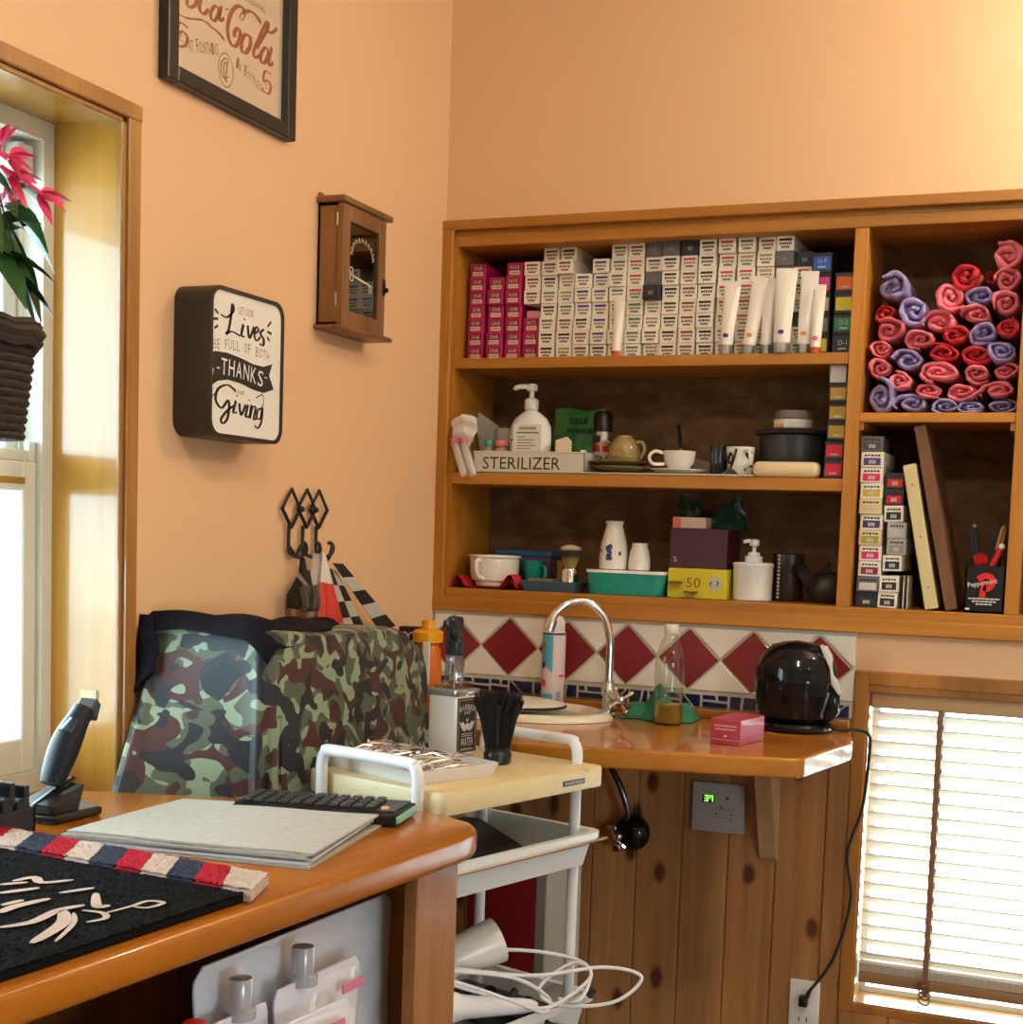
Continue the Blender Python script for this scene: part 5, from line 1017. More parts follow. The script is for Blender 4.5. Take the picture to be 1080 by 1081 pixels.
for i in range(0, len(leaf_sets)):
    p, d, ln, w, dp = leaf_sets[i]; mb = MB(); blade(mb, p, d, ln*1.1, w*1.25, dp, rg.uniform(-.5, .5)); mb.build('leaf', LEAF, pn)
def bloom(p, d, m, s_=1.):
    p = Vector(p)+Vector((0, .045, 0)); mb = MB(); d = Vector(d).normalized(); o_ = d.orthogonal().normalized()
    for k in range(6):
        q = Matrix.Rotation(k*PI/3, 3, d) @ o_; blade(mb, Vector(p)+q*.004, d*1.0+q*.65, .042*s_, .020*s_, .004, k*.3)
    mb.tube([p, Vector(p)-d*.018], [.006*s_, .003], 8); mb.build('flower', m, pn)
bloom((-.005, -1.556, 1.842), (.2, -.1, .8), PINKP); bloom((.0, -1.542, 1.826), (.3, .5, -.2), PINKP); bloom((-.01, -1.525, 1.806), (.3, .5, -.4), PINKP, 1.1); bloom((-.02, -1.520, 1.782), (.4, -.2, -.7), PALEP, .9); bloom((-.005, -1.468, 1.790), (.3, .6, -.5), PINKP, 1.15); bloom((.0, -1.56, 1.70), (.9, -.3, -.2), pm('faded_bloom', (.35, .20, .10), .7), .6); bloom((-.06, -1.62, 1.85), (.2, -.3, .6), PINKP)
pn.location.y -= .055
# ================================================================== on the worktop
aero = thing('spray_bottle', 'pale pink aerosol can with blue panels standing behind the basin', 'spray can', (.352, -.045, ZC)); c = (.352, -.0735, ZC+.0004)
mb = MB(); mb.lathe([(.026, 0), (.028, .003), (.028, .175), (.0265, .183), (.024, .186)], 30, c); mb.build('can_body', pm('pale_pink_can', (.72, .60, .60), .3), aero)
mb = MB()
def wrap(mb, a0, a1, z0, z1, r, mi, n=10, z0b=None, z1b=None):
    vs = []; z0b = z0 if z0b is None else z0b; z1b = z1 if z1b is None else z1b
    for i in range(n+1):
        k = i/n; a = a0+(a1-a0)*k+.33; vs += [(c[0]+r*math.sin(a), c[1]-r*math.cos(a), c[2]+z0+(z0b-z0)*k), (c[0]+r*math.sin(a), c[1]-r*math.cos(a), c[2]+z1+(z1b-z1)*k)]
    mb.add(vs, [(2*i, 2*i+2, 2*i+3, 2*i+1) for i in range(n)], mi, True)
wrap(mb, -1.5, 1.5, .176, .181, .0283, 1); wrap(mb, -1.4, -.05, .120, .175, .0284, 0, 10, .085, .175); wrap(mb, -1.5, .05, .003, .035, .0284, 0); wrap(mb, .30, .75, .006, .040, .0285, 2); wrap(mb, .55, 1.1, .076, .081, .0286, 3); wrap(mb, -1.2, -.75, .095, .112, .0287, 1); wrap(mb, -1.15, -.65, .052, .068, .0287, 3); wrap(mb, -1.2, -.8, .140, .158, .0287, 3)
mb.build('can_print', [pm('sky_blue_print', (.10, .42, .58), .35), pm('navy_print', (.02, .03, .14), .4), pm('barcode_grey', (.30, .28, .30), .5), pm('can_red_print', (.62, .03, .05), .4)], aero)
mb = MB(); mb.lathe([(.024, .186), (.0255, .190), (.024, .208), (.017, .220), (.008, .222), (.0, .2225)], 26, c); mb.sphere((c[0]+.002, c[1]-.006, c[2]+.222), .006, 0, 10, 6); mb.build('spray_cap', pm('white_pink_cap', (.76, .66, .64), .3), aero)
gc = MB(); rg = random.Random(4)
gc.grid(lambda u, v: (.555+.165*u, -.175+.10*v+.01*math.sin(8*u), ZC+.002+.058*math.sin(PI*u)**.7*math.sin(PI*v)**.8*(1+.35*math.sin(13*u+3*v))+.008*math.sin(21*v)*math.sin(PI*u)*math.sin(PI*v)), 30, 16)
gc.grid(lambda u, v: (.545+.06*u, -.160+.05*v, ZC+.0012+.02*math.sin(PI*u)*math.sin(PI*v)), 10, 8); tag(gc.build('green_cloth', pm('teal_green_cloth', (.03, .20, .12), .9, bump=.3)), 'crumpled teal green cloth by the tap on the worktop', 'cloth')
pe = thing('plastic_bottle', 'clear plastic bottle with a little yellow liquid on the worktop', 'bottle', (.678, -.20, ZC)); c = (.678, -.205, ZC+.0006)
PETM = glass_pane('clear_pet', (.90, .90, .86), .05)
mb = MB(); mb.lathe([(.026, 0), (.031, .004), (.033, .02), (.032, .055), (.0335, .060), (.0325, .066), (.0335, .072), (.0325, .080), (.0335, .100), (.0325, .125), (.0335, .132), (.031, .155), (.022, .182), (.0145, .196), (.0140, .212), (.012, .212)], 32, c); mb.build('bottle_wall', PETM, pe)
mb = MB(); mb.lathe([(.025, .002), (.030, .005), (.0318, .02), (.0312, .046), (0, .0462)], 30, c); mb.build('liquid', pm('yellow_liquid', (.30, .20, .015), .1, alpha=.9), pe)
mb = MB(); mb.lathe([(.0150, .204), (.0155, .206), (.0155, .222), (.014, .224), (0, .2245)], 24, c); mb.build('cap', pm('white_cap', (.70, .66, .58), .4), pe)
PB_ = pm('rose_pink_card', (.42, .035, .07), .4, coat=.2); pk = thing('pink_box', 'small rose pink carton lying on the worktop before the kettle', 'box', (.865, -.40, ZC))
Mx = Matrix.Translation((.868, -.446, ZC+.0005)) @ Matrix.Rotation(math.radians(-10), 4, 'Z'); mb = MB(M=Mx); mb.box((-.033, 0, 0), (.033, .125, .052), 0, .001, 1); mb.build('carton', PB_, pk)
mb = MB(M=Mx); 
for z, w in ((.036, .05), (.029, .044)): bars(mb, -w/2, w/2, z, z+.0035, 0, 12, -.0006)
mb.box((-.03, -.0005, .009), (.03, 0, .010), 0); mb.sphere((0, -.0005, .017), (.004, .0006, .003), 0, 8, 4); mb.build('carton_print', pm('pale_pink_ink', (.72, .40, .40), .5), pk)
# kettle
kt = thing('black_kettle', 'glossy black electric kettle standing on its base on the worktop', 'kettle', (.945, -.125, ZC)); c = (.948, -.118, ZC+.0005)
BLK = pm('glossy_black', (.006, .006, .007), .07, spec=.35)
mb = MB(); mb.lathe([(.078, 0), (.084, .003), (.084, .012), (.078, .018), (.05, .020), (0, .020)], 40, c); mb.build('power_base', BLK, kt)
mb = MB()
def kprof(v):
    z = .021+.178*v; P = [(0, .068), (.05, .076), (.18, .083), (.35, .089), (.52, .0915), (.68, .088), (.80, .079), (.90, .063), (.96, .044), (.985, .028), (1, .001)]
    for (a, ra), (b, rb) in zip(P, P[1:]):
        if v <= b:
            t_ = (v-a)/(b-a); return z, ra+(rb-ra)*t_
    return z, .001
def kbody(u, v):
    z, r = kprof(v); a = 2*PI*u; return (c[0]-.004+r*math.cos(a), c[1]+r*math.sin(a)*.90, c[2]+z)
mb.grid(kbody, 56, 44, cu=True); mb.build('kettle_body', BLK, kt)
hp = [(.010, .196), (.052, .190), (.066, .168), (.078, .120), (.095, .085), (.098, .045), (.080, .026), (.02, .024)]
mb = MB(); mb.prism([(c[0]+a, c[2]+b) for a, b in hp], c[1]-.030, c[1]+.006, 'Y', 0, .012, 4, True); mb.build('handle', BLK, kt)
mb = MB(); mb.prism([(c[0]+a, c[2]+b) for a, b in ((.050, .193), (.062, .190), (.074, .170), (.082, .130), (.100, .090), (.096, .086), (.076, .112), (.064, .160))], c[1]-.034, c[1]+.004, 'Y', 0, .003, 2, True); mb.build('handle_edge', pm('pale_grey_plastic', (.62, .60, .60), .25), kt)
mb = MB(); mb.tube([(c[0]-.05, c[1]+.045, c[2]+.165), (c[0]-.066, c[1]+.060, c[2]+.178)], [.022, .014], 14, flat=.7); mb.build('spout', BLK, kt)
cd = thing('power_cord', 'black power cord running from the kettle down to the wall socket', 'cord', (1.04, -.03, .25))
mb = MB(); mb.tube(smooth_path([(c[0]+.082, c[1]+.005, ZC+.010), (1.045, -.10, ZC+.0045), (1.078, -.085, ZC+.006), (1.103, -.075, .872), (1.104, -.055, .83), (1.092, -.035, .70), (1.064, -.032, .594), (1.077, -.032, .486), (1.046, -.032, .349), (.995, -.040, .262)], 8), .0035, 8); mb.build('cable', BLACKM, cd)
mb = MB(); mb.box((.972, -.045, .224), (.993, -.0252, .250), 0, .004); mb.tube([(.990, -.040, .247), (.998, -.040, .268)], [.006, .0042], 8); mb.build('plug', BLACKP, cd)
# heater control panel
ct = thing('heater_control', 'grey wall control panel with a green lit 37 under the worktop', 'control panel', (.76, -.02, .607))
MB().box((.697, -.030, .607), (.823, -.0162, .724), 0, .003).build('panel_case', pm('silver_grey_plastic', (.42, .42, .42), .4), ct)
MB().box((.722, -.0308, .676), (.751, -.0298, .695)).build('display', BLACKP, ct)
mb = MB()
def seg7(x, z, w, h, segs, t=.0019):
    S7 = {'a': ((0, h), (w, h)), 'b': ((w, h), (w, h/2)), 'c': ((w, h/2), (w, 0)), 'd': ((0, 0), (w, 0)), 'e': ((0, 0), (0, h/2)), 'f': ((0, h/2), (0, h)), 'g': ((0, h/2), (w, h/2))}
    for q in segs:
        (a, b), (c_, d_) = S7[q]; mb.box((x+min(a, c_)-t/2, -.0314, z+min(b, d_)-t/2), (x+max(a, c_)+t/2, -.0306, z+max(b, d_)+t/2))
seg7(.7275, .6795, .0075, .0125, 'abcdg'); seg7(.7400, .6795, .0065, .0125, 'abcf')
mb.build('digits', pm('lit_green_digits', (.1, .8, .1), .4, emit=(.25, 1., .08), estr=2.2), ct)
mb = MB()
for x, z, r in ((.781, .690, .004), (.768, .666, .0035), (.756, .651, .0025), (.793, .651, .0025), (.792, .639, .0025)): MB().lathe([(r, 0), (r, .0012), (0, .0014)], 14, M=FY(x, z, -.030)).build('button', pm('dark_grey_button', (.12, .12, .12), .4), ct)
if 0: mb.build('button', pm('dark_grey_button', (.12, .12, .12), .4), ct)
mb = MB(); mb.ribbon([(.748+.030*k, .651+.008*s_) for k, s_ in ((0, 0), (.1, .9), (.5, 1), (1.4, 1), (1.75, .6), (1.75, -.6), (1.4, -1), (.5, -1), (.1, -.9))], .0009, FY(0, 0, -.0304), 0, 4, False, True)
mb.box((.785, -.0303, .663), (.800, -.030, .6645)); mb.box((.765, -.0306, .665), (.770, -.0302, .669), 1); mb.build('panel_marks', [pm('mark_grey', (.2, .2, .2), .5), pm('led_white', (.7, .7, .7), .4)], ct)
# shower head hung under the worktop
sh = thing('shower_head', 'glossy black shower head on a dark hose under the worktop', 'shower head', (.545, -.06, .55))
DKC = pm('dark_chrome', (.16, .16, .17), .18, 1.)
mb = MB(); mb.tube(smooth_path([(.470, -.055, .835), (.500, -.075, .76), (.535, -.080, .70), (.553, -.075, .645), (.548, -.062, .60)], 6), .0085, 10); mb.build('hose', DKC, sh)
mb = MB(); mb.sphere((.562, -.056, .590), (.043, .032, .044), 0, 24, 14); mb.build('head', BLK, sh)
mb = MB(); mb.tube(smooth_path([(.522, -.085, .605), (.530, -.095, .586), (.545, -.098, .570), (.556, -.094, .560)], 4), .005, 8); mb.sphere((.538, -.09, .585), .011, 0, 12, 8); mb.tube([(.500, -.05, .595), (.524, -.085, .600)], .006, 8); mb.box((.52, -.09, .545), (.545, -.03, .565), 0, .006); mb.build('bracket', CHROME, sh)
# things at the left end of the worktop
ob = thing('orange_bottle', 'orange bottle with yellow cap and white label at the left end of worktop', 'bottle', (.178, -.35, ZC)); c = (.152, -.36, ZC+.0005)
mb = MB(); mb.lathe([(.030, 0), (.033, .004), (.033, .10), (.03, .145), (.022, .160)], 26, c); mb.build('bottle_body', pm('burnt_orange', (.60, .14, .01), .35), ob)
mb = MB(); mb.box((c[0]+.004, c[1]-.035, c[2]+.07), (c[0]+.022, c[1]-.031, c[2]+.165), 0, .002); mb.build('label_strip', pm('white_label', (.72, .70, .64), .5), ob)
mb = MB(); mb.lathe([(.024, .160), (.034, .163), (.035, .185), (.029, .190), (.015, .192), (.015, .212), (0, .214)], 24, c); mb.build('cap', pm('yellow_orange_plastic', (.76, .34, .01), .35), ob)
dk = thing('dark_packet', 'dark packet printed with white rings at the left end of the worktop', 'packet', (.12, -.30, ZC))
MB().box((.058, -.322, ZC+.0005), (.126, -.292, ZC+.192), 0, .002, 1).build('packet_body', pm('dark_packet_card', (.02, .013, .016), .5), dk)
mb = MB()
for x in (.074, .092, .110): mb.ribbon([(x+.008*math.cos(a), ZC+.168+.011*math.sin(a)) for a in [k*PI/4 for k in range(8)]], .004, FY(0, 0, -.3226), 0, 3, False, True)
for k, (x, h_) in enumerate(((.068, .05), (.086, .06), (.104, .045))): mb.ribbon([(x, ZC+.145), (x+.007, ZC+.145-h_)], .005, FY(0, 0, -.3226), 0, 2)
mb.build('ring_print', pm('pale_print', (.6, .58, .52), .6), dk)
mb = MB(); mb.lathe([(.022, 0), (.026, .02), (.036, .058)]+[(.037, .06), (.033, .058), (.022, .006), (0, .006)], 16, (.245, -.42, ZC+.0005)); tag(mb.build('blush_cup', pm('blush_ceramic', (.60, .42, .34), .5)), 'small blush coloured cup behind the glass spray bottle', 'cup')
# ================================================================== the desk
ZD = .846
dk0 = thing('desk', 'varnished timber desk with an open side, in front', 'desk', (.66, -1.90, 0), math.radians(-5.97))
top_poly = [(0, -.90), (0, .50), (-.004, .540), (-.018, .575), (-.045, .603), (-.105, .628), (-.181, .639), (-.290, .612), (-.4295, .552), (-.700, .43), (-.567, -.90)]
mb = L(); mb.prism(top_poly, ZD-.042, ZD, 'Z', 0, .010, 3, True); mb.build('desk_top', DESKW, dk0)
DKV = wood('desk_upright_timber', (.46, .19, .05), (.34, .13, .03), 'Z', .45, .1)
mb = L(); mb.box((-.045, .415, 0), (-.022, .528, ZD-.042), 0, .002, 1); mb.build('corner_post', DKV, dk0)
mb = L(); mb.box((-.40, .505, 0), (-.045, .528, ZD-.042)); mb.build('end_panel', DKV, dk0)
mb = L(); mb.box((-.40, -.85, 0), (-.38, .505, ZD-.042)); mb.build('back_panel', DKV, dk0)
mb = L(); mb.box((-.38, -.85, .480), (-.004, .412, .50)); mb.box((-.38, .412, .480), (-.046, .504, .50)); mb.build('shelf', DKV, dk0)
mb = L(); mb.box((-.38, -.88, 0), (-.022, -.85, ZD-.042)); mb.build('side_panel', DKV, dk0)
DM = Matrix.Translation((.66, -1.90, 0)) @ Matrix.Rotation(math.radians(-5.97), 4, 'Z')
# ------------------------------------------------------------------ refill pouches on the desk shelf
SH = .5004
WPF = film('milky_pouch_film', (.80, .82, .90), .92, .10)
def pouch(x, y, w, h, d, rz, label, mat=WPF, cap=None, print_=None, seal=True):
    M = DM @ Matrix.Translation((x, y, SH)) @ Matrix.Rotation(rz, 4, 'Z'); p = M @ Vector((0, 0, 0))
    t = thing('refill_pouch', label, 'pouch', p, math.radians(-5.97)+rz, 'refill pouches on the desk shelf'); mb = L()
    def f(sgn):
        def g(u, v):
            k = math.sin(PI*u)**.6*max(0, (1-v**1.6)); return (sgn*(d*.5*k+.0015+(.004*math.sin(9*u+7*v)+.0025*math.sin(23*u-17*v+w*40))*k), (u-.5)*w*(1-.04*math.sin(PI*v)-.09*max(0, (v-.90)/.10)**2), h*v)
        return g
    mb.grid(f(1), 30, 30); mb.grid(f(-1), 16, 16); mb.build('pouch_body', mat, t)
    if seal: mb = L(); mb.box((-.0022, -w*.455, h-.014), (.0026, w*.455, h+.0005), 0, .001, 1); mb.build('seal_edge', WPF, t)
    if cap:
        mb = L(); yc, zc_, r, ang = cap[:4]; q = Matrix.Translation((0, yc, zc_)) @ Matrix.Rotation(ang, 4, 'X'); mb.lathe([(r*1.25, -.012), (r*1.3, .0), (r, .004), (r, .036), (r*.9, .039), (0, .04)], 22, M=q); mb.build('spout_cap', cap[4], t)
    if print_:
        mb = L(); mb.box((d*.5+.001, print_[0], print_[1]), (d*.5+.0035, print_[0]+print_[2], print_[1]+.012), 0); mb.build('print_stripe', pm('pink_stripe', (.60, .18, .28), .5), t)
    return t
CAPG = film('grey_cap', (.42, .42, .44), .95, .3)
pouch(-.110, .262, .470, .248, .04, .03, 'large shiny pale pouch at the back of the desk shelf')
pouch(-.064, .235, .200, .200, .036, .02, 'pale pouch with a tall grey cap and pink stripe standing before the large shiny one', cap=(-.035, .205, .0155, 0, CAPG), print_=(.030, .165, .05))
pouch(-.066, .055, .150, .190, .034, .0, 'pale pouch half hidden between the capped pouch and the red capped bottle', cap=(.02, .195, .0155, 0, CAPG))
pr_ = pouch(-.024, .130, .24, .172, .036, -.02, 'white pouch with a dark ring print standing nearest the open side of the desk', print_=(.02, .145, .06))
mb = L(); mb.ribbon([(-.01+.032*math.cos(a), .118+.032*math.sin(a)) for a in [k*PI/8 for k in range(16)]], .010, FX(0, 0, .0225), 0, 2, False, True); mb.build('ring_print', pm('slate_print', (.06, .06, .075), .5), pr_)
pouch(-.026, -.160, .16, .150, .036, .03, 'grey white pouch below the red cap at the near end of the desk shelf')
rb = thing('red_capped_bottle', 'pale bottle with a red cap at the near end of the desk shelf', 'bottle', DM @ Vector((-.05, -.05, SH)))
c = DM @ Vector((-.045, -.035, SH)); mb = MB(); mb.lathe([(.034, 0), (.036, .004), (.036, .13), (.022, .158), (.015, .164)], 26, c); mb.build('bottle_body', film('cloudy_bottle', (.55, .42, .36), .8, .2), rb)
mb = MB(); mb.lathe([(.0155, .162), (.016, .164), (.0155, .210), (.013, .214), (0, .214)], 24, c); mb.build('cap', RP, rb)
# ------------------------------------------------------------------ mat with barber stripe border
BM = pm('black_mat_pile', (.010, .009, .0085), .98, bump=1.0, bscale=900, spec=.05); CR = pm('cream_mat_pile', (.58, .44, .36), .95, bump=1.0, bscale=900, spec=.05); RM = pm('red_mat_pile', (.42, .02, .035), .95, bump=1.0, bscale=900, spec=.05); SM = pm('slate_mat_pile', (.045, .05, .075), .95, bump=1.0, bscale=900, spec=.05)
mt = thing('door_mat', 'black pile mat with a striped border and cream scissors lying on the desk', 'mat', (.66, -1.90, ZD), math.radians(-5.97))
mb = L(); mb.prism([(-.022, -.88), (-.022, .022), (-.47, .022), (-.43, -.88)], .0005, .0115, 'Z', 0, .002, 1); rg = random.Random(6)
mb.grid(lambda u, v: (-.0205-.447*u+rg.uniform(-.0012, .0012), -.42+.442*v+rg.uniform(-.0012, .0012), .0115+.0024*rg.random()), 170, 170); mb.build('mat_pile', BM, mt)
def at_mat(x, y): return DM.inverted() @ Vector((x, y, 0))
def tuft(mb, a, b, mi, first):
    mb.grid(lambda u, v: ((a+(b-a)*u) if not first else (-.010-.035*v)+((b-sk_*v)-(-.010-.035*v))*u, .022+.078*v, .0165) if False else (((a+(b-a)*u-sk_*v) if not first else ((-.010-.035*v)*(1-u)+(b-sk_*v)*u))+rg.uniform(-.0012, .0012), .022+.078*v+rg.uniform(-.0012, .0012), .0165+.0024*rg.random()), 18, 30, mi)
mb = L(); xs_ = -.012; i = 0; sk_ = .048
while xs_ > -.50:
    x1_ = xs_-.0425; mb.prism([(xs_, .022), (x1_, .022), (x1_-sk_+.0, .100), (xs_-sk_+.0, .100)] if i else [(-.010, .022), (x1_, .022), (x1_-sk_, .100), (-.045, .100)], .0005, .0165, 'Z', (0, 1, 2)[i % 3], .003, 1); tuft(mb, xs_, x1_, (0, 1, 2)[i % 3], i == 0); xs_ = x1_; i += 1
mb.build('striped_border', [CR, RM, SM], mt)
strokes = [([(.382, -1.97), (.39, -1.943), (.415, -1.958), (.438, -1.93)], .012), ([(.464, -1.987), (.483, -1.948)], .010), ([(.407, -2.02), (.417, -2.001), (.429, -1.979)], .012), ([(.38, -1.99), (.40, -1.965)], .010), ([(.465, -2.085), (.461, -2.056), (.471, -2.011)], .014), ([(.445, -2.06), (.45, -2.03)], .010), ([(.504, -2.129), (.519, -2.097), (.512, -2.047), (.522, -2.015)], .013), ([(.516, -2.044), (.55, -2.086), (.571, -2.158)], .016), ([(.533, -2.047), (.56, -2.08), (.588, -2.143)], .006), ([(.500, -1.967), (.538, -2.013), (.546, -2.002)], .012), ([(.534, -2.034), (.56, -2.032), (.576, -2.048), (.569, -2.07)], .008), ([(.563, -2.031), (.570, -1.994), (.572, -1.967), (.592, -1.965), (.589, -1.991), (.570, -1.994)], .007), ([(.42, -2.08), (.47, -2.16), (.50, -2.20)], .012), ([(.36, -2.05), (.40, -2.10), (.43, -2.13)], .012)]
mb = L()
for pts, w in strokes: mb.ribbon([tuple(at_mat(*p)[:2]) for p in pts], w, Matrix.Translation((0, 0, .0148)), 0, 5)
mb.build('cream_design', CR, mt)
# ------------------------------------------------------------------ newspapers
NP = pm('newsprint', (.50, .47, .40), .85); _nt = NP.node_tree; _n = tex(_nt, 'ShaderNodeTexNoise', (60, 200, 10), Scale=1., Detail=3); _nt.links.new(ramp(_nt, _n.outputs['Fac'], [(.30, (.33, .31, .265)), (.5, (.40, .38, .33)), (.9, (.43, .41, .36))]), _nt.nodes['Principled BSDF'].inputs['Base Color'])
WPAP = pm('white_paper', (.58, .59, .62), .6)
P4 = [Vector((.262, -1.735)), Vector((.258, -1.462)), Vector((.566, -1.373)), Vector((.622, -1.690))]
z = ZD+.0006
for k in range(5):
    a = R.uniform(-.03, .03); sh_ = Vector((R.uniform(-.006, .006), R.uniform(-.006, .006))); cen = sum(P4, Vector((0, 0)))/4; th = .0032
    Q = [cen+(Matrix.Rotation(a, 2) @ (p-cen))*(1.0-.012*(k % 2))+sh_ for p in P4]
    mb = MB()
    def nf(top, k=k, Q=Q, z=z, th=th):
        return lambda u, v: (*((Q[0].lerp(Q[1], v)).lerp(Q[3].lerp(Q[2], v), u)), z+(th if top else 0)+(.0006 if top else .0)*math.sin(9*u+4*v))
    mb.grid(nf(1), 14, 10); mb.grid(nf(0), 14, 10)
    n_ = 12
    for e0, e1 in ((0, 1), (1, 2), (2, 3), (3, 0)): mb.add([(*Q[e0], z), (*Q[e1], z), (*Q[e1], z+th), (*Q[e0], z+th)], [(0, 1, 2, 3)])
    if k < 4: mb.tube([(*Q[1].lerp(Q[0], .0), z+th/2), (*Q[0], z+th/2)], th/2, 6)
    o = mb.build('newspaper', NP if k not in (1, 2) else WPAP); z += th+.0007
    tag(o, ['grey newspaper at the bottom of the pile on the desk', 'white paper sheaf second from bottom of the pile on the desk', 'white paper sheaf in the middle of the pile on the desk', 'grey newspaper just under the top one of the pile', 'grey folded newspaper on top of the pile on the desk'][k], 'newspaper', 'papers piled on the desk')
# ------------------------------------------------------------------ calculator with many keys
cl = thing('calculator', 'long black calculator with many keys and a mint edge on the desk', 'calculator', (.465, -1.372, ZD+.0006), math.radians(13))
mb = L(); mb.prism([(-.132, -.060), (.125, -.060), (.133, .045), (-.125, .045)], .0, .020, 'Z', 0, .004, 2); mb.prism([(-.128, -.052), (.120, -.052), (.126, .040), (-.121, .040)], .020, .023, 'Z'); mb.build('body', BLACKP, cl)
mb = L()
for i in range(11):
    for j in range(4): x = -.112+.0195*i; y = -.040+.0215*j; mb.box((x-.0072, y-.008, .023), (x+.0072, y+.008, .0285), 0, .0015, 1)
mb.build('keys', pm('dark_key', (.035, .030, .028), .35), cl)
mb = L(); mb.box((.1005, -.050, .023), (.112, -.040, .0285), 0, .0015, 1); mb.build('orange_key', pm('tan_key', (.62, .33, .17), .5), cl)
mb = L(); mb.prism([(.1262, -.058), (.1315, -.058), (.1355, .040), (.1305, .040)], .0045, .0165, 'Z', 0, .002, 1); mb.build('mint_edge', pm('mint_plastic', (.22, .52, .42), .3), cl)
mb = L(); bars(mb, -.10, -.05, .006, .012, 0, 7, -.0606); mb.build('lettering', pm('dim_print', (.10, .09, .085), .5), cl)
# ------------------------------------------------------------------ clipper on its charging stand, comb holder
cs = thing('clipper_stand', 'black charging stand on the desk by the left window', 'stand', (.135, -1.59, ZD))
mb = MB(); mb.prism([(.10, -1.645), (.172, -1.645), (.178, -1.545), (.12, -1.515)], ZD+.0004, ZD+.014, 'Z', 0, .004, 2)
mb.prism([(-1.640, ZD+.012), (-1.585, ZD+.012), (-1.570, ZD+.050), (-1.650, ZD+.030)], .112, .168, 'X', 0, .004, 2); mb.tube([(.14, -1.655, ZD+.026), (.14, -1.565, ZD+.056)], .0065, 8, flat=.5); mb.build('stand_body', BLACKP, cs)
hc_ = thing('hair_clipper', 'black cordless hair clipper with blue reflections standing in its charger', 'clipper', (.14, -1.60, ZD+.04))
mb = MB(); mb.tube(smooth_path([(.14, -1.614, ZD+.0535), (.141, -1.598, ZD+.085), (.142, -1.583, ZD+.112), (.143, -1.566, ZD+.136), (.144, -1.546, ZD+.158)], 5), [.019+.006*math.sin(PI*min(1, i/17)) for i in range(21)], 16, flat=.8); mb.build('clipper_body', pm('dark_blue_black', (.008, .009, .013), .42, spec=.25), hc_)
mb = MB(); mb.tube([(.146, -1.590, ZD+.128), (.150, -1.575, ZD+.146)], [.016, .010], 12, flat=.6); mb.build('thumb_switch', pm('gloss_blue_black', (.02, .03, .06), .12, spec=.6), hc_)
mb = MB(); mb.prism([(-1.552, ZD+.150), (-1.533, ZD+.140), (-1.523, ZD+.165), (-1.535, ZD+.176)], .128, .160, 'X', 0, .003, 1); mb.build('blade_head', BLACKP, hc_)
mb = MB()
for k in range(8): mb.box((.1295+.0037*k, -1.536, ZD+.168), (.1315+.0037*k, -1.528, ZD+.186))
mb.build('blade_teeth', pm('brass_blade', (.50, .38, .18), .3, .9), hc_)
ch = thing('comb_holder', 'black open box of clipper guards at the left edge of the desk', 'holder', (.11, -1.72, ZD))
mb = MB(); 
for a, b in (((.04, -1.80, .0004), (.172, -1.797, .036)), ((.04, -1.688, .0004), (.172, -1.685, .036)), ((.04, -1.80, .0004), (.043, -1.685, .036)), ((.169, -1.80, .0004), (.172, -1.685, .036)), ((.04, -1.80, .0004), (.172, -1.685, .003))): mb.box((a[0], a[1], a[2]+ZD), (b[0], b[1], b[2]+ZD))
mb.build('box_wall', pm('navy_black_plastic', (.012, .016, .026), .4), ch)
for k, (x, y, h_) in enumerate(((.150, -1.705, .058), (.148, -1.732, .066), (.146, -1.760, .064), (.100, -1.710, .060), (.098, -1.745, .07))):
    t = thing('clipper_guard', ['front guard nearest the window frame in the black box', 'second guard behind the front one in the black box', 'third guard along, at the photo edge of the black box', 'inner guard beside the front one in the black box', 'inner guard at the back of the black box'][k], 'comb guard', (x, y, ZD+.004), 0, 'clipper guards in the black box')
    mb = L(); mb.box((-.018, -.010, 0), (.018, .010, h_*.62), 0, .004, 2); mb.tube([(-.016, 0, h_*.62), (.016, 0, h_*.62)], .011, 12); mb.build('guard_back', BLACKP, t)
    mb = L()
    for q in range(9): mb.box((-.016+.0038*q, .004, h_*.55), (-.0142+.0038*q, .014, h_+.004))
    mb.build('guard_teeth', BLACKP, t)
# ================================================================== low stand and camouflage cape
st = thing('low_cabinet', 'low timber cabinet behind the desk, under the camouflage cape', 'cabinet', (.14, -.88, 0)); mb = MB(); mb.box((.03, -1.17, .06), (.235, -.62, .742), 0, .002, 1); mb.build('cabinet_body', DKV, st)
MB().box((.03, -1.15, 0), (.22, -.64, .06)).build('plinth', DKV, st)
for k in (0, 1): MB().box((.2352, -1.165+.27*k, .08), (.249, -.90+.27*k, .72), 0, .002, 1).build('door', DKV, st)
CAMO = pm('camouflage_cloth', (.1, .12, .08), .55, sheen=.1); _nt = CAMO.node_tree; _b = _nt.nodes['Principled BSDF']
def blob(off, sc, lo, hi):
    t = _nt.nodes.new('ShaderNodeTexCoord'); mp = _nt.nodes.new('ShaderNodeMapping'); mp.inputs['Location'].default_value = off; mp.inputs['Scale'].default_value = sc
    _nt.links.new(t.outputs['Object'], mp.inputs['Vector']); n = _nt.nodes.new('ShaderNodeTexNoise'); n.inputs['Scale'].default_value = 1.; n.inputs['Detail'].default_value = .6; n.inputs['Distortion'].default_value = .9
    _nt.links.new(mp.outputs['Vector'], n.inputs['Vector']); return ramp(_nt, n.outputs['Fac'], [(lo, '#000000'), (hi, '#ffffff')])
_c = mixc(_nt, blob((3, 1, 7), (19, 21, 23), .50, .505), (.075, .095, .058), (.24, .31, .20))
_c = mixc(_nt, blob((9, 4, 2), (16, 18, 21), .555, .56), _c, (.060, .018, .018))
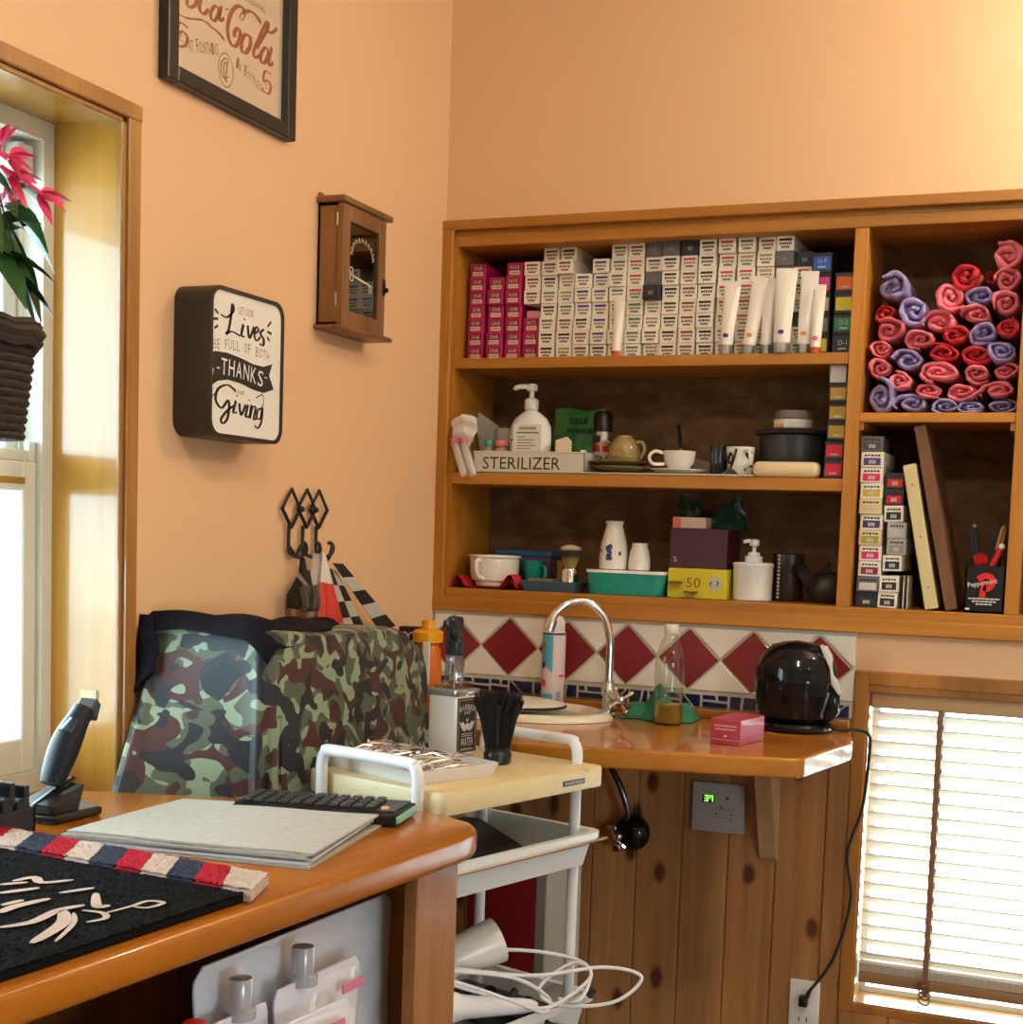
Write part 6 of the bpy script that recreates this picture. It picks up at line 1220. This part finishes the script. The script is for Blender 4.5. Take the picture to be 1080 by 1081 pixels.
_c = mixc(_nt, blob((1, 8, 5), (16, 18, 20), .565, .57), _c, (.012, .014, .020))
_nt.links.new(_c, _b.inputs['Base Color'])
per = rrect(.010, .258, -1.20, -.585, .035, 8); NP_ = len(per); cen_ = Vector((.134, -.90))
def ztop(x, y): return 1.085+.032*min(1, max(0, (-.62-y)/.58))+.008*math.sin(9*y+6*x)-.060*max(0, (y+.77)/.185)**2
def per_at(u):
    f = u*NP_; i = int(f) % NP_; t = f-int(f); a = Vector(per[i]); return a.lerp(Vector(per[(i+1) % NP_]), t)
def cape(u, v):
    e = per_at(u % 1.0); n_ = Vector((e.x-.134, (e.y+.89)*.45))
    n_.normalize()
    if v < .30:
        k = v/.30; p = cen_.lerp(e, k); z = ztop(p.x, p.y)-.006*k**6; return (max(.006, p.x), p.y, z)
    k = (v-.30)/.70; drop = .335*k
    fold = math.sin(u*58)+.6*math.sin(u*31+1.3)
    out_ = .008*math.sin(min(1, k*6)*PI/2)+k*(.010+.010*fold)
    fr_ = max(0, min(1, (-1.06-e.y)/.12)); lf = max(0, min(1, (.25-e.x)/.22)); flare = fr_*lf*.15*k**1.25
    x = e.x+n_.x*out_+.035*fr_*lf*k; y = e.y+n_.y*out_-flare
    return (max(.006+.002*fold*k if k > .2 else .006, min(x, .278)), y, ztop(e.x, e.y)-.006-drop)
mb = MB(); mb.grid(cape, 220, 44, cu=True); co = mb.build('camouflage_cape', CAMO); tag(co, 'camouflage barber cape draped over the low cabinet behind the desk', 'cape')
mo = co.modifiers.new('cloth', 'SOLIDIFY'); mo.thickness = .002; mo.offset = 1
NB = pm('navy_black_cloth', (.008, .008, .013), .9, spec=.15)
def black_top(u, v):   # lies along the top, its near end hanging over the corner
    y = -1.222+.47*u; w_ = .245*(1-.45*u*u); x = .008+w_*v; z = ztop(x, y)+.006+.010*abs(math.sin(4.6*u+1.2*v))*math.sin(PI*v)+.005*math.sin(15*u+6*v)*math.sin(PI*v)
    e_ = max(0, v-.86)/.14; z -= .028*e_**1.5*(1-.6*u)+.012*math.sin(7*u+1)*e_; x += .012*e_
    f_ = max(0, .06-u)/.06; z -= .030*f_; return (x, y-.004*f_, z)
mb = MB(); mb.grid(black_top, 60, 24)
mb.grid(lambda u, v: (.006+.030*u+.020*v*u+.003*math.sin(9*v+3*u), -1.222-.010*math.sin(PI*u)-.018*v-.004*math.sin(8*v), ztop(.03, -1.2)+.004-.145*v*(1-.35*u)), 12, 18)
bo = mb.build('black_cape', NB); tag(bo, 'black cape bunched on top of the camouflage cape', 'cape'); mo = bo.modifiers.new('cloth', 'SOLIDIFY'); mo.thickness = .003; mo.offset = 1
# ================================================================== the trolley
ZTR = .870
TL_ = (.5115, -.967, 0); TR = math.radians(-17); TM = Matrix.Translation(TL_) @ Matrix.Rotation(TR, 4, 'Z')
tro = thing('salon_trolley', 'cream and white tiered salon trolley between the desk and worktop', 'trolley', TL_, TR)
CRM = pm('aged_cream_plastic', (.66, .55, .30), .4); _nt = CRM.node_tree; _n = tex(_nt, 'ShaderNodeTexNoise', (28, 28, 60), Scale=1., Detail=4, Roughness=.7); _nt.links.new(ramp(_nt, _n.outputs['Fac'], [(.26, (.34, .24, .10)), (.33, (.66, .54, .29)), (.8, (.70, .60, .34))]), _nt.nodes['Principled BSDF'].inputs['Base Color'])
IVO = pm('ivory_plastic', (.70, .74, .75), .35); WTB = pm('white_enamel_tube', (.74, .76, .78), .25, coat=.3)
mb = L(); mb.prism(rrect(-.16, .16, -.222, .222, .014), ZTR-.039, ZTR, 'Z', 0, .004, 2, True); mb.build('top_tray', CRM, tro)
mb = L(); mb.box((.1604, .095, ZTR-.026), (.1612, .160, ZTR-.016), 0); 
mb.build('badge', pm('dark_badge', (.06, .045, .05), .4), tro)
mb = L()
for k in range(7): mb.box((.1612, .100+.0078*k, ZTR-.0235), (.1616, .1055+.0078*k, ZTR-.0185))
mb.build('badge_lettering', pm('badge_grey', (.35, .32, .3), .4), tro)
def deep_tray(zr, zb, name, mat, ins=.012):
    mb = L(); X, Y = .162, .228; lo_ = rrect(-X+.022, X-.022, -Y+.022, Y-.022, .02); hi_ = rrect(-X+.010, X-.010, -Y+.010, Y-.010, .025); n = len(lo_)
    li = rrect(-X+.026, X-.026, -Y+.026, Y-.026, .02); hi2 = rrect(-X+.014, X-.014, -Y+.014, Y-.014, .025); rim = rrect(-X, X, -Y, Y, .028)
    vs = [(*p, zb) for p in lo_]+[(*p, zr-.010) for p in hi_]+[(*p, zr-.012) for p in rim]+[(*p, zr) for p in rim]+[(*p, zr) for p in hi2]+[(*p, zb+.004) for p in li]
    fs = [(k*n+i, k*n+(i+1) % n, (k+1)*n+(i+1) % n, (k+1)*n+i) for k in range(5) for i in range(n)]+[list(range(n)), list(range(5*n, 6*n))]
    mb.add(vs, fs, 0, True); return mb.build(name, mat, tro)
deep_tray(.748, .685, 'middle_tray', IVO); deep_tray(.440, .375, 'bottom_tray', IVO)
mb = L(); mb.tube([(.163, -.222, .733), (.163, .232, .733)], .0035, 8); mb.tube([(-.163, -.222, .733), (-.163, .232, .733)], .0035, 8); mb.build('chrome_rail', CHROME, tro)
for sy in (-1, 1):
    mb = L(); y = -.2330 if sy < 0 else .200; mb.tube([(.112, y, .07)]+smooth_path([(.112, y, .86), (.112, y, .890), (.104, y, .907), (.085, y, .912), (-.085, y, .912), (-.104, y, .907), (-.112, y, .890), (-.112, y, .86)], 4)+[(-.112, y, .07)], .0105, 12); mb.build('leg_frame', WTB, tro)
for sx in (-1, 1):
    for sy in (-1, 1):
        mb = L(); mb.lathe([(.0, -.011), (.026, -.010), (.030, 0), (.026, .010), (0, .011)], 18, M=Matrix.Translation((sx*.112, -.2330 if sy < 0 else .2, .0305)) @ Matrix.Rotation(PI/2, 4, 'Y')); yy = -.2330 if sy < 0 else .2; mb.cyl((sx*.112, yy, .04), (sx*.112, yy, .075), .008); mb.build('caster', BLACKP, tro)
def TP(x, y, z=0): return TM @ Vector((x, y, z))
# white tray of clips
ZT2 = ZTR+.0004
wtr = thing('instrument_tray', 'shallow white tray of metal clips on the trolley top', 'tray', TP(-.038, -.095, ZT2), TR+math.radians(-7))
mb = L(); hx_, hy_ = .138, .098; o_ = rrect(-hx_, hx_, -hy_, hy_, .018); i_ = rrect(-hx_+.012, hx_-.012, -hy_+.012, hy_-.012, .012); b_ = rrect(-hx_+.008, hx_-.008, -hy_+.008, hy_-.008, .014); n = len(o_)
mb.add([(*p, 0) for p in b_]+[(*p, .022) for p in o_]+[(*p, .023) for p in rrect(-hx_+.004, hx_-.004, -hy_+.004, hy_-.004, .016)]+[(*p, .004) for p in i_], [(k*n+i, k*n+(i+1) % n, (k+1)*n+(i+1) % n, (k+1)*n+i) for k in range(3) for i in range(n)]+[list(range(n)), list(range(3*n, 4*n))], 0, True); mb.build('tray_body', pm('white_tray_plastic', (.70, .66, .64), .35), wtr)
TM2 = Matrix.Translation(TP(-.038, -.095, ZT2)) @ Matrix.Rotation(TR+math.radians(-7), 4, 'Z')
cproto = None; rg = random.Random(21)
for k in range(34):
    x = .125-.0072*k+rg.uniform(-.003, .003); y = rg.uniform(-.045, .045); loc = TM2 @ Vector((x*.95, y, .0095+.0080*(k % 3)+rg.uniform(0, .002))); rz = TR+rg.uniform(-.5, .5)+PI/2
    lab = 'slim silver hair clip in the heap on the white tray'
    if cproto is None:
        mb = L(); mb.tube([(-.032, 0, 0), (0, .0, .002), (.030, 0, .001)], [.0016, .0028, .0012], 6, flat=.8); mb.tube([(-.032, 0, .001), (0, 0, .0075), (.030, 0, .002)], [.0012, .0024, .001], 6, flat=.6); mb.sphere((-.032, 0, .002), .003, 0, 8, 5)
        o = mb.build('hair_clip', pm('bright_steel', (.80, .80, .82), .18, 1.)); cproto = o
    else: o = cproto.copy(); COL.objects.link(o)
    o.location = loc; o.scale = (1.25, 1.5, 1.5); o.rotation_euler = (rg.uniform(-.2, .2), rg.uniform(-.18, .18), rz); tag(o, lab, 'hair clip', 'metal hair clips in the white tray')
# glass spray bottle
sb_ = thing('glass_spray_bottle', 'square glass spray bottle labelled BARBER SHOP WATER on the trolley', 'bottle', TP(-.098, .088, ZT2), TR+math.radians(2))
GL = pm('frosted_glass', (.80, .80, .78), .12, coat=.6); GLC = glass_pane('clear_bottle_glass', (.80, .82, .82), .10)
SBX = .82
mb = L(); mb.box((-.042, -.042, 0), (.042, .042, .126), 0, .007, 3); mb.build('bottle_body', GL, sb_)
mb = L(); mb.lathe([(.042, .1225), (.046, .128), (.043, .134), (.024, .142), (.021, .148), (.022, .158), (.020, .165), (.0235, .170), (.022, .182), (.014, .205)], 4, M=Matrix.Rotation(PI/4, 4, 'Z') @ Matrix.Scale(1.15, 4, (1, 1, 0)), sm=False); mb.lathe([(.0225, .14), (.022, .172), (.016, .20)], 20); mb.build('glass_neck', GLC, sb_)
mb = L(); mb.box((-.0445, -.0445, .115), (.0445, .0445, .128), 0, .003); mb.build('shoulder', pm('silvery_glass', (.40, .42, .46), .06, .6), sb_)
mb = L(); mb.box((.0422, -.036, .010), (.0428, .036, .112)); lbm = mb.build('black_label', INK, sb_)
mb = L(); WL = pm('label_white', (.66, .65, .62), .5)
for Fm in (FX(0, 0, .0431),):
    for i_c, chh in enumerate('BARBER'): k = i_c/5-.5; mb.text(chh, .0078, .010, Fm @ Matrix.Translation((k*.048-.004, .090-.016*k*k, 0)) @ Matrix.Rotation(-k*.35, 4, 'Z'))
    mb.text('SHOP', .022, .007, Fm @ Matrix.Translation((-.011, .081, 0))); mb.text('WATER', .046, .015, Fm @ Matrix.Translation((-.023, .022, 0)))
    for sgn in (-1, 1): 
        for q in range(4): mb.ribbon([(sgn*.006, .050+.003*q), (sgn*.018, .056+.0035*q), (sgn*(.027-.003*q), .068-.002*q)], .004, Fm, 0, 3)
    mb.ribbon([(-.005, .074), (0, .068), (.005, .074)], .0025, Fm, 0, 2); mb.lathe([(.007, 0), (.007, .0004), (0, .0005)], 14, M=Fm @ Matrix.Translation((0, .058, 0)))
    for z in (.040, .044, .016): mb.box((-.02, -.0002, 0), (.02, 0, .0012), M=Fm @ Matrix(((1, 0, 0, 0), (0, 0, 1, z), (0, 1, 0, 0), (0, 0, 0, 1))))
    mb.ribbon([(-.031, .014), (-.031, .108), (.031, .108), (.031, .014)], .0012, Fm, 0, 1, False, True)
mb.build('label_lettering', WL, sb_)
mb = L(); mb.lathe([(.0205, .190), (.0215, .193), (.0215, .215), (.016, .220), (.012, .224)], 20); mb.box((-.014, -.019, .220), (.015, .014, .262), 0, .006, 2); mb.box((-.010, -.036, .240), (.010, -.019, .256), 0, .003); mb.tube(smooth_path([(0, -.018, .238), (0, -.028, .228), (0, -.026, .206)], 4), .005, 8); mb.build('spray_head', BLACKP, sb_)
mb = L(); mb.tube([(0, 0, .01), (0, 0, .2)], .0022, 6); mb.build('dip_tube', WHITEP, sb_)
sb_.scale = (.80, .80, 1.0)
# neck duster
nd = thing('neck_brush', 'black bristled neck brush standing on its stubby handle on the trolley', 'brush', TP(.018, .082, ZT2), 0)
mb = L(); mb.lathe([(.022, 0), (.025, .003), (.026, .018), (.023, .024), (.026, .030), (0, .031)], 28); mb.build('handle', BLACKP, nd)
HB = pm('black_bristle', (.010, .008, .007), .6)
mb = L(); rg = random.Random(2); mb.lathe([(.022, .03), (.031, .08), (.038, .112), (.0, .118)], 22, sm=True)
for k in range(900):
    a = rg.uniform(0, 2*PI); q = rg.random()**.5; h_ = rg.uniform(.118, .136)-.006*q; fl_ = rg.uniform(.95, 1.08)
    mb.tube([(.022*q*math.cos(a), .022*q*math.sin(a), .028), (.032*q*fl_*math.cos(a), .032*q*fl_*math.sin(a), .08), ((.046*q*fl_)*math.cos(a+.05), (.044*q*fl_)*math.sin(a+.05), h_)], [.0013, .0012, .0006], 3)
mb.build('bristles', HB, nd)
# middle tray: black case and pouch
mb = MB(M=TM); mb.prism([(-.13, -.19), (.126, -.19), (.126, -.01), (.112, .05), (-.09, .175), (-.13, .16)], .6895, .741, 'Z', 0, .012, 3, True); tag(mb.build('black_case', pm('black_leatherette', (.008, .008, .009), .45, spec=.25)), 'black soft case lying in the middle tray of the trolley', 'case')
# bottom tray: hair dryer, cords, irons; binder behind
ZBT = .3795
hd = thing('hair_dryer', 'white hair dryer lying in the bottom trolley tray, nozzle up', 'hair dryer', TP(.03, -.02, ZBT+.05))
WD = pm('white_gloss_plastic', (.74, .74, .78), .2, coat=.4)
p0 = TP(-.015, -.13, .475); p1 = TP(.020, -.03, .527); p2 = TP(.060, .048, .556)
mb = MB(); mb.tube([p0+(p0-p1)*.25, p0, p0.lerp(p1, .5), p1], [.022, .040, .040, .034], 24); mb.build('barrel', WD, hd)
mb = MB(); mb.tube([p1, p1.lerp(p2, .15), p1.lerp(p2, .8), p2], [.0345, .037, .041, .042], 24); mb.build('nozzle', pm('ivory_nozzle', (.76, .74, .68), .25), hd)
mb = MB(); mb.tube(smooth_path([p0+Vector((0, 0, -.01)), TP(.06, -.20, .415), TP(.12, -.12, .405)], 5), .017, 14); mb.build('handle', WD, hd)
h2 = thing('white_iron', 'white curling iron body lying across the front of the bottom tray', 'hair iron', TP(.05, -.14, ZBT+.05))
mb = MB(); mb.tube(smooth_path([TP(.03, -.20, .492), TP(.075, -.14, .480), TP(.11, -.03, .462), TP(.135, .07, .446)], 6), [.046, .052, .053, .051, .048, .044, .038, .033, .028, .022, .020, .019, .018, .017, .016, .015, .014, .012, .008], 16); mb.build('iron_body', WD, h2)
mb = MB(); mb.sphere(TP(.082, -.15, .508), .006, 0, 10, 6); mb.build('button', STEEL, h2)
cdw = thing('looped_cable', 'looped white electric cord spilling over the bottom trolley tray', 'cord', TP(.12, .1, .45))
mb = MB()
loops = [[(.00, -.20, .56), (.06, -.06, .525), (.13, .07, .50), (.19, .20, .50), (.235, .26, .478), (.215, .20, .440), (.16, .10, .446), (.12, .10, .47), (.145, .17, .505), (.19, .16, .49), (.165, .07, .45), (.12, .00, .47), (.05, -.10, .51), (-.02, -.22, .55)],
         [(.00, -.24, .57), (.07, -.12, .54), (.12, .02, .505), (.14, .10, .455), (.17, .05, .447), (.15, -.02, .48), (.08, -.12, .525), (.01, -.25, .56)],
         [(-.02, -.16, .545), (.03, .05, .53), (.10, .16, .515), (.165, .19, .495), (.19, .13, .455), (.15, .12, .45)]]
for lp in loops: mb.tube(smooth_path([TP(*p) for p in lp], 8), .0036, 8)
mb.build('cable', WD, cdw)
for q in ((.11, .03, .466), (.185, .165, .452), (.06, -.04, .475)): mb = MB(); a = TP(*q); mb.tube([a, a+Vector((.004, .012, .010))], .0065, 8); mb.build('tie', BLACKP, cdw)
mb = MB(); rg = random.Random(8)
for k in range(5): a = TP(-.08+.045*k, .05+.03*(k % 2), .400); mb.tube(smooth_path([a, a+Vector((.03, .04, .03)), a+Vector((.06, .02, .012)), a+Vector((.085, .05, .0))], 5), .006, 8)
mb.box((-.12, .06, .3805), (.10, .17, .42), 0, .01, M=TM); tag(mb.build('black_cables', BLACKP), 'tangle of black cables and plugs under the white cord', 'cables')
rbx = thing('red_binder', 'dark red box with a grey spine standing behind the trolley', 'box', (.52, -.52, 0))
Mb = Matrix.Translation((.466, -.505, .0005)) @ Matrix.Rotation(math.radians(-24), 4, 'Z')
mb = MB(M=Mb); mb.box((-.13, -.05, 0), (.082, .05, .615), 0, .003, 1); mb.build('red_cover', pm('dark_red_card', (.32, .012, .022), .55), rbx)
mb = MB(M=Mb); mb.box((.0825, -.052, 0), (.115, .052, .622), 0, .003, 1); mb.build('grey_spine', pm('grey_board', (.36, .34, .29), .6), rbx)
